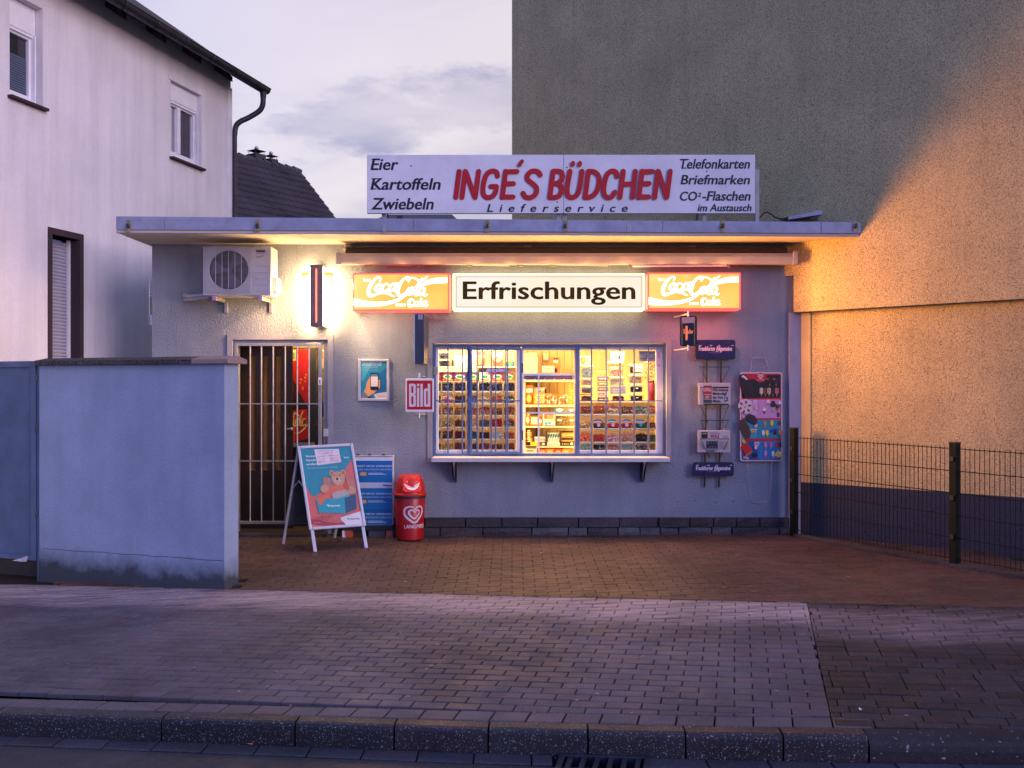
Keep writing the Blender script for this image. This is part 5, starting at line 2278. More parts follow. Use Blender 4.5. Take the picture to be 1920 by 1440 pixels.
def coke_sign(px0, px1, py0, py1, label, strength, white_s, warm):
    d = D0 - 0.25
    o, w, h = sign_frame(px0, py1, px1, py0, d)
    t = thing('soft_drink_sign', label, 'lit sign', (o.x + w / 2, D0, o.z + h / 2), group='lit soft drink signs')
    mrim = emit('sign_rim_%d' % px0, (1.0, 0.10, 0.08), 1.3)
    mor = emit('lit_orange_%d' % px0, (1.0, 0.43, 0.06), 1.05, edge=((1.0, 0.60, 0.17), 2.2))
    mwh = emit('lit_white_%d' % px0, (1.0, 0.88, 0.66), white_s)
    s = MB()
    s.box(o.x, o.x + w, d + 0.002, D0 - 0.012, o.z, o.z + h)
    body = s.build('box', mrim, t, bevel=0.006)
    s = MB()
    s.box(o.x + 0.015, o.x + w - 0.015, D0 - 0.012, D0 - 0.001, o.z + 0.02, o.z + h - 0.02)
    s.build('wall_plate', M['dark'], t)
    p = Print(o, XA, ZA, 0.0008)
    u = w / 182.0           # one photograph pixel of this panel

    def q(x, y):            # pixel inside the left sign -> local
        return ((x - 661) * u, (583 - y) * h / 71.0)
    p.shape(rr(0.018, 0.018, w - 0.018, h - 0.016, 0.01), mor)
    # the two sweeping ribbons
    top = smooth_pts([q(663.5, 559), q(680, 563), q(700, 566), (q(725, 565)), q(745, 560), q(765, 552)], 6)
    bot = smooth_pts([q(765, 552.5), q(745, 566), q(722, 572.5), q(700, 575), q(680, 574.5), q(663.5, 574)], 6)
    p.shape(top + bot[1:], mwh)
    top = smooth_pts([q(780, 537), q(795, 528), q(810, 522.5), q(825, 520.5), q(838.5, 520)], 6)
    bot = smooth_pts([q(838.5, 530.5), q(825, 531), q(810, 532), q(795, 536), q(782, 541)], 6)
    p.shape(top + bot, mwh)

    def S(pts, wd):
        p.stroke([(*q(a, b_), c_) for a, b_, c_ in [(z + (1.0,))[:3] for z in pts]], wd * u, mwh)
    # C o c a
    S([(712, 527, .7), (714, 522, 1), (708, 520.5, .9), (700, 527, 1.3), (693, 539, 1.9), (691, 550, 1.9), (695, 555, 1.5), (703, 553, 1.1), (711, 548, .8)], 3.6)
    S([(694, 553, 1.2), (705, 552, 1.0), (716, 548.5, 1.5), (726, 549, 1.7), (733, 553, 1.2), (739, 556, .6)], 3.4)
    S([(713, 533, 1.2), (707, 536, 1.6), (704, 542, 1.7), (707, 546, 1.3), (713, 542, 1.6), (716, 535, 1.5), (712, 532, 1)], 2.9)
    S([(728, 534, 1.3), (724, 532, 1), (718, 537, 1.6), (717, 544, 1.7), (722, 546, 1.2), (729, 541, .8)], 2.9)
    S([(742, 534, 1.1), (737, 532, 1.1), (731, 538, 1.6), (731, 544, 1.6), (736, 544, 1.1), (742, 535, 1.4)], 2.9)
    S([(743, 533, 1.5), (739, 543, 1.6), (742, 546, 1.2), (747, 542, .7)], 2.9)
    S([(741, 532, 1.4), (746, 531, 1.4)], 2.6)
    # C o l a
    S([(766, 528, .8), (768, 522, 1.1), (762, 520.5, 1), (753, 528, 1.4), (747, 540, 1.9), (746, 550, 1.9), (751, 555, 1.4), (758, 551, 1.0), (764, 545, .7)], 3.6)
    S([(760, 552, .8), (775, 542, 1.0), (786, 531, 1.3), (782, 524, 1.2), (772, 521, 1.0), (763, 524, 1)], 2.8)
    S([(772, 540, 1.2), (766, 542, 1.6), (764, 549, 1.7), (768, 553, 1.2), (774, 548, 1.6), (775, 541, 1.3), (772, 539, 1)], 2.9)
    S([(792, 522, .9), (787, 528, 1.3), (780, 542, 1.8), (778, 552, 1.6), (783, 553, 1.1), (788, 548, .7)], 2.9)
    S([(797, 541, 1.1), (791, 540, 1.1), (786, 546, 1.6), (786, 552, 1.6), (791, 552, 1.1), (797, 542, 1.4), (794, 551, 1.6), (797, 555, 1.1), (801, 552, .7)], 2.9)
    S([(786, 527, 1.0), (794, 524, 1.3), (800, 520, 1.1), (802, 518, .6)], 2.6)
    # Trink and Coke
    a = q(681, 528)
    p.text('Trink', a[0], a[1], 5.5 * u, mwh, bold=0.03, shear=0.15, w=15 * u)
    a = q(742.5, 574)
    p.rect(a[0], a[1], a[0] + 18 * u, a[1] + 4.5 * u, mwh)
    S([(775, 563, 1), (771, 561.5, 1.2), (767, 566, 1.7), (767, 572, 1.7), (771, 574, 1.3), (776, 571, .8)], 3.3)
    S([(782, 566, 1), (778, 567, 1.4), (777, 572, 1.5), (781, 574, 1.2), (785, 570, 1.4), (783, 566, 1)], 2.6)
    S([(790, 560, 1.3), (787, 573, 1.5)], 2.6)
    S([(796, 565, 1.1), (789, 570, 1.1), (794, 574, 1.2)], 2.4)
    S([(796, 570, 1), (801, 567, 1.1), (798, 565, 1), (795, 570, 1.4), (798, 574, 1.3), (803, 572, .8)], 2.3)
    p.build('sign_face', None, t)
    sign_fill(t, o, w, h, d, 110, (1.0, 0.46, 0.13), 3)
    return t


coke_sign(661, 843, 512, 583, 'lit orange soft drink sign left of the long white sign', 1.55, 2.6, 1)
coke_sign(1214, 1389, 511, 580.5, 'lit orange soft drink sign right of the long white sign', 1.55, 2.4, 1)

d = D0 - 0.26
o, w, h = sign_frame(849, 581, 1209, 513, d)
es = thing('refreshments_sign', 'long lit white sign with black lettering over the window', 'lit sign', (o.x + w / 2, D0, o.z + h / 2))
M['lit_white'] = emit('lit_white_panel', (1.0, 0.86, 0.66), 0.78, edge=((1.0, 0.93, 0.82), 0.9))
M['lit_rim'] = emit('lit_cream_rim', (1.0, 0.66, 0.28), 4.2)
s = MB()
s.box(o.x, o.x + w, d + 0.002, D0 - 0.012, o.z, o.z + h)
s.build('box', M['lit_rim'], es, bevel=0.006)
s = MB()
s.box(o.x + 0.02, o.x + w - 0.02, D0 - 0.012, D0 - 0.001, o.z + 0.02, o.z + h - 0.02)
s.build('wall_plate', M['dark'], es)
p = Print(o, XA, ZA, 0.0008)
M['frame_line'] = paint('brown_line', (0.10, 0.06, 0.03), 0.5, vary=0)
p.rect(0.008, 0.008, w - 0.008, h - 0.008, M['lit_white'])
x0, x1, z0, z1 = 0.038, w - 0.036, 0.030, h - 0.034
for a_ in ((x0, z0, x1, z0 + 0.004), (x0, z1 - 0.004, x1, z1), (x0, z0, x0 + 0.004, z1), (x1 - 0.004, z0, x1, z1)):
    p.rect(*a_, M['frame_line'])
u = w / 360
M['ink_glow'] = paint('translucent_black_letter', (0.006, 0.005, 0.004), 0.6, vary=0, emis=(1.0, 0.62, 0.12), es=0.012, spec=0.1)
for dx_, dy_ in ((-0.008, 0), (-0.004, 0.003), (0.0, -0.003), (0.004, 0.003), (0.008, 0), (0.0, 0.003), (-0.004, -0.003), (0.004, -0.003)):
    p.text('Erfrischungen', (869 - 849) * u + dx_, (581 - 560.5) * u + dy_, 34.5 * u, M['ink_glow'], bold=0.0, w=(1190 - 869) * u)
p.build('sign_face', None, es)
sign_fill(es, o, w, h, d, 230, (1.0, 0.60, 0.26), 5)
for px in (865, 1104, 1183):
    s = MB()
    x = PX(px, d)
    s.tube([(x, d + 0.06, o.z + h), (x, d + 0.06, o.z + h + 0.02)], 0.008, 6)
    s.build('screw', M['brass'], es)

# lottery-type lamp over the door: grey centre post with red tube, two lit wings
lt_ = thing('lit_wall_lamp_sign', 'lit vertical wing sign with red tube on a grey post over the door', 'lit sign', (PX(595, D0), D0, PZ(555, D0)))
dF = D0 - 0.30
M['post_grey'] = paint('grey_brown_post', (0.16, 0.13, 0.13), 0.45)
cx0, cx1 = PX(581, dF), PX(605, dF)
s = MB()
s.box(cx0, cx1, dF, D0 - 0.02, PZ(612, dF), PZ(496, dF))
s.build('post', M['post_grey'], lt_, bevel=0.004)
s = MB()
xm = (cx0 + cx1) / 2
s.tube([(xm, dF - 0.004, PZ(604, dF)), (xm, dF - 0.004, PZ(504.5, dF))], 0.0075, 10)
s.build('red_tube', emit('red_neon', (1.0, 0.10, 0.05), 4.5), lt_, smooth=True)
s = MB()
s.tube([(xm, dF - 0.002, PZ(603.5, dF)), (xm, dF - 0.002, PZ(505, dF))], 0.0028, 8)
M['wing'] = emit('lit_white_wing', (1.0, 0.64, 0.28), 36.0)
M['wing_y'] = emit('lit_yellow_print', (1.0, 0.62, 0.10), 1.0)
M['wing_k'] = paint('brown_dots', (0.10, 0.03, 0.01), 0.5, vary=0)
for sgn, pe in ((-1, 564), (1, 627)):
    s = MB()
    xi = cx0 - 0.002 if sgn < 0 else cx1 + 0.002
    dw = D0 - 0.12
    xo = PX(pe, dw)
    zt0, zb0 = PZ(501, dF), PZ(610, dF)
    zt1, zb1 = PZ(506, dw), PZ(610, dw)
    s.add([(xi, dF + 0.01, zb0), (xo, dw, zb1), (xo, dw, zt1), (xi, dF + 0.01, zt0), (xi, D0 - 0.03, zb0), (xo, D0 - 0.05, zb1), (xo, D0 - 0.05, zt1), (xi, D0 - 0.03, zt0)],
          [(0, 1, 2, 3), (1, 5, 6, 2), (0, 4, 5, 1), (3, 2, 6, 7), (4, 7, 6, 5)] if sgn > 0 else [(3, 2, 1, 0), (2, 6, 5, 1), (1, 5, 4, 0), (7, 6, 2, 3), (5, 6, 7, 4)])
    wg = s.build('wing', M['wing'], lt_)
    # print on the wing
    a = Vector((xi, dF + 0.01, zb0))
    c = Vector((xo, dw, zb1))
    if sgn < 0:
        o_, e_ = c, (a - c)
    else:
        o_, e_ = a, (c - a)
    L = e_.length
    e_.normalize()
    p = Print(o_, e_, ZA, 0.001)
    H_ = zt1 - zb1
    p.rect(0.012, H_ - 0.075, L - 0.012, H_ - 0.025, M['wing_y'])
    p.rect(L * 0.62, H_ - 0.16, L * 0.82, H_ - 0.078, M['wing_y'])
    for k in range(26):
        xx, zz = R.uniform(0.015, L - 0.02), R.choice((0.05, 0.065, 0.08, 0.11, 0.125, 0.16))
        p.rect(xx, zz, xx + R.uniform(0.006, 0.014), zz + R.uniform(0.005, 0.010), M['wing_k'])
    p.build('wing_print', None, wg)

# vertical dark lightbox seen edge-on, and its neighbours
def boxthing(name, label, cat, px0, px1, py0, py1, d, depth, mat, part='body', bev=0.004):
    t = thing(name, label, cat, ((PX(px0, d) + PX(px1, d)) / 2, D0, (PZ(py0, d) + PZ(py1, d)) / 2))
    s = MB()
    s.box(PX(px0, d), PX(px1, d), d, d + depth, PZ(py1, d), PZ(py0, d))
    s.build(part, mat, t, bevel=bev)
    return t


M['edge_dark'] = paint('dark_blue_grey_casing', (0.045, 0.050, 0.075), 0.4, vary=0.2)
eb = boxthing('projecting_lightbox', 'narrow dark projecting lightbox seen edge-on left of the window', 'sign', 778, 795.5, 588.5, 682, D0 - 0.62, 0.54, M['edge_dark'])
dd = D0 - 0.62
s = MB()
s.box(PX(776, dd), PX(777.8, dd), dd + 0.006, dd + 0.53, PZ(681, dd), PZ(589, dd))
s.build('side_panel', paint('white_side_panel', (0.65, 0.66, 0.70), 0.4), eb)
p = Print((PX(784, dd), dd - 0.0, PZ(599, dd)), XA, ZA, 0.0008)
p.rect(0, 0, 0.048, 0.052, flat(170, 170, 180))
for k in range(3):
    p.rect(0.008, 0.010 + k * 0.014, 0.040, 0.014 + k * 0.014, flat(90, 90, 100))
p.build('sticker', None, eb)
for py in (600, 668):
    s = MB()
    s.box(PX(781, D0 - 0.06), PX(791, D0 - 0.06), D0 - 0.08, D0 - 0.001, PZ(py + 3, D0), PZ(py - 3, D0))
    s.build('wall_bracket', M['gutter'], eb)

# red newspaper sign with white condensed letters
dd = D0 - 0.30
o, w, h = sign_frame(760.5, 772.5, 813, 709.5, dd)
bd = thing('newspaper_sign', 'square red newspaper sign with tall white letters beside the window', 'sign', (o.x + w / 2, D0, o.z + h / 2))
s = MB()
s.box(o.x, o.x + w, dd, dd + 0.035, o.z, o.z + h)
s.build('panel', M['white_pvc'], bd, bevel=0.004)
p = Print(o, XA, ZA, 0.0008)
red = paint('newspaper_red', (0.52, 0.004, 0.010), 0.4, vary=0.05)
whi = paint('newspaper_white', (0.72, 0.68, 0.70), 0.45, vary=0.05)
u = w / 52.5
p.rect(2.6 * u, 4.5 * u, w - 2.6 * u, h - 4 * u, red)


def q(x, y):
    return ((x - 760.5) * u, (772.5 - y) * u)


def bx(x0, y0, x1, y1, m=whi):
    a, c = q(x0, y1), q(x1, y0)
    p.rect(a[0], a[1], c[0], c[1], m)


p.shape([q(*t) for t in ((767, 762.5), (767, 719.5), (777, 719.5), (779.5, 721.5), (779.5, 737.5), (777.8, 740), (779.8, 742), (779.8, 760.5), (777.5, 762.5))], whi)
bx(771.2, 724, 775, 737, red)
bx(771.2, 743, 775, 758, red)
bx(781.8, 719.5, 786.2, 724)
bx(781.8, 727, 786.2, 762.5)
bx(788.3, 719.5, 792.8, 762.5)
p.shape([q(*t) for t in ((794.8, 760.5), (794.8, 731), (797, 728.5), (802, 728.5), (802, 719.5), (806.8, 719.5), (806.8, 762.5), (797, 762.5))], whi)
bx(799, 733, 802, 758, red)
p.build('lettering', None, bd)
for py0, py1 in ((699, 709), (773, 783.5)):
    s = MB()
    x = PX(786, dd)
    s.tube([(x, dd + 0.017, PZ(py1, dd)), (x, dd + 0.017, PZ(py0, dd))], 0.011, 8)
    pym = (py0 + py1) / 2 + (1.5 if py0 < 720 else 0)
    s.tube([(x, dd + 0.017, PZ(pym, dd)), (x, D0 - 0.001, PZ(pym, dd))], 0.007, 6)
    s.tube([(x - 0.045, D0 - 0.004, PZ(pym, dd)), (x + 0.045, D0 - 0.004, PZ(pym, dd))], 0.007, 6)
    s.build('bracket', M['alu'], bd, smooth=True)

# black glossy sign with gold rims
dd = D0 - 0.34
bk_c = Vector((PX(1290.5, dd), dd, PZ(620.5, dd)))
ang = math.radians(18)
ex = Vector((math.cos(ang), -math.sin(ang), 0.0))
gs = thing('black_enamel_sign', 'small upright glossy black sign with gold lettering under the right lit sign', 'sign', tuple(bk_c))
fr3 = (bk_c.copy(), ex, ZA.copy(), Vector((-math.sin(ang), -math.cos(ang), 0)))
hw2, hh2 = 0.092, 0.166
M['enamel'] = paint('black_enamel', (0.006, 0.004, 0.006), 0.10, vary=0)
M['gold'] = paint('gold_trim', (0.42, 0.26, 0.06), 0.25, 0.9, vary=0.1)
slab(fr3, rr(-hw2, -hh2, hw2, hh2, 0.022), -0.03, 0.0, M['enamel']).build('panel', None, gs, bevel=0.006)
p = Print(bk_c + fr3[3] * 0.0005, ex, ZA, 0.0008)
p.rect(-hw2 + 0.018, -hh2 + 0.01, -hw2 + 0.030, hh2 - 0.012, M['gold'])
p.rect(hw2 - 0.030, -hh2 + 0.01, hw2 - 0.018, hh2 - 0.012, M['gold'])
p.rect(-0.068, 0.085, 0.068, 0.15, flat(110, 100, 140))
cop = paint('copper_print', (0.62, 0.24, 0.12), 0.4)
p.rect(-0.030, -0.10, -0.006, 0.055, cop)
p.text('Reader', -0.050, -0.030, 0.055, cop, bold=0.02, w=0.105)
p.build('print', None, gs)
for z0_, sg in ((hh2 + 0.02, 1), (-hh2 - 0.02, -1)):
    s = MB()
    c = bk_c + ZA * z0_
    s.tube([tuple(c - ZA * 0.03), tuple(c + ZA * 0.03)], 0.010, 8)
    s.tube([tuple(c), (c.x - 0.10, D0 - 0.002, c.z - 0.012)], 0.008, 6)
    s.build('bracket', M['alu'], gs, smooth=True)

# ------------------------------------------------------------------ newspaper rack with headers
RYy = D0 - 0.06
nr = thing('newspaper_rack', 'tall wire newspaper rack with two blue header plates on the wall', 'newspaper rack', (PX(1339, RYy), D0, PZ(780, RYy)))
M['wire'] = paint('dark_rack_wire', (0.05, 0.04, 0.04), 0.4, 0.6)
M['faz'] = paint('navy_plate', (0.012, 0.012, 0.075), 0.32, vary=0.1)
M['faz_w'] = paint('plate_white_print', (0.70, 0.60, 0.66), 0.5, vary=0)
for xx0, xx1 in ((1326.5, 1322), (1353.5, 1349)):
    s = MB()
    s.tube([(PX(xx0, RYy), RYy + 0.03, PZ(665, RYy)), (PX(xx1, RYy), RYy + 0.03, PZ(914, RYy))], 0.010, 8)
    s.build('upright', M['wire'], nr, smooth=True)


def plate(px0, py1, px1, py0, part):
    o, w, h = sign_frame(px0, py1, px1, py0, RYy - 0.02)
    fr = (o.copy(), XA.copy(), ZA.copy(), -YA)
    a = slab(fr, rr(0, 0, w, h, 0.028), -0.02, 0.0, M['dark']).build('header_rim', None, nr, bevel=0.003)
    b_ = slab((o + Vector((0, -0.001, 0)), XA.copy(), ZA.copy(), -YA), rr(0.012, 0.012, w - 0.012, h - 0.012, 0.022), 0.0, 0.002, M['faz']).build('header_plate', None, a)
    p = Print(o + Vector((0, -0.0035, 0)), XA, ZA, 0.0006)
    hc = 0.053 if h > 0.16 else 0.048
    # black-letter line: condensed bold with broken-nib cuts
    p.text('Frankfurter Allgemeine', w * 0.085, h * 0.44, hc, M['faz_w'], bold=0.028, w=w * 0.83)
    for k in range(5):
        xx = w * (0.09, 0.36, 0.51, 0.56, 0.90)[k]
        p.stroke([(0, 0), (0.012, 0.008), (0.024, 0.0)], 0.006, M['faz_w'], ox=xx, oy=h * 0.44 + hc * (1.02 if k != 2 else -0.2))
    p.rect(w * 0.34, h * 0.32, w * 0.64, h * 0.32 + 0.005, flat(120, 100, 150))
    p.build('header_print', None, b_)


plate(1304, 674, 1379, 637, 'a')
plate(1298.5, 893, 1376, 866.5, 'b')


def holder(py_top, py_bot, y_off, wide=58, narrow=26, cx_=1340):
    s = MB()
    yb = RYy + 0.01
    yf = RYy - y_off
    a, c = P(cx_ - wide / 2, py_top, yf), P(cx_ + wide / 2, py_top, yf)
    e, g = P(cx_ - narrow / 2, py_bot, yb), P(cx_ + narrow / 2, py_bot, yb)
    s.tube([e, a, c, g], 0.0055, 6)
    s.build('wire_pocket', M['wire'], nr)


holder(688, 717, 0.03)
holder(726, 757, 0.09, wide=52)
holder(758, 793, 0.03, wide=54)
holder(788, 817, 0.02, wide=53)
holder(823, 858, 0.09, wide=53, narrow=20)


def newspaper(px0, py1, px1, py0, label, draw, tilt=0.05):
    dn_ = RYy - 0.035
    o, w, h = sign_frame(px0, py1, px1, py0, dn_)
    t = thing('newspaper', label, 'newspaper', (o.x + w / 2, dn_, o.z), group='newspapers in the rack')
    for k, (dx, dy, dz) in enumerate(((0, 0, 0), (-0.012, 0.006, 0.006), (0.006, 0.012, 0.012))):
        s = MB()
        s.box(o.x + dx, o.x + w + dx * 0.5, dn_ + dy, dn_ + dy + 0.005, o.z + dz * 0.3, o.z + h + dz * 0.6)
        s.build('folded_sheets', paint('newsprint_%d' % k, (0.46, 0.43, 0.45), 0.8, vary=0.08), t, bevel=0.0018)
    p = Print(o, XA, ZA, 0.0008)
    draw(p, w, h)
    p.build('front_page', None, t)


def page_a(p, w, h):
    k = w / 60
    red_, bl_ = flat(170, 25, 45), flat(20, 20, 25)
    p.rect(8 * k, h - 20 * k, 24 * k, h - 4 * k, red_)
    p.text('EXPRESS', 9 * k, h - 15 * k, 9 * k, flat(210, 190, 195), bold=0.02, w=14 * k)
    p.rect(26 * k, h - 9 * k, 56 * k, h - 6 * k, bl_)
    for i, t_ in enumerate(('Die miesen', 'Methoden', 'der Park', 'Mafia')):
        p.text(t_, 26 * k, h - (14.5 + i * 7.2) * k, 5.4 * k, bl_, bold=0.03, w=(29, 26, 20, 15)[i] * k)
    p.rect(8 * k, h - 30 * k, 24 * k, h - 21.5 * k, flat(140, 95, 80))
    p.disc(15 * k, h - 26 * k, 3.5 * k, 3 * k, flat(190, 150, 130))
    p.rect(8 * k, h - 37 * k, 24 * k, h - 31 * k, flat(60, 60, 75))
    p.shape([(47 * k, h - 35 * k), (54 * k, h - 34 * k), (55 * k, h - 26 * k), (48 * k, h - 27 * k)], flat(25, 50, 120))
    p.text('P', 49 * k, h - 33 * k, 4.6 * k, flat(220, 220, 230), bold=0.02)
    p.rect(8 * k, h - 41 * k, 56 * k, h - 38.5 * k, bl_)


def page_b(p, w, h):
    k = w / 60
    bl_ = flat(40, 40, 48)
    p.rect(5 * k, h - 14 * k, 17 * k, h - 2 * k, flat(15, 15, 15))
    p.rect(7 * k, h - 6 * k, 15 * k, h - 4 * k, flat(190, 150, 30))
    p.rect(22 * k, h - 4.5 * k, 40 * k, h - 3.5 * k, bl_)
    p.text('WAZ', 22 * k, h - 13.5 * k, 7.2 * k, flat(165, 20, 45), bold=0.035, w=18 * k)
    for i in range(4):
        p.rect(46 * k, h - (10 + i * 1.6) * k, 56 * k, h - (9.4 + i * 1.6) * k, flat(170, 90, 100))
    p.rect(14 * k, h - 34 * k, 37 * k, h - 19 * k, flat(75, 80, 95))
    for i in range(8):
        p.disc((16 + i * 2.6) * k, h - (27 + R.uniform(-3, 3)) * k, 1.6 * k, 4.5 * k, flat(35, 38, 50), 8)
    for i in range(9):
        p.rect(39 * k, h - (21 + i * 1.7) * k, 47 * k, h - (20.3 + i * 1.7) * k, flat(120, 120, 125))
        p.rect(50 * k, h - (21 + i * 1.7) * k, 57 * k, h - (20.3 + i * 1.7) * k, flat(130, 128, 135))
        p.rect(4 * k, h - (21 + i * 1.7) * k, 11 * k, h - (20.3 + i * 1.7) * k, flat(150, 130, 135))
    p.rect(14 * k, h - 37 * k, 36 * k, h - 35.5 * k, bl_)
    p.rect(14 * k, h - 39.5 * k, 30 * k, h - 38 * k, bl_)


newspaper(1311, 759, 1370, 719, 'folded tabloid newspaper with red masthead in the upper rack pocket', page_a)
newspaper(1310, 848, 1369, 808, 'folded newspaper with grey photo and red title in the lower rack pocket', page_b)

# ------------------------------------------------------------------ ice cream board
IY = D0 - 0.05
o, w, h = sign_frame(1388, 865, 1467, 698, IY)
ic = thing('ice_cream_board', 'tall red ice cream price board hanging on the right of the wall', 'sign board', (o.x + w / 2, D0, o.z + h / 2))
M['ib_red'] = paint('board_red', (0.52, 0.010, 0.020), 0.35, vary=0.06)
M['ib_white'] = paint('board_white_edge', (0.60, 0.55, 0.60), 0.45)
fr4 = (o.copy(), XA.copy(), ZA.copy(), -YA)
slab(fr4, rr(0, 0, w, h, 0.03), -0.012, 0.0, M['ib_white']).build('board', None, ic, bevel=0.002)
p = Print(o, XA, ZA, 0.0008)
k = w / 79.0


def q(x, y):
    return ((x - 1388) * k, (865 - y) * k)


def bx(x0, y0, x1, y1, m, r=1.5):
    a, c = q(x0, y1), q(x1, y0)
    p.shape(rr(a[0], a[1], c[0], c[1], r * k, 3), m)


p.shape(rr(2.2 * k, 2.2 * k, w - 2.2 * k, h - 2.2 * k, 0.024), M['ib_red'])
blk, pnk, tea, blu = flat(24, 18, 22), flat(205, 145, 185), flat(40, 135, 155), flat(20, 120, 180)
bx(1391, 711, 1463, 746, blk)
p.shape([q(1391, 700.5), q(1424, 700.5), q(1412, 711), q(1391, 709)], M['ib_red'])
bx(1437, 703, 1463, 726, flat(14, 12, 16))
bx(1391, 749, 1463, 784, pnk)
bx(1391, 787, 1464, 822, tea)
bx(1391, 827, 1464, 861, blu)
bx(1391, 827, 1421, 861, flat(15, 80, 140))
bx(1391, 787, 1419, 822, flat(60, 155, 175))
bx(1391, 749, 1419, 784, flat(215, 165, 195))
# header disc with the double heart
p.disc(*q(1426, 708), 10 * k, 9 * k, M['ib_red'], 20)
wh_ = flat(225, 205, 210)


def heart(cx_, cy_, s, m, wd):
    """Double-line heart drawn as two nested open strokes."""
    p.stroke([(cx_, cy_ + 0.35 * s), (cx_ - 0.35 * s, cy_ + 0.75 * s), (cx_ - 0.95 * s, cy_ + 0.55 * s), (cx_ - 1.0 * s, cy_ - 0.05 * s), (cx_ - 0.45 * s, cy_ - 0.6 * s), (cx_ + 0.05 * s, cy_ - 0.95 * s), (cx_ + 0.65 * s, cy_ - 0.45 * s), (cx_ + 1.0 * s, cy_ + 0.05 * s), (cx_ + 0.9 * s, cy_ + 0.6 * s), (cx_ + 0.4 * s, cy_ + 0.75 * s), (cx_, cy_ + 0.35 * s)], wd, m)
    s2 = s * 0.5
    c2 = cy_ + 0.02 * s
    p.stroke([(cx_, c2 + 0.30 * s2), (cx_ - 0.4 * s2, c2 + 0.75 * s2), (cx_ - 1.0 * s2, c2 + 0.45 * s2), (cx_ - 0.85 * s2, c2 - 0.2 * s2), (cx_, c2 - 0.95 * s2), (cx_ + 0.85 * s2, c2 - 0.2 * s2), (cx_ + 1.0 * s2, c2 + 0.45 * s2), (cx_ + 0.4 * s2, c2 + 0.75 * s2), (cx_, c2 + 0.30 * s2)], wd * 0.8, m)


a = q(1426, 705.5)
heart(a[0], a[1], 4.6 * k, wh_, 1.1 * k)
a = q(1418.5, 713)
p.text('LANGNESE', a[0], a[1], 1.6 * k, wh_, bold=0.01, w=15 * k)


def lolly(x, y, hh, c, stick=True, rot=0.0, c2=None):
    a = q(x, y)
    if stick:
        p.rect(a[0] - 0.6 * k, a[1] - hh * 0.8 * k, a[0] + 0.6 * k, a[1], flat(190, 150, 90))
    p.shape([(a[0] + dx, a[1] + dy) for dx, dy in rr(-hh * 0.27 * k, -hh * 0.45 * k, hh * 0.27 * k, hh * 0.55 * k, hh * 0.25 * k, 4)], flat(*c))
    if c2:
        p.stroke([(-0.15, -0.3), (0.15, 0.0), (-0.15, 0.2), (0.12, 0.42)], 0.9 * k, flat(*c2), sx=hh * k, sy=hh * k, ox=a[0], oy=a[1])


def cone(x, y, hh, c, c2=(200, 150, 80)):
    a = q(x, y)
    p.shape([(a[0], a[1] - hh * 0.7 * k), (a[0] + hh * 0.28 * k, a[1]), (a[0] - hh * 0.28 * k, a[1])], flat(*c2))
    p.disc(a[0], a[1] + hh * 0.15 * k, hh * 0.32 * k, hh * 0.26 * k, flat(*c), 10)
    p.disc(a[0], a[1] + hh * 0.42 * k, hh * 0.2 * k, hh * 0.2 * k, flat(*c), 8)


for i, c in enumerate(((215, 190, 160), (110, 60, 45), (215, 185, 140), (45, 30, 28), (205, 110, 120))):
    lolly(1427.5 + i * 7.2, 733.5, 12, c, c2=(90, 60, 40) if i in (2, 4) else None)
for x, c in ((1443, (50, 25, 20)), (1455, (45, 35, 60))):
    lolly(x, 714, 12, c)
    p.rect(*q(x - 6, 712), *q(x - 2, 709), flat(190, 90, 30))
for x, y, hh, c, c2 in ((1440, 755, 10, (235, 215, 215), (200, 120, 60)), (1433, 770, 10, (235, 225, 210), (60, 40, 30)), (1449.5, 762, 18, (50, 28, 26), (170, 160, 160)), (1457, 765, 11, (70, 45, 35), (190, 90, 60)), (1462, 757, 10, (225, 215, 215), (80, 80, 90))):
    cone(x, y, hh, c, c2)
lolly(1459, 778, 9, (60, 40, 35), False)
for x, y, c in ((1434, 795, (190, 130, 95)), (1447, 793, (240, 190, 30)), (1461, 794, (90, 60, 45)), (1431, 812, (215, 215, 215)), (1438, 812, (240, 200, 40)), (1453, 811, (25, 25, 30)), (1463, 811, (240, 130, 30))):
    lolly(x, y, 10, c)
p.shape([q(1443, 806), q(1456, 803), q(1457, 808), q(1444, 811)], flat(30, 50, 150))
for x, y, c in ((1435, 834, (220, 120, 140)), (1445, 835, (200, 90, 140)), (1457, 834, (200, 30, 40)), (1462, 834, (60, 40, 45)), (1435, 850, (225, 130, 170)), (1449, 851, (220, 200, 220))):
    lolly(x, y, 10, c)
for dx, dy in ((0, 0), (-4, 2), (4, 1), (-2, 5), (3, 6), (0, 8)):
    a = q(1459 + dx, 855 - dy)
    p.disc(a[0], a[1], 3.2 * k, 2.6 * k, flat(240, 200, 50) if dx % 2 == 0 else flat(230, 225, 225), 10)
for x, y, t in ((1418, 765, '1,80'), (1417, 798, '1,50'), (1417, 839, '0,80')):
    a = q(x, y)
    p.disc(a[0], a[1], 3.6 * k, 3.6 * k, flat(215, 60, 60), 14)
    p.disc(a[0], a[1], 3.0 * k, 3.0 * k, wh_, 14)
    p.text(t, a[0], a[1] - 1.0 * k, 2.0 * k, flat(180, 20, 30), w=4.6 * k, align='C')
for x0, y0, ww in ((1411, 752, 10), (1411, 755, 8), (1405, 806, 14), (1414, 830, 9), (1413, 833, 11), (1414, 836, 8)):
    a = q(x0, y0)
    p.rect(a[0], a[1], a[0] + ww * k, a[1] + 1.6 * k, wh_)
bx(1404, 807, 1418, 811, flat(205, 165, 60), 0.5)
a = q(1394, 860)
p.text('Flip', a[0], a[1], 4.5 * k, wh_, bold=0.03, w=10 * k)
p.disc(*q(1415, 853), 5 * k, 4 * k, flat(20, 18, 25), 12)
p.build('printed_face', None, ic)
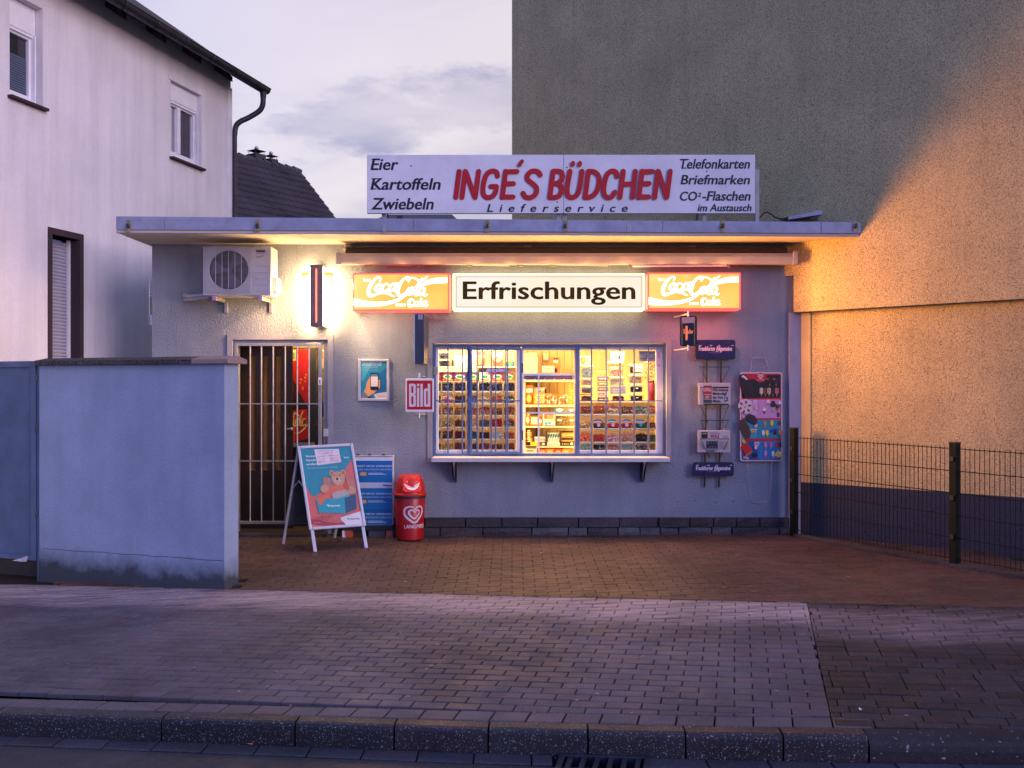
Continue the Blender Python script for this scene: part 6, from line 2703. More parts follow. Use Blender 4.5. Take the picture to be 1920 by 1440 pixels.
# raised cut-outs overhanging the left edge
M['choc'] = paint('printed_chocolate', (0.030, 0.012, 0.010), 0.3, vary=0.3, scale=40)


def cut(pts, m, name, z=0.018):
    pts2 = [(a_ - o.x, c_ - o.z) for a_, c_ in [(PX(x, IY), PZ(y, IY)) for x, y in pts]]
    return slab(fr4, pts2, 0.004, z, m).build(name, None, ic, bevel=0.003)


cut([(1388, 702), (1394, 701), (1400, 704), (1408, 722), (1412, 742), (1405, 747), (1396, 745), (1390, 733), (1385.5, 718), (1384.5, 708)], M['choc'], 'chocolate_bar_cutout')
p = Print((PX(1389, IY), IY - 0.019, PZ(712, IY)), XA, ZA, 0.0005)
p.shape([(0, 0.03), (0.02, 0.055), (0.05, 0.035), (0.075, 0.005), (0.06, -0.005), (0.03, 0.02)], flat(215, 200, 205))
p.build('bitten_tip', None, ic)
cut([(1385, 756), (1391, 750), (1399, 748), (1408, 752), (1410, 762), (1408, 772), (1400, 777), (1391, 774), (1385, 767), (1383.5, 760)], flat(215, 195, 200), 'sundae_cutout')
p = Print((PX(1396, IY), IY - 0.0185, PZ(763, IY)), XA, ZA, 0.0005)
for i in range(6):
    a = i * math.pi / 3 + 0.3
    p.disc(0.055 * math.cos(a), 0.055 * math.sin(a), 0.020, 0.012, flat(130, 30, 45), 8, a)
p.disc(0, 0, 0.014, 0.014, flat(200, 150, 80), 10)
p.build('sundae_print', None, ic)
cut([(1397, 783), (1400, 777), (1406, 776), (1415, 780), (1420, 789), (1416, 797), (1408, 793), (1400, 789)], flat(40, 32, 42), 'chocolate_piece_cutout', 0.022)
cut([(1384.5, 794), (1388, 787), (1395, 787), (1403, 797), (1408, 812), (1405, 821), (1398, 822), (1391, 813), (1386, 804)], paint('printed_nut_crust', (0.060, 0.028, 0.018), 0.5, vary=0.9, scale=120), 'nut_bar_cutout')
cut([(1392, 822), (1397, 826), (1398, 831), (1394, 832), (1391, 828)], flat(190, 190, 40), 'ice_tip_cutout')
cut([(1388, 838), (1400, 829), (1410, 845), (1398, 853)], flat(190, 25, 30), 'ice_lolly_cutout')
cut([(1397.2, 852.8), (1408, 845.8), (1410, 848), (1399, 856)], flat(220, 110, 25), 'ice_lolly_cutout')
M['string'] = paint('white_string', (0.45, 0.42, 0.45), 0.8)
s = MB()
for a_, c_ in (((1407, 698), (1410, 671)), ((1410, 671), (1436, 671)), ((1436, 671), (1443, 698))):
    q0, q1 = P(*a_, IY + 0.02), P(*c_, IY + 0.04)
    s.tube([q0, q1], 0.0025, 4)
s.tube([P(1402, 865, IY), P(1404, 905, D0 - .02), P(1408, 941, D0 - 0.01), P(1425, 944, D0 - 0.02), P(1440, 941, D0 - 0.01)], 0.0028, 4)
s.tube([P(1447, 865, IY), P(1446, 900, D0 - .02), P(1442, 938, D0 - 0.01), P(1430, 940, D0 - 0.02), P(1412, 943, D0 - 0.012)], 0.0028, 4)
s.build('string', M['string'], ic)

# screws and stains left in the wall
s = MB()
for px, py in ((1271, 941), (1304, 939), (1341, 942), (1374, 940), (1479, 735), (1486, 774)):
    q0 = P(px, py, D0)
    s.tube([(q0.x, D0 - 0.004, q0.z), (q0.x, D0, q0.z)], 0.007, 6)
s.build('wall_plug', M['dark'], kiosk)

# ------------------------------------------------------------------ framed phone poster
PY = D0 - 0.028
o, w, h = sign_frame(671, 752, 730, 673, PY)
po = thing('framed_poster', 'framed blue poster of a hand holding a phone beside the door', 'poster', (o.x + w / 2, D0, o.z + h / 2))
s = MB()
fwid = 0.030
s.box(o.x, o.x + fwid, PY, D0 - 0.002, o.z, o.z + h)
s.box(o.x + w - fwid, o.x + w, PY, D0 - 0.002, o.z, o.z + h)
s.box(o.x + fwid, o.x + w - fwid, PY + 0.0005, D0 - 0.002, o.z, o.z + fwid)
s.box(o.x + fwid, o.x + w - fwid, PY + 0.0005, D0 - 0.002, o.z + h - fwid, o.z + h)
s.build('frame', M['alu'], po, bevel=0.006)
p = Print(Vector((o.x, PY + 0.012, o.z)), XA, ZA, 0.0005)
ka = w / 830.0         # crop pixels 175..1005


def q(x, y):
    return ((x - 175) * ka, (1310 - y) * ka)


tl1, tl2, tl3 = flat(30, 130, 165), flat(20, 100, 150), flat(70, 165, 185)
skin, skin2 = flat(225, 160, 100), flat(200, 125, 65)
p.rect(*q(235, 1245), *q(940, 225), tl1)
p.shape([q(740, 580), q(940, 400), q(940, 1080), q(500, 1130), q(620, 1245), q(260, 1245)], tl2)
p.shape([q(235, 225), q(600, 225), q(300, 800), q(235, 700)], tl3)
p.shape([q(585, 1140), q(700, 1100), q(940, 1068), q(940, 1245), q(650, 1245)], flat(215, 200, 200))
for i, (y, ww) in enumerate(((315, 510), (370, 505))):
    a = q(290, y)
    p.text(('Weil du mehr bist, als dein', 'Paketversand auch mobil.')[i], a[0], a[1], 30 * ka, flat(225, 225, 230), bold=0.02, w=ww * ka)
for y, ww in ((410, 430), (438, 400), (497, 410)):
    a = q(290, y)
    p.rect(a[0], a[1], a[0] + ww * ka, a[1] + 9 * ka, flat(140, 190, 205))
p.shape([q(250, 1180), q(330, 1060), q(460, 1200), q(440, 1235), q(245, 1235)], flat(125, 130, 140))
p.shape([q(430, 1235), q(440, 1180), q(490, 1200), q(500, 1235)], flat(30, 25, 30))
p.shape([q(330, 1055), q(385, 950), q(400, 850), q(445, 740), q(495, 675), q(505, 800), q(500, 900), q(560, 1030), q(660, 1040), q(620, 1085), q(520, 1150), q(460, 1195)], skin)
p.shape([q(560, 1030), q(745, 960), q(720, 1000), q(640, 1060)], skin2)
for y in (775, 840, 890, 940):
    p.disc(*q(725, y), 35 * ka, 30 * ka, skin, 10)
p.shape(rr(*q(500, 1020), *q(718, 565), 22 * ka), flat(28, 28, 34))
p.rect(*q(515, 925), *q(700, 660), flat(225, 215, 210))
p.rect(*q(520, 655), *q(695, 600), flat(60, 145, 165))
a = q(690, 1190)
p.text('Hermes', a[0] + 40 * ka, a[1], 28 * ka, flat(90, 80, 120), w=170 * ka)
p.shape([(a[0], a[1] + 26 * ka), (a[0] + 32 * ka, a[1] + 26 * ka), (a[0] + 32 * ka, a[1])], flat(40, 150, 180))
p.build('poster_print', None, po)

# ------------------------------------------------------------------ air-conditioning unit
AD = 10.42
o, w, h = sign_frame(380, 554, 508, 461.5, AD)
ac = thing('air_conditioner', 'cream outdoor air-conditioning unit on wall brackets under the soffit', 'air conditioner', (o.x + w / 2, D0, o.z))
s = MB()
s.box(o.x, o.x + w, AD + 0.006, D0 - 0.08, o.z, o.z + h)
s.build('casing', M['cream_case'], ac, bevel=0.008)
k = w / 833.0          # crop pixels 112..945 ; y 125..745


def q(x, y):
    return ((x - 112) * k, (742 - y) * k)


fr5 = (o + Vector((0, 0.006, 0)), XA.copy(), ZA.copy(), -YA)
cx_, cz_ = q(430, 432)
RF = 243 * k
# front panel with the round opening: ring of faces between square and circle
s = MB(fr5)
x0, z0 = q(145, 705)
x1, z1 = q(705, 160)
nn = 40
ring_i = [(cx_ + RF * math.cos(2 * math.pi * i / nn), cz_ + RF * math.sin(2 * math.pi * i / nn)) for i in range(nn)]
ring_o = []
for i in range(nn):
    a = 2 * math.pi * i / nn
    t = min(abs((x1 - cx_) / math.cos(a)) if math.cos(a) > 1e-6 else 9, abs((x0 - cx_) / math.cos(a)) if math.cos(a) < -1e-6 else 9,
            abs((z1 - cz_) / math.sin(a)) if math.sin(a) > 1e-6 else 9, abs((z0 - cz_) / math.sin(a)) if math.sin(a) < -1e-6 else 9)
    ring_o.append((cx_ + t * math.cos(a), cz_ + t * math.sin(a)))
vs = [(p_[0], p_[1], 0.010) for p_ in ring_o] + [(p_[0], p_[1], 0.010) for p_ in ring_i] + [(cx_ + (p_[0] - cx_) * 0.97, cz_ + (p_[1] - cz_) * 0.97, 0.002) for p_ in ring_i] + [(p_[0], p_[1], 0.001) for p_ in ring_o]
fs = []
for i in range(nn):
    j = (i + 1) % nn
    fs += [(i, j, nn + j, nn + i), (nn + i, nn + j, 2 * nn + j, 2 * nn + i), (3 * nn + i, 3 * nn + j, j, i)]
s.add(vs, fs)
s.build('fan_panel', M['cream_case'], ac)
s = MB(fr5)
s.add([(cx_ + RF * 0.98 * math.cos(2 * math.pi * i / nn), cz_ + RF * 0.98 * math.sin(2 * math.pi * i / nn), 0.0012) for i in range(nn)], [list(range(nn))])
s.build('fan_opening', paint('dark_fan_hollow', (0.010, 0.012, 0.022), 0.7), ac)
fan = MB(fr5)
for i in range(3):
    a0 = i * 2.094 + 0.5
    pts = []
    for t in range(6):
        a = a0 + t * 0.17
        pts.append((cx_ + RF * 0.88 * math.cos(a), cz_ + RF * 0.88 * math.sin(a), 0.0035))
    fan.add([(cx_ + RF * 0.1 * math.cos(a0), cz_ + RF * 0.1 * math.sin(a0), 0.0035)] + pts + [(cx_ + RF * 0.18 * math.cos(a0 + 0.9), cz_ + RF * 0.18 * math.sin(a0 + 0.9), 0.0035)], [list(range(8))])
fan.add([(cx_ + RF * 0.15 * math.cos(2 * math.pi * i / 14), cz_ + RF * 0.15 * math.sin(2 * math.pi * i / 14), 0.0042) for i in range(14)], [list(range(14))])
fan.build('fan', paint('grey_fan_blade', (0.06, 0.065, 0.10), 0.4), ac)
s = MB(fr5)
zz = z0 + 0.012
while zz < z1 - 0.008:
    inside = abs(zz - cz_) < RF
    s.box(x0 + 0.006, x1 - 0.006, zz - 0.0010, zz + 0.0010, 0.0115, 0.0145)
    zz += 0.0125
s.build('grille_wires', M['cream_case'], ac, kind='stuff')
for i in range(5):
    s = MB(fr5)
    xx = cx_ + (i - 2) * 79 * k
    hh_ = math.sqrt(max(0.01, 1 - ((i - 2) * 79 * k / RF) ** 2)) * RF
    s.box(xx - 0.003, xx + 0.003, cz_ - hh_, cz_ + hh_, 0.015, 0.019)
    s.build('grille_rib', M['cream_case'], ac)
for i, y in enumerate((385, 460, 535, 610, 685)):
    s = MB(fr5)
    a, c = q(745, y + 3), q(925, y)
    s.box(a[0], c[0], a[1], c[1], 0.0005, 0.004)
    s.build('side_rib', M['steel_grey'], ac)
p = Print(o + Vector((0, 0.006, 0)), XA, ZA, 0.0006)
a, c = q(762, 212), q(872, 196)
p.rect(a[0], a[1], c[0], c[1], flat(20, 20, 25))
a = q(762, 196)
p.text('Einhell', a[0], a[1] + 0.001, 14 * k, flat(20, 20, 25), bold=0.04, w=108 * k)
a = q(764, 234)
p.text('NFK 2300 ECO', a[0], a[1], 10 * k, flat(30, 30, 35), bold=0.02, w=106 * k)
a = q(764, 278)
p2 = [(0, 0), (0.012, 0.010), (0.02, 0.004), (0.035, 0.014), (0.05, 0.012), (0.062, 0.020), (0.078, 0.024)]
p.stroke(p2, 0.0035, flat(30, 30, 35), ox=a[0], oy=a[1])
p.stroke([(0.01, -0.006), (0.08, 0.012)], 0.0025, flat(30, 30, 35), ox=a[0], oy=a[1])
p.build('maker_print', None, ac)
s = MB()
s.box(o.x + w + 0.001, o.x + w + 0.055, AD + 0.06, AD + 0.24, o.z + 0.03, o.z + 0.20)
s.build('valve_cover', M['cream_case'], ac, bevel=0.012)
s = MB()
s.tube(smooth_pts([(o.x + w + 0.02, AD + 0.1, o.z + h - 0.03), (o.x + w + 0.03, AD + 0.1, o.z + h - 0.18), (o.x + w + 0.04, AD + 0.1, o.z + 0.24), (o.x + w + 0.02, AD + 0.1, o.z + 0.2)], 4), 0.008, 6)
s.build('cable', M['white_pvc'], ac, smooth=True)
for px in (404, 490):
    s = MB()
    x = PX(px, AD + 0.06)
    s.box(x - 0.018, x + 0.018, AD + 0.03, D0 - 0.004, o.z - 0.045, o.z - 0.006)
    s.box(x - 0.018 + 0.03, x + 0.018 + 0.03, D0 - 0.035, D0 - 0.001, o.z - 0.16, o.z - 0.0461)
    s.build('bracket', M['steel'], ac, bevel=0.003)
    s = MB()
    s.box(x - 0.022, x + 0.022, AD + 0.008, AD + 0.029, o.z - 0.054, o.z - 0.005)
    s.build('end_plug', paint('lilac_plastic_plug', (0.40, 0.24, 0.46), 0.5), ac, bevel=0.003)
s = MB()
s.tube([(PX(345, D0 - 0.02), D0 - 0.01, PZ(554, D0)), (PX(352, 10.7), 10.72, PZ(556, 10.7)), (o.x + 0.02, 10.62, PZ(551, 10.5))], 0.024, 10)
s.tube([(PX(345, D0 - 0.02), D0 - 0.01, PZ(562, D0)), (PX(352, 10.7), 10.70, PZ(563, 10.7)), (o.x + 0.02, 10.58, PZ(556, 10.5))], 0.015, 8)
s.build('pipe', M['cream_case'], ac, smooth=True)

# white metal bracket on the far left edge of the kiosk
mbk = thing('wall_rack', 'narrow white metal rack on the left corner of the kiosk', 'bracket', (PX(281, D0), D0, PZ(563, D0)))
s = MB()
xk = PX(285, D0) - 0.002
s.box(xk - 0.012, xk, D0 + 0.05, D0 + 0.09, PZ(610, D0), PZ(512, D0))
for py in (517, 532, 541, 546, 552, 590):
    s.box(xk - 0.06, xk - 0.0125, D0 + 0.055, D0 + 0.075, PZ(py + 1.3, D0), PZ(py, D0))
s.box(xk - 0.05, xk - 0.042, D0 + 0.05, D0 + 0.056, PZ(607, D0), PZ(519, D0))
s.box(xk - 0.052, xk - 0.013, D0 + 0.05, D0 + 0.06, PZ(608, D0), PZ(592, D0))
s.build('rack_bars', M['white_pvc'], mbk)
s = MB()
s.box(xk - 0.04, xk - 0.014, D0 + 0.06, D0 + 0.09, PZ(588, D0), PZ(556, D0))
s.build('rack_plate', M['brass'], mbk)
# thin cable on the wall between lamp sign and drink sign
s = MB()
s.tube(smooth_pts([tuple(P(x, y, D0 - 0.008)) for x, y in ((628, 527), (640, 526), (650, 525), (661, 525))], 3), 0.004, 5)
props(s.build('wall_cable', M['white_pvc']), 'thin pale cable on the wall between the wing sign and drink sign', 'cable')


# ------------------------------------------------------------------ inside the window: racks of sweets
def candy_mat(name, cols, rough=0.45):
    k = Mt(name)
    at = k.n.new('ShaderNodeAttribute')
    at.attribute_name = 'rnd'
    n = len(cols)
    st = [((i + 0.0) / n, lin(c)) for i, c in enumerate(cols)]
    k.set('Base Color', k.ramp(at.outputs['Fac'], st, 'CONSTANT')).set('Roughness', rough)
    return k.m


def heap_mesh(kind, w, dp, h, seed):
    r = random.Random(seed)
    s = MB()
    n = {'nugget': 58, 'ball': 34, 'rod': 58, 'disc': 50}[kind]
    for i in range(n):
        fx = r.uniform(-w / 2 + 0.008, w / 2 - 0.008)
        fz = r.random() ** 0.9
        top = h * (0.98 + 0.12 * math.cos(fx / w * 2.6) + r.uniform(-0.07, 0.07))
        z = 0.006 + fz * (top - 0.012)
        y = -dp / 2 + 0.004 + r.uniform(0, 0.012) + (0.03 * fz if fz > 0.7 else 0)
        c = Vector((fx, y, z))
        s.val = max(0.001, r.random() * 0.999)
        rad = r.uniform(0.007, 0.010)
        rot = Euler((r.uniform(0, 6), r.uniform(0, 6), r.uniform(0, 6))).to_matrix()
        if kind == 'rod':
            a = rot @ Vector((0.017, 0, 0))
            s.tube([c - a, c + a * 0.3 + Vector((0, 0, .003)), c + a], 0.0052, 5)
        else:
            sc = {'nugget': Vector((1.35, 0.8, 0.75)), 'ball': Vector((1.15, 1.15, 1.15)), 'disc': Vector((1.35, 1.35, 0.45))}[kind] * rad
            vs, fs = [], []
            seg, rg = 7, 4
            for j in range(1, rg):
                th = math.pi * j / rg
                for q_ in range(seg):
                    ph = 2 * math.pi * q_ / seg
                    v = Vector((sc.x * math.sin(th) * math.cos(ph), sc.y * math.sin(th) * math.sin(ph), sc.z * math.cos(th)))
                    vs.append(c + rot @ v)
            t_, b_ = len(vs), len(vs) + 1
            vs += [c + rot @ Vector((0, 0, sc.z)), c + rot @ Vector((0, 0, -sc.z))]
            for q_ in range(seg):
                q2 = (q_ + 1) % seg
                fs.append((t_, q_, q2))
                fs.append((b_, (rg - 2) * seg + q2, (rg - 2) * seg + q_))
                for j in range(rg - 2):
                    fs.append((j * seg + q_, (j + 1) * seg + q_, (j + 1) * seg + q2, j * seg + q2))
            s.add(vs, fs)
    # filling behind the visible pieces
    s.val = 0.5
    pts = []
    for i in range(7):
        x = -w / 2 + 0.004 + (w - 0.008) * i / 6
        pts.append((x, h * (0.90 + 0.10 * math.cos(x / w * 2.6))))
    vs = [(x, -dp / 2 + 0.014, 0.003) for x, z in pts] + [(x, -dp / 2 + 0.014, z) for x, z in pts] + [(x, dp / 2, z * 0.9) for x, z in pts]
    fs = [(i, i + 1, 8 + i, 7 + i) for i in range(6)] + [(7 + i, 8 + i, 15 + i, 14 + i) for i in range(6)]
    s.add(vs, fs)
    me_o = s.build('sweets', M['dark'], None, smooth=True)
    me = me_o.data
    bpy.data.objects.remove(me_o)
    return me


HEAPS = {}
for kd in ('nugget', 'ball', 'rod', 'disc'):
    for sd in (1, 2, 3):
        HEAPS[(kd, sd)] = heap_mesh(kd, 0.128, 0.07, 0.088, hash((kd == 'ball', kd == 'rod', kd == 'disc', sd)) % 1000 + sd)
M['clear'] = glass('clear_bin_plastic', (0.97, 0.97, 0.95), 0.05, 0.15)
M['tag'] = paint('white_price_tag', (0.62, 0.60, 0.56), 0.5)
M['rackw'] = paint('cream_rack_board', (0.72, 0.62, 0.40), 0.5, vary=0.05)


def bin_mesh(w, h):
    s = MB()
    dp = 0.075
    s.add([(-w / 2, -dp / 2 - 0.003, 0.0), (w / 2, -dp / 2 - 0.003, 0.0), (w / 2, -dp / 2 - 0.003, h * 0.80), (-w / 2, -dp / 2 - 0.003, h * 0.80),
           (-w / 2, dp / 2, h), (w / 2, dp / 2, h), (-w / 2, dp / 2, 0), (w / 2, dp / 2, 0)], [(0, 1, 2, 3), (0, 3, 4, 6), (1, 7, 5, 2)], M['clear'])
    o = s.build('bin', M['clear'])
    me = o.data
    bpy.data.objects.remove(o)
    return me


def tag_mesh(w):
    s = MB()
    s.box(-w / 2 + 0.004, w / 2 - 0.004, -0.045, -0.041, 0.0, 0.014, M['tag'])
    o = s.build('price_rail', M['tag'])
    me = o.data
    bpy.data.objects.remove(o)
    return me


k = Mt('translucent_rack_board')
k.set('Base Color', (0.80, 0.72, 0.52)).set('Roughness', 0.6)
tb_ = k.n.new('ShaderNodeBsdfTranslucent')
tb_.inputs[0].default_value = (0.9, 0.80, 0.55, 1)
mx_ = k.n.new('ShaderNodeMixShader')
mx_.inputs[0].default_value = 0.55
k.l.new(k.b.outputs[0], mx_.inputs[1])
k.l.new(tb_.outputs[0], mx_.inputs[2])
k.l.new(mx_.outputs[0], k.n['Material Output'].inputs[0])
M['rackt'] = k.m
BINM, TAGM = bin_mesh(0.130, 0.10), tag_mesh(0.130)
cm_cache = {}


def sweet_bin(px, py_bot, d, w_px, h_px, kind, cols, label, group):
    """A clear bin with a heap of sweets."""
    x, z = PX(px, d), PZ(py_bot, d)
    kx_, kz_ = w_px / FP * d / 0.130, h_px / FP * d / 0.10
    t = thing('sweet_bin', label, 'sweet bin', (x, d, z), group=group)
    o = bpy.data.objects.new('bin', BINM)
    o.parent = t
    o.scale = (kx_, 1, kz_)
    COL.objects.link(o)
    o = bpy.data.objects.new('price_rail', TAGM)
    o.parent = t
    o.scale = (kx_, 1, kz_)
    COL.objects.link(o)
    me = HEAPS[(kind, R.choice((1, 2, 3)))]
    o = bpy.data.objects.new('sweets', me)
    o.parent = t
    o.scale = (kx_ * R.choice((-1, 1)) if False else kx_, 1, kz_ * R.uniform(0.90, 1.08))
    o['kind'] = 'stuff'
    COL.objects.link(o)
    key = tuple(cols)
    if key not in cm_cache:
        cm_cache[key] = candy_mat('sweets_%d' % len(cm_cache), cols)
    o.material_slots[0].link = 'OBJECT'
    o.material_slots[0].material = cm_cache[key]
    return t


BLK = [(22, 22, 26), (34, 32, 36), (14, 14, 18), (44, 42, 48)]
ROWN = ('top', 'second', 'third', 'fourth', 'fifth', 'bottom')
COLN = ('first', 'second', 'third', 'fourth', 'fifth', 'sixth', 'seventh')
LEFT = [
    [('rod', BLK, 'black liquorice')] * 7,
    [('nugget', BLK, 'black liquorice drops'), ('rod', [(220, 60, 60), (240, 225, 220), (200, 40, 50)], 'red and white striped sweets'), ('rod', [(60, 30, 22), (80, 42, 28), (45, 22, 16)], 'dark brown sticks'), ('nugget', [(150, 80, 40), (110, 55, 30)], 'brown drops'), ('disc', [(235, 220, 190), (220, 190, 120), (240, 235, 225)], 'pale shell-shaped sweets'), ('nugget', [(170, 80, 35), (205, 120, 50), (90, 40, 30)], 'orange-brown gum bottles'), ('rod', [(30, 95, 95), (220, 225, 215), (40, 60, 70), (20, 60, 75)], 'teal and white laces')],
    [('nugget', [(150, 90, 70), (200, 150, 130)], 'brown-pink gums'), ('nugget', [(190, 140, 120), (205, 170, 110), (170, 90, 100), (220, 200, 180)], 'pinkish mixed gums'), ('disc', [(175, 130, 60), (150, 95, 50), (205, 165, 80)], 'yellow-brown discs'), ('nugget', [(220, 130, 50), (180, 90, 40)], 'orange gums'), ('rod', [(205, 150, 110), (170, 60, 60), (225, 190, 150)], 'beige and red gums'), ('nugget', [(130, 80, 30), (180, 130, 50), (110, 60, 30)], 'brown-yellow gums'), ('nugget', [(190, 115, 45), (165, 75, 40), (215, 160, 60)], 'amber gums')],
    [('nugget', [(220, 215, 210), (200, 190, 190)], 'white sweets'), ('rod', [(190, 30, 40), (35, 120, 60), (225, 200, 60), (200, 190, 190)], 'red, green and yellow sweets'), ('ball', [(110, 50, 35), (140, 70, 45), (85, 38, 28)], 'brown balls'), ('nugget', [(220, 60, 60), (240, 220, 160), (235, 225, 220)], 'red and cream sweets'), ('nugget', [(75, 90, 115), (95, 110, 135), (60, 70, 95)], 'blue-grey drops'), ('disc', [(200, 25, 35), (175, 15, 30), (220, 50, 50)], 'bright red discs'), ('rod', [(30, 110, 65), (25, 60, 60), (190, 40, 50), (180, 190, 190)], 'green and dark laces')],
    [('nugget', BLK + [(230, 225, 225)], 'black and white sweets'), ('disc', [(125, 110, 40), (100, 25, 40), (150, 130, 50)], 'olive and maroon gums'), ('nugget', [(140, 20, 30), (110, 12, 25), (165, 30, 40)], 'dark red gums'), ('nugget', [(30, 110, 120), (25, 90, 110)], 'teal gums'), ('nugget', [(65, 35, 50), (45, 25, 38), (85, 50, 65)], 'dark purple gums'), ('ball', [(235, 190, 205), (200, 225, 205), (190, 200, 225), (240, 235, 225)], 'big pastel balls'), ('nugget', [(60, 140, 60), (210, 50, 40), (225, 180, 60)], 'green, red and yellow gums')],
    [('nugget', BLK + [(230, 225, 225), (240, 235, 225)], 'black and white drops'), ('nugget', [(215, 185, 50), (200, 165, 40), (225, 200, 90)], 'yellow gums'), ('nugget', [(130, 40, 50), (150, 60, 60)], 'maroon gums'), ('nugget', [(95, 20, 40), (75, 15, 30)], 'dark maroon gums'), ('nugget', [(150, 80, 90), (130, 65, 80)], 'mauve gums'), ('nugget', [(150, 65, 50), (120, 45, 40)], 'reddish brown gums'), ('nugget', [(120, 30, 40), (140, 45, 45)], 'wine red gums')],
]
LDp = 11.10
lrk = thing('sweet_rack', 'cream pigeonhole rack of sweet bins behind the left window', 'rack', (PX(892, LDp), LDp, PZ(848, LDp)))
s = MB()
s.box(PX(818, LDp), PX(968, LDp), LDp + 0.045, LDp + 0.055, PZ(850, LDp), PZ(716, LDp))
s.build('back_board', M['rackt'], lrk)
for i in range(7):
    s = MB()
    z = PZ(716 + i * 22.3 - 0.2, LDp)
    s.box(PX(818, LDp), PX(968, LDp), LDp - 0.035, LDp + 0.0445, z - 0.005, z + 0.004)
    s.build('shelf', M['rackw'], lrk)
cxs = [817, 839.5, 862.7, 885.5, 908.3, 931.8, 954.8]
for i in range(8):
    s = MB()
    x = PX(828.1 + (i - 0) * 23.05, LDp)
    if i == 7 or x > PX(967, LDp):
        continue
    s.box(x - 0.004, x + 0.004, LDp - 0.033, LDp + 0.0445, PZ(850, LDp), PZ(716, LDp))
    s.build('divider', M['rackw'], lrk)
for r_, row in enumerate(LEFT):
    for c_, (kd, cols, nm) in enumerate(row):
        if c_ == 0:
            continue
        sweet_bin(cxs[c_], 735.6 + r_ * 22.3, LDp, 20.5, 18.0, kd, cols, 'bin of %s, %s row, %s column of the left window rack' % (nm, ROWN[r_], COLN[c_ - 1]), 'sweet bins in the left window')
for r_, row in enumerate(LEFT):
    kd, cols, nm = row[0]
    sweet_bin(823.2, 735.6 + r_ * 22.3, LDp, 7.0, 18.0, kd, cols, 'half-hidden bin of %s, %s row beside the left window frame' % (nm, ROWN[r_]), 'sweet bins in the left window')
RIGHT = [
    [('nugget', [(150, 75, 55), (110, 55, 45), (185, 110, 80)], 'reddish brown gums'), ('nugget', [(190, 110, 60), (165, 70, 50), (150, 110, 60)], 'orange-brown gums'), ('rod', [(190, 205, 160), (215, 150, 150), (150, 100, 110), (225, 215, 190)], 'pastel green and pink sweets'), ('nugget', [(75, 45, 40), (110, 65, 50), (190, 150, 100)], 'few dark sweets'), ('disc', [(205, 40, 50), (235, 230, 225), (40, 130, 125), (235, 235, 235)], 'red, white and teal sweets'), ('nugget', [(210, 140, 140), (190, 110, 115), (225, 170, 165)], 'dusty pink sweets')],
    [('disc', [(205, 175, 130), (185, 150, 105), (220, 195, 160)], 'beige rings'), ('rod', [(70, 65, 75), (95, 90, 95), (50, 45, 55)], 'dark grey laces'), ('rod', [(190, 30, 60), (160, 20, 45)], 'crimson sour sticks'), ('rod', [(190, 50, 95), (160, 35, 75)], 'magenta sour sticks'), ('rod', [(35, 130, 95), (25, 100, 80)], 'green sour sticks'), ('nugget', [(150, 40, 50), (90, 60, 80)], 'dark red sweets')],
    [('nugget', [(230, 80, 40), (240, 130, 80), (235, 200, 180)], 'orange and white gums'), ('nugget', [(210, 50, 35), (185, 70, 40), (150, 40, 30)], 'red-orange gums'), ('disc', [(225, 185, 195), (205, 150, 170), (235, 215, 220)], 'pale pink discs'), ('disc', [(220, 170, 150), (200, 140, 130), (230, 200, 170)], 'pinkish beige discs'), ('rod', [(45, 22, 26), (60, 30, 34), (30, 16, 20)], 'blackish brown laces'), ('nugget', [(20, 110, 65), (15, 85, 50)], 'dark green gums')],
    [('nugget', [(110, 190, 185), (200, 220, 200)], 'pale teal sweets'), ('disc', BLK + [(220, 215, 215)], 'black and white sweets'), ('disc', [(225, 120, 110), (235, 180, 160)], 'salmon pink sweets'), ('nugget', [(120, 180, 180), (190, 205, 200)], 'watery blue sweets'), ('nugget', [(90, 30, 35), (210, 200, 200), (60, 30, 30)], 'brown and white sweets'), ('nugget', [(170, 60, 50), (235, 190, 60)], 'red and yellow sweets')],
]
RDp = 11.14
rrk = thing('sweet_rack', 'cream pigeonhole rack of sweet bins behind the right window', 'rack', (PX(1160, RDp), RDp, PZ(848, RDp)))
s = MB()
s.box(PX(1085, RDp), PX(1229, RDp), RDp + 0.045, RDp + 0.055, PZ(850, RDp), PZ(755, RDp))
s.build('back_board', M['rackt'], rrk)
for i in range(4):
    s = MB()
    z = PZ(754 + i * 26, RDp)
    s.box(PX(1085, RDp), PX(1229, RDp), RDp - 0.035, RDp + 0.0445, z - 0.006, z + 0.005)
    s.build('shelf', M['rackw'], rrk)
rxs = [1097.5, 1123, 1149.5, 1175.5, 1202, 1223]
rws = [20.5, 22.5, 23, 23, 22.5, 12]
for px in (1109.7, 1136, 1162.5, 1189, 1215):
    s = MB()
    x = PX(px, RDp)
    s.box(x - 0.004, x + 0.004, RDp - 0.033, RDp + 0.0445, PZ(850, RDp), PZ(755, RDp))
    s.build('divider', M['rackw'], rrk)
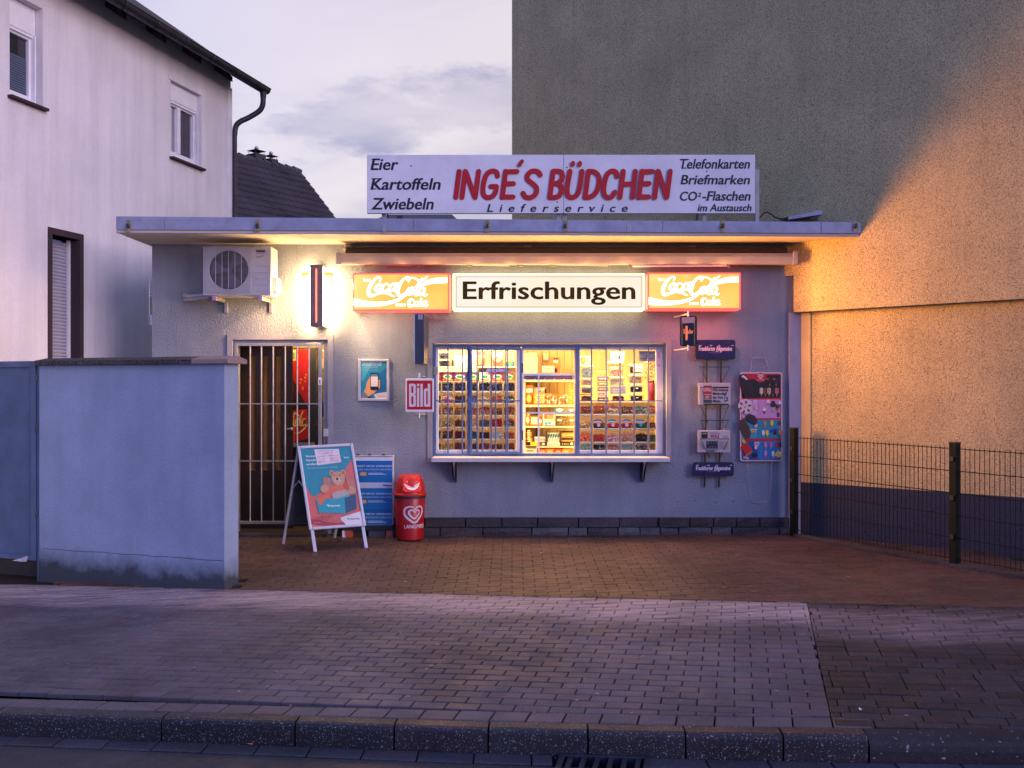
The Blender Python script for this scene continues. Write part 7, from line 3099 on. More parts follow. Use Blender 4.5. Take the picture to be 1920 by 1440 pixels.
for r_, row in enumerate(RIGHT):
    for c_, (kd, cols, nm) in enumerate(row):
        yb = 778.5 + r_ * 26 if r_ < 3 else 846
        t = sweet_bin(rxs[c_], yb, RDp, rws[c_], 19.5 if r_ != 1 else 14, kd, cols, 'bin of %s, %s row, %s column of the right window rack' % (nm, ('top', 'second', 'third', 'bottom')[r_], COLN[c_]), 'sweet bins in the right window')
        if r_ == 1 and 1 <= c_ <= 4:      # mushroom-shaped display cards standing in the bins
            p = Print((PX(rxs[c_] - 3, RDp), RDp - 0.048, PZ(793, RDp)), XA, ZA, 0.0004)
            hc = ((90, 110, 170), (40, 140, 190), (50, 120, 180), (60, 140, 200))[c_ - 1]
            p.disc(0, 0.02, 0.055, 0.026, flat(*hc), 14)
            p.disc(0, 0.008, 0.056, 0.012, flat(215, 205, 220), 14)
            p.disc(0.0, 0.006, 0.048, 0.006, flat(200, 60, 90), 12)
            p.disc(0.012, -0.022, 0.020, 0.020, flat(200, 170, 190) if c_ != 4 else flat(50, 170, 200), 12)
            p.build('display_card', None, t)


# shelves and goods: boxes, tubs, bags
def goods(px0, py1, px1, py0, d, depth, col, label, cat, name, draw=None, shape='box', group=None, lid=None, rough=0.45, see=False):
    x0, x1 = PX(px0, d), PX(px1, d)
    z0, z1 = PZ(py1, d), PZ(py0, d)
    t = thing(name, label, cat, ((x0 + x1) / 2, d + depth / 2, z0), group=group)
    m = M['clear'] if see else flat(*col, rough)
    w, h = x1 - x0, z1 - z0
    cx_, cy_ = (x0 + x1) / 2, d + depth / 2
    if shape == 'box':
        s = MB()
        s.box(x0, x1, d, d + depth, z0, z1)
        s.build('carton', m, t, bevel=min(0.003, w * 0.04))
    elif shape == 'tub':
        s = MB()
        n = 4
        s.add([(x0 + w * 0.06, d + 0.005, z0), (x1 - w * 0.06, d + 0.005, z0), (x1 - w * 0.06, d + depth - 0.005, z0), (x0 + w * 0.06, d + depth - 0.005, z0),
               (x0, d, z1 - h * 0.14), (x1, d, z1 - h * 0.14), (x1, d + depth, z1 - h * 0.14), (x0, d + depth, z1 - h * 0.14)],
              [(0, 3, 2, 1), (0, 1, 5, 4), (1, 2, 6, 5), (2, 3, 7, 6), (3, 0, 4, 7)])
        s.build('tub', m, t)
        s = MB()
        s.box(x0 - 0.003, x1 + 0.003, d - 0.003, d + depth + 0.003, z1 - h * 0.14 + 0.0005, z1)
        s.build('lid', flat(*(lid or (225, 215, 190))), t, bevel=0.003)
        if see:
            o = bpy.data.objects.new('sweets', HEAPS[('nugget', R.choice((1, 2, 3)))])
            o.location = (0, 0, 0.004)
            o.scale = (w / 0.150, 0.9, h * 0.78 / 0.10)
            o.parent = t
            o['kind'] = 'stuff'
            COL.objects.link(o)
            key = tuple(col)
            if key not in cm_cache:
                cm_cache[key] = candy_mat('sweets_%d' % len(cm_cache), list(col))
            o.material_slots[0].link = 'OBJECT'
            o.material_slots[0].material = cm_cache[key]
    elif shape == 'round':
        s = MB()
        r = w / 2
        s.lathe((cx_, cy_, z0), [(0.0, 0.0), (r * 0.9, 0.0), (r, h * 0.05), (r, h * 0.86), (r * 0.8, h * 0.90)], 16)
        s.build('jar', m, t, smooth=True)
        s = MB()
        s.lathe((cx_, cy_, z0), [(r * 0.82, h * 0.88), (r * 0.86, h), (0.0, h)], 16)
        s.build('lid', flat(*(lid or (40, 35, 40))), t, smooth=True)
    elif shape == 'bag':
        s = MB()
        nxx, nz = 7, 7
        vs = []
        rr_ = random.Random(int(px0 * 7 + py0))
        for f_ in (0, 1):
            for j in range(nz + 1):
                for i in range(nxx + 1):
                    u, v = i / nxx, j / nz
                    bulge = math.sin(math.pi * u) ** 0.6 * math.sin(math.pi * min(1, v * 1.05 if v < 0.95 else 1)) ** 0.5 if 0 < v < 1 and 0 < u < 1 else 0
                    y = cy_ + (-1 if f_ == 0 else 1) * (depth / 2) * bulge * rr_.uniform(0.75, 1.05)
                    wob = 1 - 0.06 * math.sin(math.pi * v)
                    vs.append((cx_ + (u - 0.5) * w * wob + rr_.uniform(-0.002, 0.002), y, z0 + v * h))
        fs = []
        K_ = (nxx + 1) * (nz + 1)
        for j in range(nz):
            for i in range(nxx):
                a = j * (nxx + 1) + i
                fs.append((a, a + 1, a + nxx + 2, a + nxx + 1))
                fs.append((K_ + a + 1, K_ + a, K_ + a + nxx + 1, K_ + a + nxx + 2))
        s.add(vs, fs)
        s.build('wrapper', m, t, smooth=True)
    if draw:
        yy = d - (0.0008 if shape in ('box', 'tub') else 0.004 if shape != 'bag' else 0.006)
        if shape == 'bag':
            yy = d - 0.002
        if shape == 'tub':
            yy = d - 0.002
        p = Print((x0, yy, z0), XA, ZA, 0.0004)
        draw(p, w, h)
        p.build('label_print', None, t)
    return t


def dr(*items):
    """Label drawing from fractions: ('r', x0, y0, x1, y1, colour), ('t', text, x, y, h, colour, width), ('d', x, y, rx, ry, colour)."""
    def f(p, w, h):
        for it in items:
            if it[0] == 'r':
                p.rect(it[1] * w, it[2] * h, it[3] * w, it[4] * h, flat(*it[5]))
            elif it[0] == 't':
                p.text(it[1], it[2] * w, it[3] * h, it[4] * h, flat(*it[5]), bold=0.02, w=it[6] * w)
            elif it[0] == 'd':
                p.disc(it[1] * w, it[2] * h, it[3] * w, it[4] * h, flat(*it[5]), 14)
    return f


# left window: shelf with packs above the bins
s = MB()
s.box(PX(818, LDp), PX(968, LDp), LDp - 0.03, LDp + 0.12, PZ(689.5, LDp), PZ(687, LDp))
s.build('top_shelf', M['rackw'], lrk)
s = MB()
s.box(PX(819, LDp), PX(967, LDp), LDp + 0.10, LDp + 0.13, PZ(715, LDp), PZ(652, LDp))
s.build('upper_board', M['board'], lrk)
packs = [(822, 826, (150, 25, 25), 'small red pack'), (828.5, 850, (85, 35, 22), 'brown sweet pack with red and green print'), (851, 874, (35, 60, 150), 'blue sweet pack with white print'), (875, 897, (50, 150, 60), 'green sweet pack'),
         (899, 919, (215, 210, 205), 'white sweet pack with dark spots'), (921.5, 943.5, (170, 30, 90), 'magenta sweet pack'), (948, 963, (80, 150, 50), 'green and red sweet pack')]
for i, (a_, c_, col, nm) in enumerate(packs):
    goods(a_, 714.3, c_, 698.5, LDp - 0.02, 0.05, col, '%s above the liquorice bins, left window' % nm, 'sweet pack', 'sweet_pack',
          dr(('r', .06, .68, .94, .94, (200, 50, 50) if i != 4 else (200, 160, 190)), ('d', .5, .52, .38, .26, (225, 215, 220)), ('d', .5, .50, .30, .17, (40, 130, 70)), ('r', .08, .06, .92, .24, (225, 130, 40)), ('d', .3, .2, .12, .12, (215, 60, 40)), ('d', .65, .22, .1, .1, (230, 200, 60))) if i else None,
          'bag' if i in (3, 6) else 'box', group='sweet packs above the left bins')
goods(823, 672.5, 842, 660, LDp, 0.08, [(20, 20, 26), (35, 34, 40)], 'clear tub of black liquorice, upper one of two in the left window corner', 'tub', 'sweet_tub', None, 'tub', see=True)
goods(823, 687, 844, 674, LDp, 0.08, [(22, 22, 28), (38, 36, 44)], 'clear tub of black liquorice, lower one of two in the left window corner', 'tub', 'sweet_tub', None, 'tub', see=True)
goods(846.5, 687, 851, 674, LDp, 0.03, (45, 35, 25), 'small dark bottle between tub and white bag in the left window', 'bottle', 'small_bottle', None, 'round', lid=(15, 15, 15))
goods(851, 687, 876, 667, LDp, 0.07, (215, 205, 180), 'white bag full of pastel sweets on the left top shelf', 'bag', 'sweet_bag', dr(*[('d', R.uniform(.12, .88), R.uniform(.1, .6), .035, .03, R.choice(((220, 150, 150), (170, 200, 170), (230, 200, 120), (190, 170, 210)))) for _ in range(34)]), 'bag')
goods(884, 687, 895, 659, LDp, 0.05, (225, 130, 130), 'pink paper pack with a slanted print on the left top shelf', 'sweet pack', 'paper_pack', dr(('r', .1, .1, .9, .3, (235, 170, 100)), ('d', .5, .6, .3, .2, (240, 200, 190))))
goods(896, 687, 909, 659, LDp, 0.05, (200, 40, 50), 'red pack with green and yellow strips on the left top shelf', 'sweet pack', 'paper_pack', dr(('r', .1, .1, .35, .75, (50, 140, 70)), ('r', .5, .2, .7, .95, (235, 190, 60)), ('r', .3, .6, .9, .75, (235, 130, 120))))
goods(922, 687, 944, 660, LDp, 0.07, (215, 175, 120), 'large clear sweet bag with red oval label on the left top shelf', 'bag', 'sweet_bag', dr(('r', .05, .02, .95, .5, (195, 65, 25)), ('d', .5, .42, .36, .24, (150, 35, 25)), ('d', .5, .42, .30, .18, (215, 110, 80)), ('t', 'Toffee', .28, .38, .12, (235, 225, 215), .44)), 'bag')
goods(948, 687, 964, 672, LDp, 0.05, (45, 70, 120), 'small blue and green pack at the right of the left top shelf', 'sweet pack', 'sweet_pack', dr(('r', .1, .6, .9, .9, (210, 190, 60)), ('d', .5, .35, .3, .22, (70, 160, 80))))
s = MB()
s.box(PX(822, LDp), PX(897, LDp), LDp - 0.034, LDp - 0.031, PZ(697.5, LDp), PZ(691, LDp))
s.build('label_strip', flat(215, 205, 175), lrk)
p = Print((PX(826, LDp), LDp - 0.0345, PZ(697, LDp)), XA, ZA, 0.0003)
for i in range(9):
    p.text('SELECTION'[i], 0.012 + i * 0.044, 0.007, 0.020, flat(*((90, 170, 130), (60, 150, 160), (200, 170, 90))[i % 3]), bold=0.01)
p.build('strip_print', None, lrk)
s = MB()
s.box(PX(912, LDp), PX(951, LDp), LDp - 0.034, LDp - 0.031, PZ(697.5, LDp), PZ(692, LDp))
s.build('label_strip', flat(70, 70, 150), lrk)

# right window: tubs, boxes, buckets above the bins
RT = RDp
goods(1089, 709, 1112, 684, RT, 0.08, [(190, 200, 205), (150, 165, 175), (215, 215, 210)], 'clear tub with greyish sweets, top of the left stack in the right window', 'tub', 'sweet_tub', None, 'tub', see=True)
goods(1089, 723, 1111, 709.5, RT, 0.08, [(200, 120, 120), (225, 190, 180)], 'clear tub with pinkish sweets, second in the left stack of the right window', 'tub', 'sweet_tub', None, 'tub', see=True)
goods(1089, 738, 1112, 723.5, RT, 0.08, [(90, 70, 60), (190, 170, 150), (60, 45, 40)], 'clear tub with dark brown sweets, third in the left stack of the right window', 'tub', 'sweet_tub', None, 'tub', see=True)
goods(1088, 753.5, 1111, 738.5, RT, 0.08, [(95, 140, 60), (110, 60, 80), (150, 90, 60)], 'bin of green and purple balls under the left tub stack of the right window', 'tub', 'sweet_tub', None, 'tub', see=True, lid=(170, 90, 70))
goods(1087.5, 682, 1107, 667, RT, 0.05, (215, 190, 150), 'box with orange round picture above the left tub stack, right window', 'box', 'sweet_box', dr(('d', .3, .45, .26, .40, (205, 90, 30)), ('d', .3, .45, .12, .2, (235, 170, 60)), ('r', .6, .2, .92, .7, (225, 175, 110))))
for i, (col, c2) in enumerate((((190, 60, 60), (90, 120, 170)), ((60, 130, 70), (215, 130, 60)), ((85, 100, 130), (200, 80, 70)), ((200, 190, 185), (180, 40, 50)), ((120, 55, 45), (60, 60, 90)))):
    y1 = 753 - (4 - i) * 9.7
    goods(1121.5, y1, 1141, y1 - 8.2, RT, 0.10, col, ('flat red and blue box, topmost in the stack of five boxes', 'flat green and orange box, second in the stack of five boxes', 'flat grey-blue box, middle of the stack of five boxes', 'flat white and red box, fourth in the stack of five boxes', 'flat brown box, lowest in the stack of five boxes')[i] + ', right window', 'box', 'sweet_box',
          dr(('r', .04, .25, .60, .80, c2), ('d', .75, .5, .14, .3, (225, 200, 180)), ('r', .1, .4, .5, .6, (225, 215, 205))), group='flat boxes stacked in the right window')
for i, px in enumerate((1116, 1121.5, 1127, 1132.5)):
    goods(px, 703, px + 4.6, 693, RT + 0.01, 0.028, (215, 180, 110), 'small pale jar, %s of four on top of the flat boxes' % COLN[i], 'jar', 'small_jar', None, 'round', lid=(70, 55, 40), group='small jars on the flat boxes')
goods(1144.5, 676, 1171, 659, RT, 0.09, (215, 215, 205), 'white bucket with blue and orange picture at the top of the right window', 'bucket', 'sweet_bucket', dr(('d', .35, .5, .22, .34, (60, 140, 175)), ('d', .4, .6, .1, .16, (230, 170, 50)), ('d', .62, .35, .1, .2, (40, 60, 110))), 'tub')
goods(1141, 706, 1169, 677, RT, 0.09, [(220, 150, 130), (235, 200, 170), (200, 90, 80)], 'large clear tub with pink sweets below the white bucket', 'tub', 'sweet_tub', None, 'tub', see=True)
goods(1142, 723, 1172, 706.5, RT, 0.09, [(225, 210, 170), (235, 225, 200)], 'large clear tub with cream sweets below the pink tub', 'tub', 'sweet_tub', None, 'tub', see=True)
goods(1145.5, 738.5, 1173.5, 724, RT, 0.08, (135, 130, 150), 'grey-labelled box under the cream tub in the right window', 'box', 'sweet_box', dr(('r', .1, .2, .8, .3, (180, 175, 190)), ('r', .1, .5, .7, .6, (180, 175, 190))))
goods(1146, 753.5, 1173, 739, RT, 0.08, [(150, 35, 40), (110, 25, 35), (215, 180, 170)], 'tub of dark red cherries under the grey-labelled box', 'tub', 'sweet_tub', None, 'tub', see=True)
goods(1179.5, 700, 1206, 683, RT, 0.09, [(24, 22, 28), (40, 36, 44)], 'tub of black liquorice with white and red label, top of the right stack', 'tub', 'sweet_tub', dr(('r', .28, .15, .97, .80, (190, 180, 180)), ('t', 'HARIBO', .32, .40, .22, (200, 30, 50), .60)), 'tub', see=True)
goods(1178, 719, 1206, 702, RT, 0.09, [(200, 160, 120), (225, 195, 160), (170, 125, 90)], 'tub of beige sweets, second in the right stack', 'tub', 'sweet_tub', None, 'tub', see=True)
goods(1180, 736, 1207, 720, RT, 0.09, BLK, 'tub of black liquorice with small white tag, third in the right stack', 'tub', 'sweet_tub', dr(('r', .45, .42, .62, .58, (200, 195, 200))), 'tub', see=True)
goods(1180, 753.5, 1208, 737.5, RT, 0.09, [(50, 34, 34), (70, 50, 46), (34, 24, 26)], 'tub of dark brown sweets, lowest in the right stack', 'tub', 'sweet_tub', dr(('r', .45, .42, .60, .56, (200, 195, 200))), 'tub', see=True)
goods(1216, 753, 1229, 714, RT, 0.06, (150, 22, 30), 'tall red tin at the right end of the right window', 'tin', 'red_tin', dr(('d', .5, .6, .3, .12, (205, 120, 110)), ('r', .2, .2, .8, .24, (210, 150, 140))), 'round', lid=(120, 20, 25))
# dried flower bunch above the tin
fb_ = thing('flower_bunch', 'yellow and dark artificial flower bunch above the red tin', 'flowers', (PX(1222, RT), RT, PZ(714, RT)))
s = MB()
for i in range(70):
    c = P(R.uniform(1210, 1228), R.uniform(678, 714), RT + R.uniform(-0.02, 0.05))
    a = R.uniform(0, 6.28)
    e = Vector((math.cos(a), -0.4, math.sin(a))) * R.uniform(0.008, 0.014)
    f_ = Vector((-math.sin(a), -0.3, math.cos(a))) * R.uniform(0.006, 0.011)
    s.add([c - e, c - f_, c + e, c + f_], [(0, 1, 2, 3)], R.choice((flat(225, 190, 60), flat(235, 215, 120), flat(60, 45, 30), flat(200, 130, 40), flat(190, 60, 50))))
s.build('petals', None, fb_, kind='stuff')
# paper notice inside the pane
NY = FY + 0.032
o, w, h = sign_frame(1197.5, 678, 1229, 658, NY)
nt = thing('paper_notice', 'typed white paper notice taped inside the right window corner', 'notice', (o.x + w / 2, NY, o.z))
s = MB()
s.box(o.x, o.x + w, NY, NY + 0.001, o.z, o.z + h)
s.build('sheet', paint('notice_paper', (0.55, 0.50, 0.47), 0.8, vary=0.05), nt)
p = Print(o, XA, ZA, 0.0004)
for i, (t_, ww) in enumerate((('Diese Trinkhalle', .86), ('wird', .24), ('Videoüberwacht', .86))):
    p.text(t_, w * 0.5, h * (0.76 - i * 0.27), h * 0.13, flat(30, 30, 35), bold=0.02, w=w * ww, align='C')
p.build('typed_text', None, nt)
# handwriting scrawl on the right window frame
p = Print(Vector((PX(1233, FY), FY - 0.001, PZ(690, FY))), XA, ZA, 0.0004)
p.stroke([(0, 0.14), (0.012, 0.17), (0.02, 0.155), (0.006, 0.13), (0.022, 0.125), (0.012, 0.11)], 0.004, flat(50, 45, 60))
p.stroke([(0.004, 0.02), (0.016, 0.045), (0.02, 0.02)], 0.004, flat(60, 55, 70))
p.build('pen_scrawl', None, rf_)

# serving hatch: shelves on the boarded back wall
SH = 11.62
hs = thing('wall_shelves', 'cream shelves on the yellow boarded wall behind the serving hatch', 'shelf', (PX(1030, SH), SH, PZ(838, SH)))
for py, th in ((713.5, 5), (761, 4.5), (800.5, 3), (838, 3.5)):
    s = MB()
    s.box(PX(976, SH), PX(1082, SH), SH, RY - 0.013, PZ(py + th / 2, SH), PZ(py - th / 2, SH))
    s.build('shelf', M['rackw'], hs, bevel=0.002)
s = MB()
s.box(PX(980, SH), PX(985, SH), SH + 0.01, RY - 0.013, PZ(852, SH), PZ(717, SH))
s.build('side_post', M['rackw'], hs, bevel=0.002)
s = MB()
s.box(PX(1006, SH + .2), PX(1007.6, SH + .2), RY - 0.03, RY - 0.013, PZ(852, SH), PZ(717, SH))
s.build('shelf_track', M['dark'], hs)
S1 = SH + 0.03
goods(979, 669, 1006.5, 661.5, S1, 0.2, (225, 215, 185), 'low white carton, topmost of three at the upper left of the hatch', 'carton', 'white_carton', dr(('d', .5, .5, .03, .12, (30, 30, 30))), group='white cartons behind the hatch')
goods(979, 684.5, 1008, 669.5, S1, 0.2, (228, 218, 190), 'white carton, middle of three at the upper left of the hatch', 'carton', 'white_carton', dr(('r', .1, .4, .9, .42, (190, 180, 150))), group='white cartons behind the hatch')
goods(979, 700.5, 1008, 685, S1, 0.2, (225, 215, 185), 'white carton, lowest of three at the upper left of the hatch', 'carton', 'white_carton', dr(('r', .1, .4, .9, .42, (190, 180, 150))), group='white cartons behind the hatch')
s = MB()
s.box(PX(978, SH), PX(1082, SH), SH + 0.02, RY - 0.013, PZ(702.5, SH), PZ(700.7, SH))
s.build('shelf', M['rackw'], hs)
goods(1018, 675.5, 1028.5, 663, RY - 0.09, 0.07, (205, 195, 165), 'small white wall dispenser on the yellow boards', 'dispenser', 'wall_dispenser', None, 'tub', lid=(215, 205, 180))
goods(1032.5, 689, 1051, 670, S1, 0.10, (225, 130, 20), 'orange box with black and white bottle print above the hatch shelf', 'box', 'orange_box', dr(('r', .28, .45, .48, .88, (220, 215, 210)), ('r', .54, .45, .74, .88, (220, 215, 210)), ('r', .28, .75, .48, .95, (30, 25, 25)), ('r', .54, .75, .74, .95, (30, 25, 25))))
goods(1033, 700.5, 1050, 689.3, S1, 0.10, (220, 125, 25), 'second orange box with black print under the first one', 'box', 'orange_box', dr(('r', .38, .2, .72, .9, (40, 30, 25))))
goods(1016.5, 698.5, 1039.5, 686, S1 - 0.03, 0.003, (228, 218, 195), 'white price card with grey writing leaning before the orange box', 'card', 'price_card', dr(('t', '10 Stück 50', .12, .55, .22, (150, 140, 120), .76), ('t', '1 Pkg. 40cent', .15, .18, .2, (150, 140, 120), .7)))
for i, px in enumerate((1055, 1060, 1065, 1070)):
    goods(px, 700.5, px + 4.4, 693.5, S1, 0.03, (205, 160, 60), 'tiny jar with black cap, %s of four at the right of the hatch top' % COLN[i], 'jar', 'small_jar', None, 'round', lid=(20, 18, 18), group='tiny jars above the hatch shelf')
goods(985, 758.5, 1000, 722, S1, 0.08, (235, 120, 40), 'orange snack bag standing at the left on the hatch shelf', 'bag', 'snack_bag', dr(('r', .1, .62, .9, .82, (235, 225, 200)), ('d', .45, .3, .3, .18, (245, 200, 90))), 'bag')
goods(1000, 758.5, 1023, 737, S1 - 0.03, 0.09, (225, 150, 15), 'yellow honeycomb-patterned bag on the hatch shelf', 'bag', 'snack_bag', dr(*[('d', .2 + .2 * i + (.1 if j % 2 else 0), .2 + .2 * j, .08, .08, (240, 215, 150)) for i in range(4) for j in range(4)]), 'bag')
goods(993, 741, 1024, 726, S1 + 0.08, 0.09, (235, 225, 195), 'white pillow-shaped bag lying on top of the orange bags', 'bag', 'snack_bag', dr(('d', .62, .5, .06, .12, (150, 100, 50)), ('r', .9, .1, 1.0, .8, (80, 50, 30))), 'bag')
for i, (px, c1, c2) in enumerate(((1023, (235, 150, 60), (240, 225, 200)), (1034, (240, 140, 40), (240, 235, 215)), (1045, (235, 130, 35), (245, 235, 215)), (1054.5, (205, 190, 150), (90, 90, 60)))):
    goods(px, 758.5, px + 11, 740 if i else 738, S1, 0.06, c1, 'clear bag of %s, %s of four on the hatch shelf' % (('orange and white sweets', 'orange sweets', 'bright orange sweets', 'greenish white sweets')[i], COLN[i]), 'bag', 'sweet_bag',
          dr(*[('d', R.uniform(.12, .88), R.uniform(.08, .85), .10, .09, R.choice((c1, c2, (245, 240, 225), (215, 90, 30)))) for _ in range(20)]), 'bag', group='small sweet bags on the hatch shelf')
gl_ = thing('yellow_garland', 'yellow spiky paper garland hanging at the right of the hatch', 'garland', (PX(1070, S1), S1, PZ(718, S1)))
s = MB()
for i in range(60):
    c = P(1070 + R.uniform(-2, 2), R.uniform(719, 757), S1 + R.uniform(-0.01, 0.03))
    a = R.uniform(0, 6.28)
    e = Vector((math.cos(a), -0.2, math.sin(a) * 0.5)) * R.uniform(0.02, 0.035)
    f_ = Vector((0, 0.3, 1)) * 0.006
    s.add([c - f_, c + e, c + f_], [(0, 1, 2)], R.choice((flat(240, 215, 70), flat(245, 235, 140), flat(225, 180, 40))))
s.build('paper_spikes', None, gl_, kind='stuff')
goods(1039, 772.3, 1076, 764.3, S1 - 0.02, 0.16, (45, 140, 180), 'long flat box in blue and orange under the second hatch shelf', 'box', 'long_box', dr(('r', 0, .85, 1, 1, (215, 70, 30)), ('d', .27, .45, .17, .4, (235, 225, 205)), ('d', .6, .5, .12, .35, (225, 120, 50)), ('d', .86, .4, .1, .3, (235, 200, 170))))
goods(985, 799, 994, 776, S1, 0.08, (240, 170, 60), 'orange and yellow pack at the left of the third hatch shelf', 'pack', 'snack_pack', dr(('d', .5, .5, .35, .25, (245, 225, 180))), 'bag')
goods(994, 799, 1009, 780, S1, 0.08, (225, 110, 40), 'orange pack with white label on the third hatch shelf', 'pack', 'snack_pack', dr(('r', .15, .2, .9, .85, (240, 230, 205)), ('r', .25, .45, .8, .55, (215, 120, 90))))
goods(1009.5, 799, 1018, 777, S1, 0.08, (235, 150, 70), 'narrow light orange pack beside the blue and white boxes', 'pack', 'snack_pack', dr(('d', .5, .4, .3, .15, (245, 235, 215)), ('d', .5, .75, .3, .1, (215, 80, 40))), 'bag')
goods(1017.5, 788.5, 1041, 776, S1, 0.12, (235, 215, 190), 'white box with orange and red picture above the blue one', 'box', 'sweet_box', dr(('d', .25, .5, .15, .3, (225, 110, 50)), ('d', .65, .5, .25, .3, (235, 150, 80)), ('r', .1, .8, .9, .95, (200, 60, 60))))
goods(1018, 798.8, 1041, 789, S1, 0.12, (225, 225, 220), 'white box with light blue swirls on the third hatch shelf', 'box', 'sweet_box', dr(('d', .25, .5, .14, .3, (70, 170, 200)), ('d', .55, .55, .16, .25, (80, 175, 205)), ('r', .08, .05, .92, .18, (110, 100, 140))))
goods(1042.5, 798.8, 1064, 776.5, S1, 0.12, [(150, 120, 60), (190, 160, 90)], 'clear box with little brown filling on the third hatch shelf', 'tub', 'clear_box', dr(('r', .12, .42, .5, .56, (225, 215, 195))), 'tub', see=True)
goods(1065.5, 798.8, 1078, 777, S1, 0.12, [(215, 190, 130), (190, 160, 90)], 'clear box at the right end of the third hatch shelf', 'tub', 'clear_box', dr(('r', .2, .42, .8, .56, (225, 215, 195))), 'tub', see=True)
for i in range(6):
    y1 = 829 - i * 3.9
    goods(985 + R.uniform(-.5, .5), y1, 1000 - i * 0.6, y1 - 3.5, S1, 0.09, ((225, 150, 50), (235, 190, 90), (205, 110, 35))[i % 3], 'small wrapped bar in gold foil, %s from below in the left pile' % ('first', 'second', 'third', 'fourth', 'fifth', 'sixth')[i], 'bar', 'wrapped_bar', dr(('r', .3, .2, .7, .8, (245, 225, 170))), 'bag', group='gold bars piled behind the hatch')
goods(985, 849, 1007, 836, S1 - 0.03, 0.1, (205, 195, 170), 'pale flat pack at the lower left of the hatch', 'pack', 'snack_pack', dr(('r', .1, .6, .9, .8, (120, 90, 60)), ('r', .1, .2, .7, .35, (60, 50, 45))))
goods(995, 836, 1008, 829.2, S1 - 0.03, 0.1, (240, 195, 40), 'small yellow box at the lower left of the hatch', 'box', 'yellow_box')


def display(px0, py1, px1, py0, label, col, draw, fill, hh):
    t = goods(px0, py1, px1, py1 - hh, S1 - 0.02, 0.11, col, label, 'display box', 'display_box', draw)
    n = max(2, int((py1 - hh - py0) / 3.4))
    for i in range(n):
        a, c = P(px0 + 1.5 + R.uniform(-.6, .6), py1 - hh - i * 3.4, S1), P(px1 - 1.5, py1 - hh - (i + 1) * 3.4 + 0.4, S1)
        s = MB()
        s.box(a.x, c.x, S1, S1 + 0.08, a.z, c.z)
        o = s.build('wrapped_bar', flat(*fill[i % len(fill)]), t, bevel=0.003)
    return t


display(1001, 836, 1024, 817, 'black display box with pale wrapped bars on the lowest hatch shelf', (35, 25, 22), dr(('d', .78, .5, .13, .32, (235, 215, 170)), ('t', 'Riegel', .1, .35, .3, (225, 190, 120), .5)), [(225, 205, 190), (205, 170, 160), (235, 225, 215)], 7)
display(1051.5, 836, 1077, 806, 'black display box with orange and black bars piled high', (40, 25, 20), dr(('d', .80, .5, .12, .32, (235, 215, 170)), ('t', 'Lion', .1, .30, .4, (225, 180, 90), .5)), [(225, 150, 60), (35, 25, 22), (205, 120, 40), (235, 200, 120)], 8)
t = goods(1025.5, 836, 1050, 829.5, S1 - 0.02, 0.11, (215, 210, 195), 'white display box with upright teal-tipped packs between two black ones', 'display box', 'display_box', dr(('r', .1, .3, .9, .5, (190, 185, 170))))
for i in range(5):
    s = MB()
    a, c = P(1027 + i * 4.5, 829.3, S1), P(1031 + i * 4.5, 811.5, S1)
    s.box(a.x, c.x, S1, S1 + 0.05, a.z, c.z)
    pk = s.build('upright_pack', flat(215, 215, 205), t, bevel=0.003)
    p = Print((a.x, S1 - 0.0008, a.z), XA, ZA, 0.0003)
    p.shape([(0.002, (c.z - a.z) * .4), (c.x - a.x - .002, (c.z - a.z) * .65), (c.x - a.x - .002, (c.z - a.z) * .95), (0.002, (c.z - a.z) * .8)], flat(50, 110, 110))
    p.build('pack_print', None, pk)
for s_ in (1024.6, 1050.2):
    s = MB()
    s.box(PX(s_, S1), PX(s_ + 1.1, S1), S1 - 0.02, S1 + 0.09, PZ(836, S1), PZ(807, S1))
    s.build('side_wall', M['dark'], t)
for i, px in enumerate((1010.5, 1024.5, 1039.5, 1054)):
    goods(px, 851, px + 13.6, 842.3, S1 - 0.05, 0.14, ((225, 95, 25), (230, 135, 30), (215, 75, 25), (230, 140, 35))[i], '%s orange box at the foot of the hatch, %s from the left' % (('red', 'light', 'dark red', 'golden')[i], COLN[i]), 'box', 'orange_box',
          dr(('r', .15, .38, .85, .52, (240, 205, 140)), ('r', .3, .62, .7, .7, (245, 220, 160))), group='orange boxes at the foot of the hatch')
s = MB()
s.box(PX(976, SH), PX(1082, SH), SH - 0.1, RY - 0.013, PZ(856, SH), PZ(851.2, SH))
s.build('shelf', M['rackw'], hs)
# sticker strips on the hatch frame
for px in (1077.5, 1083.5):
    p = Print((PX(px, FY - 0.0), FY - 0.002, PZ(742, FY)), XA, ZA, 0.0004)
    for i in range(9):
        p.rect(0, i * 0.017, 0.009, i * 0.017 + 0.012, flat(*R.choice(((40, 70, 150), (190, 40, 50), (220, 215, 215), (60, 150, 90)))))
    p.build('sticker_column', None, mf)

# ---- behind the door: red drinks cabinet and lit shelf
fd_ = 11.30
fgd = thing('drinks_cabinet', 'red drinks cabinet with cream script label seen through the barred door', 'drinks cabinet', (PX(565, fd_), fd_, 0.02))
s = MB()
s.box(PX(546, fd_), PX(592, fd_), fd_ + 0.012, fd_ + 0.45, 0.02, PZ(651, fd_))
s.build('body', M['dark'], fgd, bevel=0.004)
M['cab_red'] = paint('cabinet_red', (0.42, 0.010, 0.008), 0.35, vary=0.25, scale=10)
s = MB()
o = P(546, 768, fd_)
p = Print(Vector((o.x, fd_ + 0.010, o.z)), XA, ZA, 0.0008)
k = fd_ / FP


def q(x, y):
    return ((x - 546) * k, (768 - y) * k)


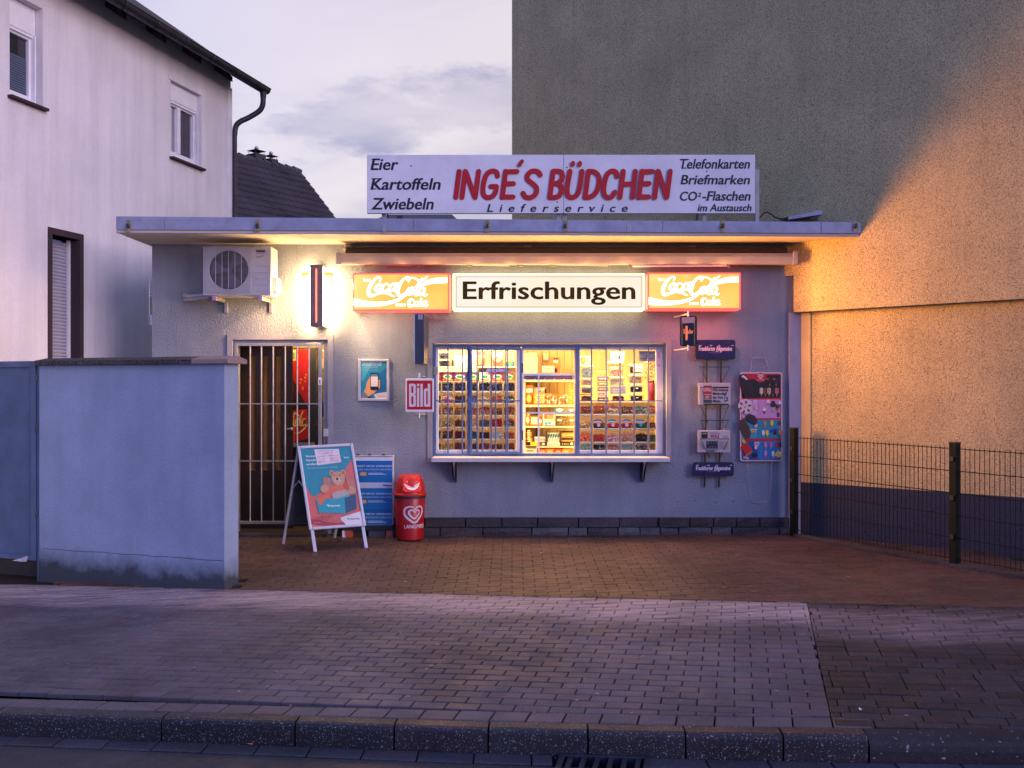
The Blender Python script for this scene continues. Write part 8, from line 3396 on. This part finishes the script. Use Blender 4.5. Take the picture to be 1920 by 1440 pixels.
p.rect(*q(547, 770), *q(581, 655), M['cab_red'])
p.shape([q(547, 712), q(551, 714), q(559, 732), q(571, 754), q(580, 766), q(580, 770), q(547, 770)], flat(40, 14, 8))
p.shape([q(549, 722), q(553, 724), q(568, 758), q(560, 762), q(549, 740)], flat(60, 25, 15))
p.rect(*q(547, 676), *q(554, 656), flat(205, 190, 90))
p.rect(*q(548, 674), *q(553, 660), flat(60, 140, 90))
for i in range(9):
    c = q(R.uniform(560, 578), R.uniform(700, 748))
    p.disc(c[0], c[1], R.uniform(1.0, 2.6) * k, R.uniform(1.0, 2.6) * k, flat(215, 120, 40), 8)
p.build('header_print', None, fgd)
oc = P(547, 828, fd_)
p = Print(Vector((oc.x, fd_ + 0.008, oc.z)), XA, ZA, 0.0008)


def q(x, y):
    return ((x - 547) * k, (828 - y) * k)


p.shape([q(548, 770), q(575, 767), q(579, 822), q(565, 826), q(548, 827)], flat(200, 22, 12))
p.rect(*q(548, 828), *q(553, 772), flat(230, 70, 25))
crm = flat(225, 195, 120)


def S2(pts, wd):
    p.stroke([(*q(a, b_), c_) for a, b_, c_ in pts], wd * k, crm)


S2([(556, 774, .8), (551, 776, 1.2), (549, 786, 1.6), (550, 796, 1.6), (554, 800, 1)], 2.2)
S2([(559, 784, 1), (555, 788, 1.5), (554, 796, 1.5), (557, 799, 1.1), (561, 794, 1.4), (561, 786, 1.2), (558, 784, 1)], 2.0)
S2([(568, 771, .8), (564, 780, 1.3), (562, 793, 1.5), (564, 799, 1), (567, 796, .7)], 2.0)
S2([(573, 786, 1), (568, 786, 1.2), (566, 793, 1.5), (567, 798, 1.3), (571, 796, 1), (573, 787, 1.4), (572, 797, 1.4), (575, 799, .8)], 2.0)
S2([(553, 812, .6), (560, 812, 1.4), (568, 806, 1.6), (577, 796, .8)], 2.0)
S2([(550, 777, 1), (556, 776, 1.5), (563, 782, .6)], 2.0)
p.build('script_label', None, fgd)
s = MB()
s.box(PX(549, fd_), PX(590, fd_), fd_ - 0.02, fd_ + 0.011, PZ(838, fd_), PZ(830, fd_))
s.build('shelf_rail', M['steel_grey'], fgd)
lsh = thing('lit_goods_shelf', 'bright yellow goods shelf at the right behind the barred door', 'shelf', (PX(597, 11.5), 11.5, 0.9))
s = MB()
s.box(PX(586, 11.5), PX(640, 11.5), 11.56, 11.60, PZ(840, 11.5), PZ(655, 11.5))
s.build('back', M['rackw'], lsh)
for py in (690, 700, 712, 722, 735, 748, 765, 782, 800, 818):
    s = MB()
    s.box(PX(586, 11.5), PX(640, 11.5), 11.46, 11.559, PZ(py + 1.2, 11.5), PZ(py, 11.5))
    s.build('shelf_board', M['rackw'], lsh)
for i, (py0, py1, c) in enumerate(((656, 672, (205, 90, 40)), (674, 688, (225, 200, 150)), (724, 734, (235, 215, 150)), (752, 764, (240, 225, 170)), (784, 799, (230, 205, 120)))):
    s = MB()
    s.box(PX(590, 11.48), PX(603, 11.48), 11.47, 11.54, PZ(py1, 11.48), PZ(py0, 11.48))
    s.build('goods_pack', flat(*c), lsh, bevel=0.004)
hp = thing('dark_hanging_bag', 'dark rounded shape hanging in front of the lit shelf behind the door', 'bag', (PX(601, 11.0), 11.02, PZ(760, 11.0)))
s = MB()
s.lathe((PX(602, 11.05), 11.06, PZ(783, 11.05)), [(0.0, 0.0), (0.04, 0.01), (0.055, 0.08), (0.05, 0.15), (0.02, 0.21), (0.0, 0.22)], 14)
s.build('bag', M['dark'], hp, smooth=True)
s = MB()
s.tube([(PX(588, 11.0), 11.0, PZ(825, 11.0)), (PX(588, 11.0), 11.0, PZ(797, 11.0)), (PX(597, 11.0), 11.0, PZ(797, 11.0)), (PX(597, 11.0), 11.0, PZ(822, 11.0)), (PX(588, 11.0), 11.0, PZ(825, 11.0))], 0.008, 6)
s.build('handle', M['dark'], hp)

# ------------------------------------------------------------------ A-board
BL, BR = hit(588, 1035), hit(690, 1027)
TLp = P(556, 838, BL.y + 0.30)
TRp = P(662, 831, BR.y + 0.30)
ab = thing('pavement_sign', 'white framed A-board with teddy bear poster standing before the door', 'A-board', tuple((BL + BR) / 2))
ux_ = (BR - BL)
WB = ux_.length
exb = ux_.normalized()
up_ = ((TLp + TRp) / 2 - (BL + BR) / 2)
HBd = up_.length
eyb = up_.normalized()
ezb = exb.cross(eyb).normalized()
fb5 = (BL.copy(), exb, eyb, ezb)
legf = 0.205 / 1.0      # share of the height below the frame
z_f = HBd * 0.20
for xx in (0.0, WB - 0.035):
    s = MB(fb5)
    s.box(xx, xx + 0.035, 0, HBd - 0.01, -0.012, 0.0)
    s.build('leg', M['alu'], ab, bevel=0.003)
s = MB(fb5)
FW_ = 0.032
s.box(-0.015, FW_ - 0.015, z_f, HBd, 0.001, 0.024)
s.box(WB - FW_ + 0.015, WB + 0.015, z_f, HBd, 0.001, 0.024)
s.box(FW_ - 0.015, WB - FW_ + 0.015, z_f, z_f + FW_, 0.001, 0.0235)
s.box(FW_ - 0.015, WB - FW_ + 0.015, HBd - FW_, HBd, 0.001, 0.0235)
s.build('frame', M['alu'], ab, bevel=0.007)
s = MB(fb5)
for xx, yy in ((-0.013, z_f + 0.003), (WB - 0.022, z_f + 0.003), (-0.013, HBd - 0.037), (WB - 0.022, HBd - 0.037)):
    pass
s.box(FW_ - 0.016, WB - FW_ + 0.016, z_f + FW_ - 0.001, HBd - FW_ + 0.001, 0.002, 0.008)
s.build('back_plate', M['white_pvc'], ab)
# poster
po_o = BL + exb * (FW_ - 0.015) + eyb * (z_f + FW_) + ezb * 0.0085
p = Print(po_o, exb, eyb, 0.0006)
pw, ph = WB - 2 * FW_ + 0.03, HBd - z_f - 2 * FW_


def q(x, y):
    """Fractions of the poster: x right, y up."""
    return (x * pw, y * ph)


TE, CO_ = flat(38, 140, 160), flat(200, 105, 100)
p.rect(0, 0, pw, ph, TE)
p.shape([q(1, .84), q(.80, .68), q(.70, .60), q(.35, .45), q(.14, .38), q(.06, .42), q(0, .53), q(0, 0), q(1, 0)], CO_)
p.shape([q(.0, .04), q(.25, .0), q(.75, .0), q(.72, .045), q(.5, .03), q(.3, .05), q(.15, .09), q(0, .10)], flat(165, 60, 65))
for i in range(16):
    p.stroke([(R.uniform(.02, .45) * pw, R.uniform(.04, .13) * ph), (R.uniform(.02, .45) * pw, R.uniform(.05, .15) * ph)], 0.0022, flat(150, 55, 60))
p.shape([q(.58, .09), q(.70, .11), q(1, .155), q(1, .0), q(.67, .0), q(.60, .05)], flat(215, 215, 220))
p.shape([q(.70, .085), q(.745, .082), q(.745, .05)], flat(40, 150, 175))
p.text('Hermes', .755 * pw, .055 * ph, .024 * ph, flat(60, 60, 100), bold=0.03, w=.20 * pw)
p.text('Bis bald!', .06 * pw, .045 * ph, .012 * ph, flat(230, 220, 220), w=.12 * pw)
# cardboard flaps and box
cb, cb2 = flat(175, 125, 105), flat(125, 85, 75)
p.shape([q(.36, .62), q(.50, .60), q(.52, .45), q(.34, .48)], cb)
p.shape([q(.78, .58), q(.96, .58), q(.95, .42), q(.84, .40)], cb)
p.shape([q(.70, .62), q(.80, .60), q(.84, .42), q(.72, .44)], flat(60, 60, 85))
bear, bear2, scf = flat(190, 150, 120), flat(150, 110, 90), flat(215, 110, 80)
p.disc(*q(.66, .37), .17 * pw, .10 * ph, flat(175, 165, 160), 22)
p.disc(*q(.36, .47), .085 * pw, .055 * ph, bear, 16, -0.7)
p.disc(*q(.88, .43), .09 * pw, .05 * ph, bear, 16, -0.3)
p.disc(*q(.655, .59), .135 * pw, .095 * ph, bear, 24)
for sx_ in (.545, .775):
    p.disc(*q(sx_, .665), .052 * pw, .036 * ph, bear, 14)
    p.disc(*q(sx_, .663), .030 * pw, .022 * ph, bear2, 12)
p.disc(*q(.64, .565), .062 * pw, .042 * ph, flat(210, 175, 150), 16)
p.disc(*q(.635, .585), .026 * pw, .017 * ph, flat(50, 35, 45), 12)
for sx_ in (.59, .70):
    p.disc(*q(sx_, .632), .012 * pw, .009 * ph, flat(30, 25, 35), 8)
p.stroke([q(.60, .535), q(.635, .555), q(.67, .535)], 0.004, flat(90, 60, 55))
p.stroke([(*q(.80, .50), 1), (*q(.70, .47), 1.1), (*q(.55, .46), 1.2), (*q(.45, .42), 1.1), (*q(.34, .36), 1.2)], 0.050, scf)
p.stroke([(*q(.80, .53), .8), (*q(.78, .48), 1.3), (*q(.82, .45), .8)], 0.045, flat(195, 90, 65))
p.shape([q(.16, .34), q(.72, .335), q(.70, .14), q(.18, .17)], flat(40, 155, 170))
p.shape([q(.72, .335), q(.96, .38), q(.93, .19), q(.70, .14)], flat(45, 85, 115))
p.shape([q(.16, .34), q(.30, .36), q(.34, .33)], flat(60, 175, 185))
p.shape([q(.60, .335), q(.78, .375), q(.84, .37), q(.72, .335)], flat(50, 165, 180))
p.stroke([(*q(.34, .37), 1), (*q(.27, .335), 1.2), (*q(.24, .30), 1.2)], 0.045, scf)
p.shape([q(.34, .265), q(.395, .262), q(.395, .235)], flat(225, 235, 235))
p.text('Hermes', .40 * pw, .235 * ph, .026 * ph, flat(225, 235, 240), bold=0.03, w=.21 * pw)
for i, (t_, ww) in enumerate((('Versenden ist jetzt', .30), ('Herzensangelegenheiten', .30), ('einfach', .30))):
    p.text(('Versende', 'Herzensan', 'einfach')[i], .075 * pw, (.885 - i * .052) * ph, .028 * ph, flat(225, 235, 240), bold=0.015, w=(.27, .29, .24)[i] * pw)
p.text('ten', .83 * pw, .845 * ph, .026 * ph, flat(225, 235, 240), bold=0.015, w=.10 * pw)
p.text('Weil es dir wichtig ist, ist es uns wichtig.', .08 * pw, .735 * ph, .014 * ph, flat(200, 225, 230), w=.60 * pw)
p.build('poster_print', None, ab)
ns_ = thing('handwritten_note', 'white sheet with red handwriting taped on the A-board poster', 'note', tuple(po_o + exb * .4 * pw + eyb * .85 * ph))
s = MB((po_o.copy(), exb, eyb, ezb))
a = [(.27, .985), (.76, .975), (.77, .80), (.29, .775)]
s.add([(x * pw, y * ph, 0.0035) for x, y in a] + [(x * pw, y * ph, 0.0042) for x, y in a], [(0, 1, 2, 3), (7, 6, 5, 4)])
s.build('sheet', flat(215, 212, 220), ns_)
p = Print(po_o + ezb * 0.004, exb, eyb, 0.0006)
redp = flat(190, 50, 90)
rw = random.Random(4)
for i, (yy, x0_, x1_) in enumerate(((.955, .33, .66), (.925, .36, .62), (.885, .30, .46), (.885, .54, .74), (.85, .31, .45), (.85, .55, .73), (.815, .32, .47), (.815, .56, .74))):
    xx = x0_
    while xx < x1_:
        p.stroke([(xx * pw, (yy + rw.uniform(-.006, .006)) * ph), ((xx + .010) * pw, (yy + rw.uniform(0, .016)) * ph), ((xx + .02) * pw, (yy + rw.uniform(-.006, .008)) * ph)], 0.0035, redp, cap=False)
        xx += .030
p.build('handwriting', None, ns_)
# rear leg frame
RL, RRr = hit(531, 1022), hit(627, 1010)
TB1, TB2 = BL + eyb * (HBd - 0.02) - ezb * 0.02, BR + eyb * (HBd - 0.02) - ezb * 0.02
exr = (RRr - RL).normalized()
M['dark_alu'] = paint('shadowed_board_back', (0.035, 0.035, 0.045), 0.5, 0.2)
for a, c in ((TB1, RL), (TB2, RRr)):
    s = MB()
    s.tube([a, c + Vector((0, 0, 0.012))], 0.015, 6)
    s.build('leg', M['alu'], ab)
s = MB()
a0, a1 = TB1.lerp(RL, 0.04), TB2.lerp(RRr, 0.04)
b0, b1 = TB1.lerp(RL, 0.80), TB2.lerp(RRr, 0.80)
dn3 = (b0 - a0).cross(a1 - a0).normalized() * 0.006
s.add([a0 + dn3, a1 + dn3, b1 + dn3, b0 + dn3, a0 - dn3, a1 - dn3, b1 - dn3, b0 - dn3], [(0, 1, 2, 3), (7, 6, 5, 4), (0, 4, 5, 1), (3, 2, 6, 7), (0, 3, 7, 4), (1, 5, 6, 2)])
s.build('rear_panel', M['dark_alu'], ab)
s = MB()
s.tube([BL + eyb * HBd * 0.60 - ezb * 0.01, (BL + eyb * HBd * 0.64).lerp(TB1.lerp(RL, 0.36), 0.45) + Vector((0, 0, 0.03)), TB1.lerp(RL, 0.42)], 0.008, 6)
s.build('hinge_stay', M['alu'], ab)
s = MB()
s.tube([TB1, TB2], 0.013, 8)
s.build('hinge_bar', M['alu'], ab, smooth=True)

# ------------------------------------------------------------------ blue parcel posters on a small pallet stand
pb = hit(700, 1008)
PD = pb.y
pf = thing('parcel_poster_stand', 'blue parcel shop poster stand on red pallet feet behind the A-board', 'poster stand', tuple(pb))
o, w, h = sign_frame(640, 1008, 736, 855, PD)
zg = G(o.x + w / 2, PD)
s = MB()
s.box(o.x, o.x + w, PD + 0.02, PD + 0.16, zg + 0.135, o.z + h)
s.build('stand_body', M['white_pvc'], pf, bevel=0.003)
M['pb'] = paint('poster_blue', (0.010, 0.16, 0.42), 0.35, vary=0.06)
M['pbw'] = flat(200, 215, 230)
p = Print(Vector((o.x, PD + 0.02, zg + 0.135)), XA, ZA, 0.0008)
k = PD / FP
yb_ = 729 + (CZ - (zg + 0.135)) / PD * FP      # pixel row of the print's foot


def q(x, y):
    return ((x - 640) * k, (yb_ - y) * k)


def rb(x0, y0, x1, y1, m):
    p.rect(*q(x0, y1), *q(x1, y0), m)


rb(640.5, 864, 735.5, yb_ - 0.5, M['pb'])
rb(640.5, 905, 735.5, 915.5, flat(190, 195, 215))
rb(640.5, 864.3, 735.5, 880, flat(10, 105, 175))
rb(640.5, 955, 735.5, 962, flat(10, 95, 160))
for y0, n_ in ((870, 0), (922, 1), (960, 2)):
    a = q(653, y0 + 6)
    p.text('KEIN PAKET MEHR VERPASSEN', a[0], a[1], 3.8 * k, M['pbw'], bold=0.02, w=81 * k)
    a = q(653, y0 + 12)
    p.text('HIER IN DEN PAKETSHOP UMLEITEN', a[0], a[1], 2.9 * k, M['pbw'], w=81 * k)
    a = q(674.5, y0 + 19)
    p.shape(rr(a[0], a[1] - 3.5 * k, a[0] + 12.5 * k, a[1] + 3.5 * k, 2.5 * k, 3), flat(215, 150, 60))
    p.rect(a[0] + 5 * k, a[1] - 3 * k, a[0] + 8 * k, a[1] + 3 * k, flat(170, 180, 200))
    a = q(690, y0 + 18)
    p.rect(a[0], a[1], a[0] + 28 * k, a[1] + 1.0 * k, M['pbw'])
    p.rect(a[0], a[1] - 2.2 * k, a[0] + 34 * k, a[1] - 1.2 * k, M['pbw'])
    p.rect(a[0] - 12 * k, a[1] + 12 * k, a[0] + 38 * k, a[1] + 12.6 * k, flat(60, 140, 200))
a = q(721, 912)
p.text('Hermes', a[0], a[1], 3.6 * k, flat(60, 70, 110), bold=0.03, w=14 * k)
p.shape([(a[0] - 4 * k, a[1] + 3.6 * k), (a[0] - 1 * k, a[1] + 3.6 * k), (a[0] - 1 * k, a[1])], flat(30, 140, 170))
p.build('poster_print', None, pf)
s = MB()
s.tube([(o.x + 0.02, PD + 0.015, o.z + h), (o.x + w + 0.003, PD + 0.015, o.z + h)], 0.010, 8)
s.build('clip_rail', M['alu'], pf, smooth=True)
s = MB()
for px in (668, 690, 716):
    s.box(PX(px, PD), PX(px + 5, PD), PD + 0.005, PD + 0.05, o.z + h + 0.011, o.z + h + 0.022)
s.build('clips', M['dark'], pf, kind='stuff')
M['red_foot'] = paint('orange_red_foot', (0.50, 0.085, 0.045), 0.5)
for a_, c_ in ((649, 660), (723, 736)):
    s = MB()
    x0, x1 = PX(a_, PD), PX(c_, PD)
    s.add([(x0, PD + 0.01, zg), (x1, PD + 0.01, zg), (x1, PD + 0.01, zg + 0.075), (x0 - 0.01 if a_ < 700 else x0 + 0.01, PD + 0.01, zg + 0.075),
           (x0, PD + 0.16, zg), (x1, PD + 0.16, zg), (x1, PD + 0.16, zg + 0.075), (x0, PD + 0.16, zg + 0.075)], [(0, 1, 2, 3), (1, 5, 6, 2), (0, 3, 7, 4), (4, 7, 6, 5), (3, 2, 6, 7)])
    s.build('foot', M['red_foot'], pf)
s = MB()
s.box(o.x + 0.03, o.x + w, PD + 0.012, PD + 0.16, zg + 0.0755, zg + 0.10)
s.box(o.x, o.x + w, PD + 0.018, PD + 0.16, zg + 0.1005, zg + 0.134)
s.build('pallet_top', M['dark'], pf)
s = MB()
s.box(PX(690, PD), PX(722, PD), PD + 0.03, PD + 0.14, zg, zg + 0.072)
s.build('centre_block', paint('grey_weight_block', (0.06, 0.065, 0.08), 0.7), pf, bevel=0.004)
s = MB()
s.box(PX(641, PD), PX(648, PD), PD + 0.02, PD + 0.16, zg, zg + 0.075)
s.build('white_foot', M['white_pvc'], pf)

# ------------------------------------------------------------------ red litter bin with grinning swing lid
bp = hit(770, 1005.5)
lb = thing('litter_bin', 'red plastic litter bin with white grin on its swing lid and heart logo', 'litter bin', (bp.x, 10.55, 0))
BD = 10.38
cx0_, cy0_ = PX(768.5, BD + 0.15), BD + 0.17
zb = G(cx0_, cy0_)
M['bin_red'] = paint('bin_red_plastic', (0.36, 0.006, 0.010), 0.32, vary=0.10)
M['bin_lid'] = paint('bin_lid_red', (0.50, 0.018, 0.010), 0.28, vary=0.08)
kq = (BD + 0.17) / FP
r0, r1 = 25.0 * kq, 29.0 * kq
hb = (1004 - 921) * kq
s = MB()
prof = [(0.0, 0.0), (r0 - 0.01, 0.0), (r0, 0.008), (r1, hb - 0.008), (r1 - 0.004, hb)]
s.lathe((cx0_, cy0_, zb), prof, 36)
s.build('body', M['bin_red'], lb, smooth=True)
s = MB()
s.lathe((cx0_, cy0_, zb + hb), [(r1 - 0.002, -0.03), (r1 + 0.003, -0.03), (r1 + 0.003, 0.003), (r1 - 0.002, 0.003)], 36)
s.build('dark_gap', M['dark'], lb, smooth=True)
s = MB()
s.lathe((cx0_, cy0_, zb + hb), [(r1 + 0.002, -0.002), (r1 + 0.014, -0.002), (r1 + 0.016, 0.012), (r1 + 0.008, 0.024), (r1 - 0.003, 0.027)], 36)
s.build('rim', M['bin_lid'], lb, smooth=True)
# dome: wide at the rim, flat ridge on top
hd = (915 - 881) * kq
s = MB()
n, m_ = 36, 9
vs = []
for j in range(m_ + 1):
    t = j / m_
    for i in range(n):
        a = 2 * math.pi * i / n
        ca, sa = math.cos(a), math.sin(a)
        # super-elliptic top: x narrows to 0.55, y to 0.30
        fx = 1 - (1 - 0.50) * t ** 1.5
        fyy = 1 - (1 - 0.36) * t ** 1.3
        vs.append((cx0_ + (r1 - 0.002) * fx * ca, cy0_ + (r1 - 0.002) * fyy * sa, zb + hb + 0.024 + hd * math.sin(t * math.pi / 2) ** 0.9))
fs = []
for j in range(m_):
    for i in range(n):
        fs.append((j * n + i, j * n + (i + 1) % n, (j + 1) * n + (i + 1) % n, (j + 1) * n + i))
fs.append([m_ * n + i for i in range(n)])
s.add(vs, fs)
dome = s.build('dome_lid', M['bin_lid'], lb, smooth=True)
# swing flap facing the street, slightly proud; turned a little to the right
fa = math.radians(14)
fex = Vector((math.cos(fa), math.sin(fa), 0))
fnn = Vector((math.sin(fa), -math.cos(fa), 0))
lowp = Vector((cx0_, cy0_, zb + hb + 0.045)) + fnn * (r1 * 0.99)
topp = Vector((cx0_, cy0_, zb + hb + 0.024 + hd * 0.97)) + fnn * (r1 * 0.46)
ey6 = (topp - lowp).normalized()
L6 = (topp - lowp).length
ez6 = fex.cross(ey6).normalized()
M['flap'] = paint('bin_flap_orange_red', (0.66, 0.035, 0.012), 0.28, vary=0.05)
wb_, wt_ = r1 * 0.60, r1 * 0.50
out = [(-wb_ + 0.02, 0), (wb_ - 0.02, 0), (wb_ - 0.005, 0.012), (wb_, 0.03), (wt_, L6), (-wt_, L6), (-wb_, 0.03), (-wb_ + 0.005, 0.012)]
slab((lowp, fex, ey6, ez6), out, -0.02, 0.010, M['flap']).build('swing_flap', None, lb, bevel=0.004)
p = Print(lowp + ez6 * 0.0105, fex, ey6, 0.0004)
ww6 = flat(235, 230, 235)
gr_w = wb_ * 0.82
top = smooth_pts([(-gr_w, L6 * .50), (-gr_w * .5, L6 * .36), (0, L6 * .33), (gr_w * .5, L6 * .40), (gr_w, L6 * .56)], 5)
bot = smooth_pts([(gr_w, L6 * .54), (gr_w * .75, L6 * .25), (gr_w * .1, L6 * .10), (-gr_w * .6, L6 * .20), (-gr_w, L6 * .48)], 5)
p.shape(top + bot, ww6)
p.stroke([(-gr_w * .75, L6 * .36), (-gr_w * .2, L6 * .24), (gr_w * .3, L6 * .26), (gr_w * .8, L6 * .42)], 0.006, flat(190, 40, 20))
for xx in (-gr_w * .55, gr_w * .62):
    p.disc(xx, L6 * .62, 0.007, 0.007, ww6, 10)
p.build('grin_print', None, dome)
# heart logo and lettering wrapped on the body
class Wrap(Print):
    def T(self, q_):
        rr_ = r0 + (r1 - r0) * (q_[1] / hb)
        a = q_[0] / (r0 * 1.02)
        rad = rr_ + q_[2]
        return Vector((cx0_ + rad * math.sin(a), cy0_ - rad * math.cos(a), zb + q_[1]))


p = Wrap((0, 0, 0), XA, ZA, 0.0006)
hx, hy = 0.058, hb * 0.60
lw = flat(215, 200, 210)
sc = 0.098
p.stroke([(hx + sc * .10, hy + sc * .55, .5), (hx - sc * .30, hy + sc * .85, 1), (hx - sc * .92, hy + sc * .62, 1.5), (hx - sc * 1.0, hy - sc * .05, 1.7), (hx - sc * .45, hy - sc * .65, 1.6), (hx + sc * .10, hy - sc * .95, 1.2), (hx + sc * .62, hy - sc * .45, 1.3), (hx + sc * .98, hy + sc * .15, 1.4), (hx + sc * .85, hy + sc * .72, 1.3), (hx + sc * .42, hy + sc * .82, 1.0), (hx + sc * .05, hy + sc * .50, .8), ], 0.014, lw)
p.stroke([(hx + sc * .02, hy + sc * .22, .6), (hx - sc * .25, hy + sc * .48, 1.2), (hx - sc * .55, hy + sc * .25, 1.7), (hx - sc * .40, hy - sc * .15, 1.8), (hx, hy - sc * .50, 1.2), (hx + sc * .40, hy - sc * .15, 1.1), (hx + sc * .58, hy + sc * .22, 1.1), (hx + sc * .35, hy + sc * .45, 1.0), (hx + sc * .04, hy + sc * .18, .8)], 0.012, lw)
p.text('LANGNESE', hx - 0.105, hb * 0.285, 0.040, lw, bold=0.025, w=0.245)
p.build('logo_print', None, lb)

# ------------------------------------------------------------------ litter and leaves
M['leaf1'] = paint('orange_leaf', (0.50, 0.13, 0.02), 0.6, vary=0.3, scale=60)
M['leaf2'] = paint('brown_leaf', (0.16, 0.06, 0.03), 0.7, vary=0.3, scale=60)
M['scrap'] = paint('white_paper_scrap', (0.60, 0.58, 0.60), 0.7)
M['stone'] = paint('pale_chewing_spot', (0.22, 0.19, 0.21), 0.7)


def leaf(px, py, size, mat, label, name='fallen_leaf', cat='leaf', curl=0.3):
    c = hit(px, py)
    c.z += 0.004
    rot = R.uniform(0, 6.28)
    pts = [(-1, 0, 0.1), (-.55, .34, .0), (0, .42, .12), (.55, .28, .0), (1, 0, .22), (.5, -.3, .02), (0, -.40, .15), (-.5, -.33, 0.02)]
    s = MB()
    vs = [(0, 0, 0.02 * size * 10 * curl)]
    for x, y, z in pts:
        xx, yy = x * size + R.uniform(-.1, .1) * size, y * size
        vs.append((xx * math.cos(rot) - yy * math.sin(rot), xx * math.sin(rot) + yy * math.cos(rot), z * size * curl * 3 + 0.001))
    s.add([c + Vector(v) for v in vs], [(0, i + 1, (i + 1) % 8 + 1) for i in range(8)])
    o = s.build(name, mat)
    props(o, label, cat)
    return o


lv = [(1591, 1083, 0.028, 'leaf1', 'orange leaf lying furthest right on the forecourt'), (1357, 1103, 0.026, 'leaf1', 'orange leaf in the middle of three near the forecourt edge'), (1406, 1100, 0.024, 'leaf1', 'orange leaf right of the middle one near the forecourt edge'), (1413, 1110, 0.026, 'leaf1', 'orange leaf lying lowest of three near the forecourt edge'),
      (1132, 1117, 0.024, 'leaf1', 'orange leaf on the seam between forecourt and pavement'), (895, 998, 0.032, 'leaf2', 'brown curled leaf at the foot of the stone plinth'), (592, 1082, 0.028, 'leaf2', 'dark brown leaf on the forecourt before the A-board'), (1203, 1232, 0.022, 'leaf1', 'orange leaf in the middle of the grey pavement'),
      (217, 1104, 0.022, 'leaf1', 'red-orange leaf before the garden wall'), (471, 1397, 0.018, 'leaf1', 'orange scrap in the gutter under the kerb'), (1647, 1084, 0.024, 'leaf2', 'brown leaf right of the orange one on the dark forecourt'), (1185, 1338, 0.016, 'leaf1', 'tiny rusty leaf close to the kerb')]
for x, y, sz, m_, lb_ in lv:
    leaf(x, y, sz, M[m_], lb_)
sc_ = [(1015, 1037, 0.016, 'white scrap of paper on the forecourt below the window'), (1381, 1042, 0.014, 'white scrap of paper on the forecourt below the newspaper rack'), (760, 1092, 0.018, 'white scrap of paper on the forecourt right of the A-board'), (800, 1014, 0.016, 'white scrap beside the red bin'),
       (1406, 1152, 0.024, 'crushed whitish can tab on the pale pavement strip'), (1613, 1332, 0.020, 'white crumpled scrap on the dark right pavement'), (448, 1298, 0.014, 'pale fluff on the pavement left of the middle'), (1655, 1021, 0.014, 'white scrap at the foot of the mesh fence'), (71, 1107, 0.016, 'white scrap on the pavement near the gate')]
for x, y, sz, lb_ in sc_:
    leaf(x, y, sz, M['scrap'], lb_, 'paper_scrap', 'litter', 0.5)
# flat trodden gum spots on the pavement: uncountable specks
s = MB()
for i in range(60):
    x, y = R.uniform(-3.5, 2.6), R.uniform(4.9, 7.2)
    if y < K(x) + 0.1 or y > Yb(x) - 0.1:
        continue
    r_ = R.uniform(0.006, 0.016)
    s.add([(x + r_ * math.cos(a) * R.uniform(.8, 1.2), y + r_ * math.sin(a) * R.uniform(.7, 1.1), zs(x, y) + 0.0028) for a in [k_ * math.pi / 4 for k_ in range(8)]], [list(range(8))])
s.build('trodden_specks', M['stone'], pav, kind='stuff')
# crumpled sheet under the gate
c = hit(45, 1052)
s = MB()
q0 = Vector((PX(40, 9.45), 9.45, PZ(1050, 9.45)))
s.add([q0 + Vector((-0.09, 0, -0.005)), q0 + Vector((0.02, -0.03, -0.012)), q0 + Vector((0.075, -0.02, 0.045)), q0 + Vector((-0.02, 0.01, 0.012)), q0 + Vector((0.05, 0.0, -0.015))], [(0, 1, 3), (1, 2, 3), (1, 4, 2)])
props(s.build('plastic_sheet', M['slat']), 'crumpled pale plastic sheet caught under the blue gate', 'litter')

# added unseen spots that boost the shop window's light on ground and right wall
fill_spots(None, [(PX(px_, 10.76), 10.76, z_) for px_, z_ in ((860, 1.5), (930, 1.75), (1030, 1.55), (1130, 1.75), (1200, 1.5))], 95, (1.0, 0.50, 0.18), (0, -0.52, -0.85), 104)
fill_spots(None, [(PX(px_, 10.74), 10.74, z_) for px_, z_ in ((1000, 1.6), (1100, 1.75), (1200, 1.55))], 200, (1.0, 0.42, 0.12), (0.94, -0.33, 0.05), 110)
# added unseen spots on the facade: warm by the wing sign, red below the drink sign
fill_spots(lt_, [(PX(632, 10.5), 10.46, PZ(530, 10.5)), (PX(632, 10.5), 10.44, PZ(585, 10.5))], 70, (1.0, 0.66, 0.34), (0.84, 0.20, -0.50), 118)
fill_spots(lt_, [(PX(556, 10.5), 10.46, PZ(530, 10.5)), (PX(556, 10.5), 10.44, PZ(585, 10.5))], 55, (1.0, 0.52, 0.20), (-0.88, 0.20, -0.40), 118)
fill_spots(None, [(PX(1250, 10.6), 10.50, PZ(586, 10.5)), (PX(1300, 10.6), 10.50, PZ(586, 10.5)), (PX(1350, 10.6), 10.50, PZ(586, 10.5))], 16, (1.0, 0.14, 0.09), (0.1, 0.45, -0.85), 130)
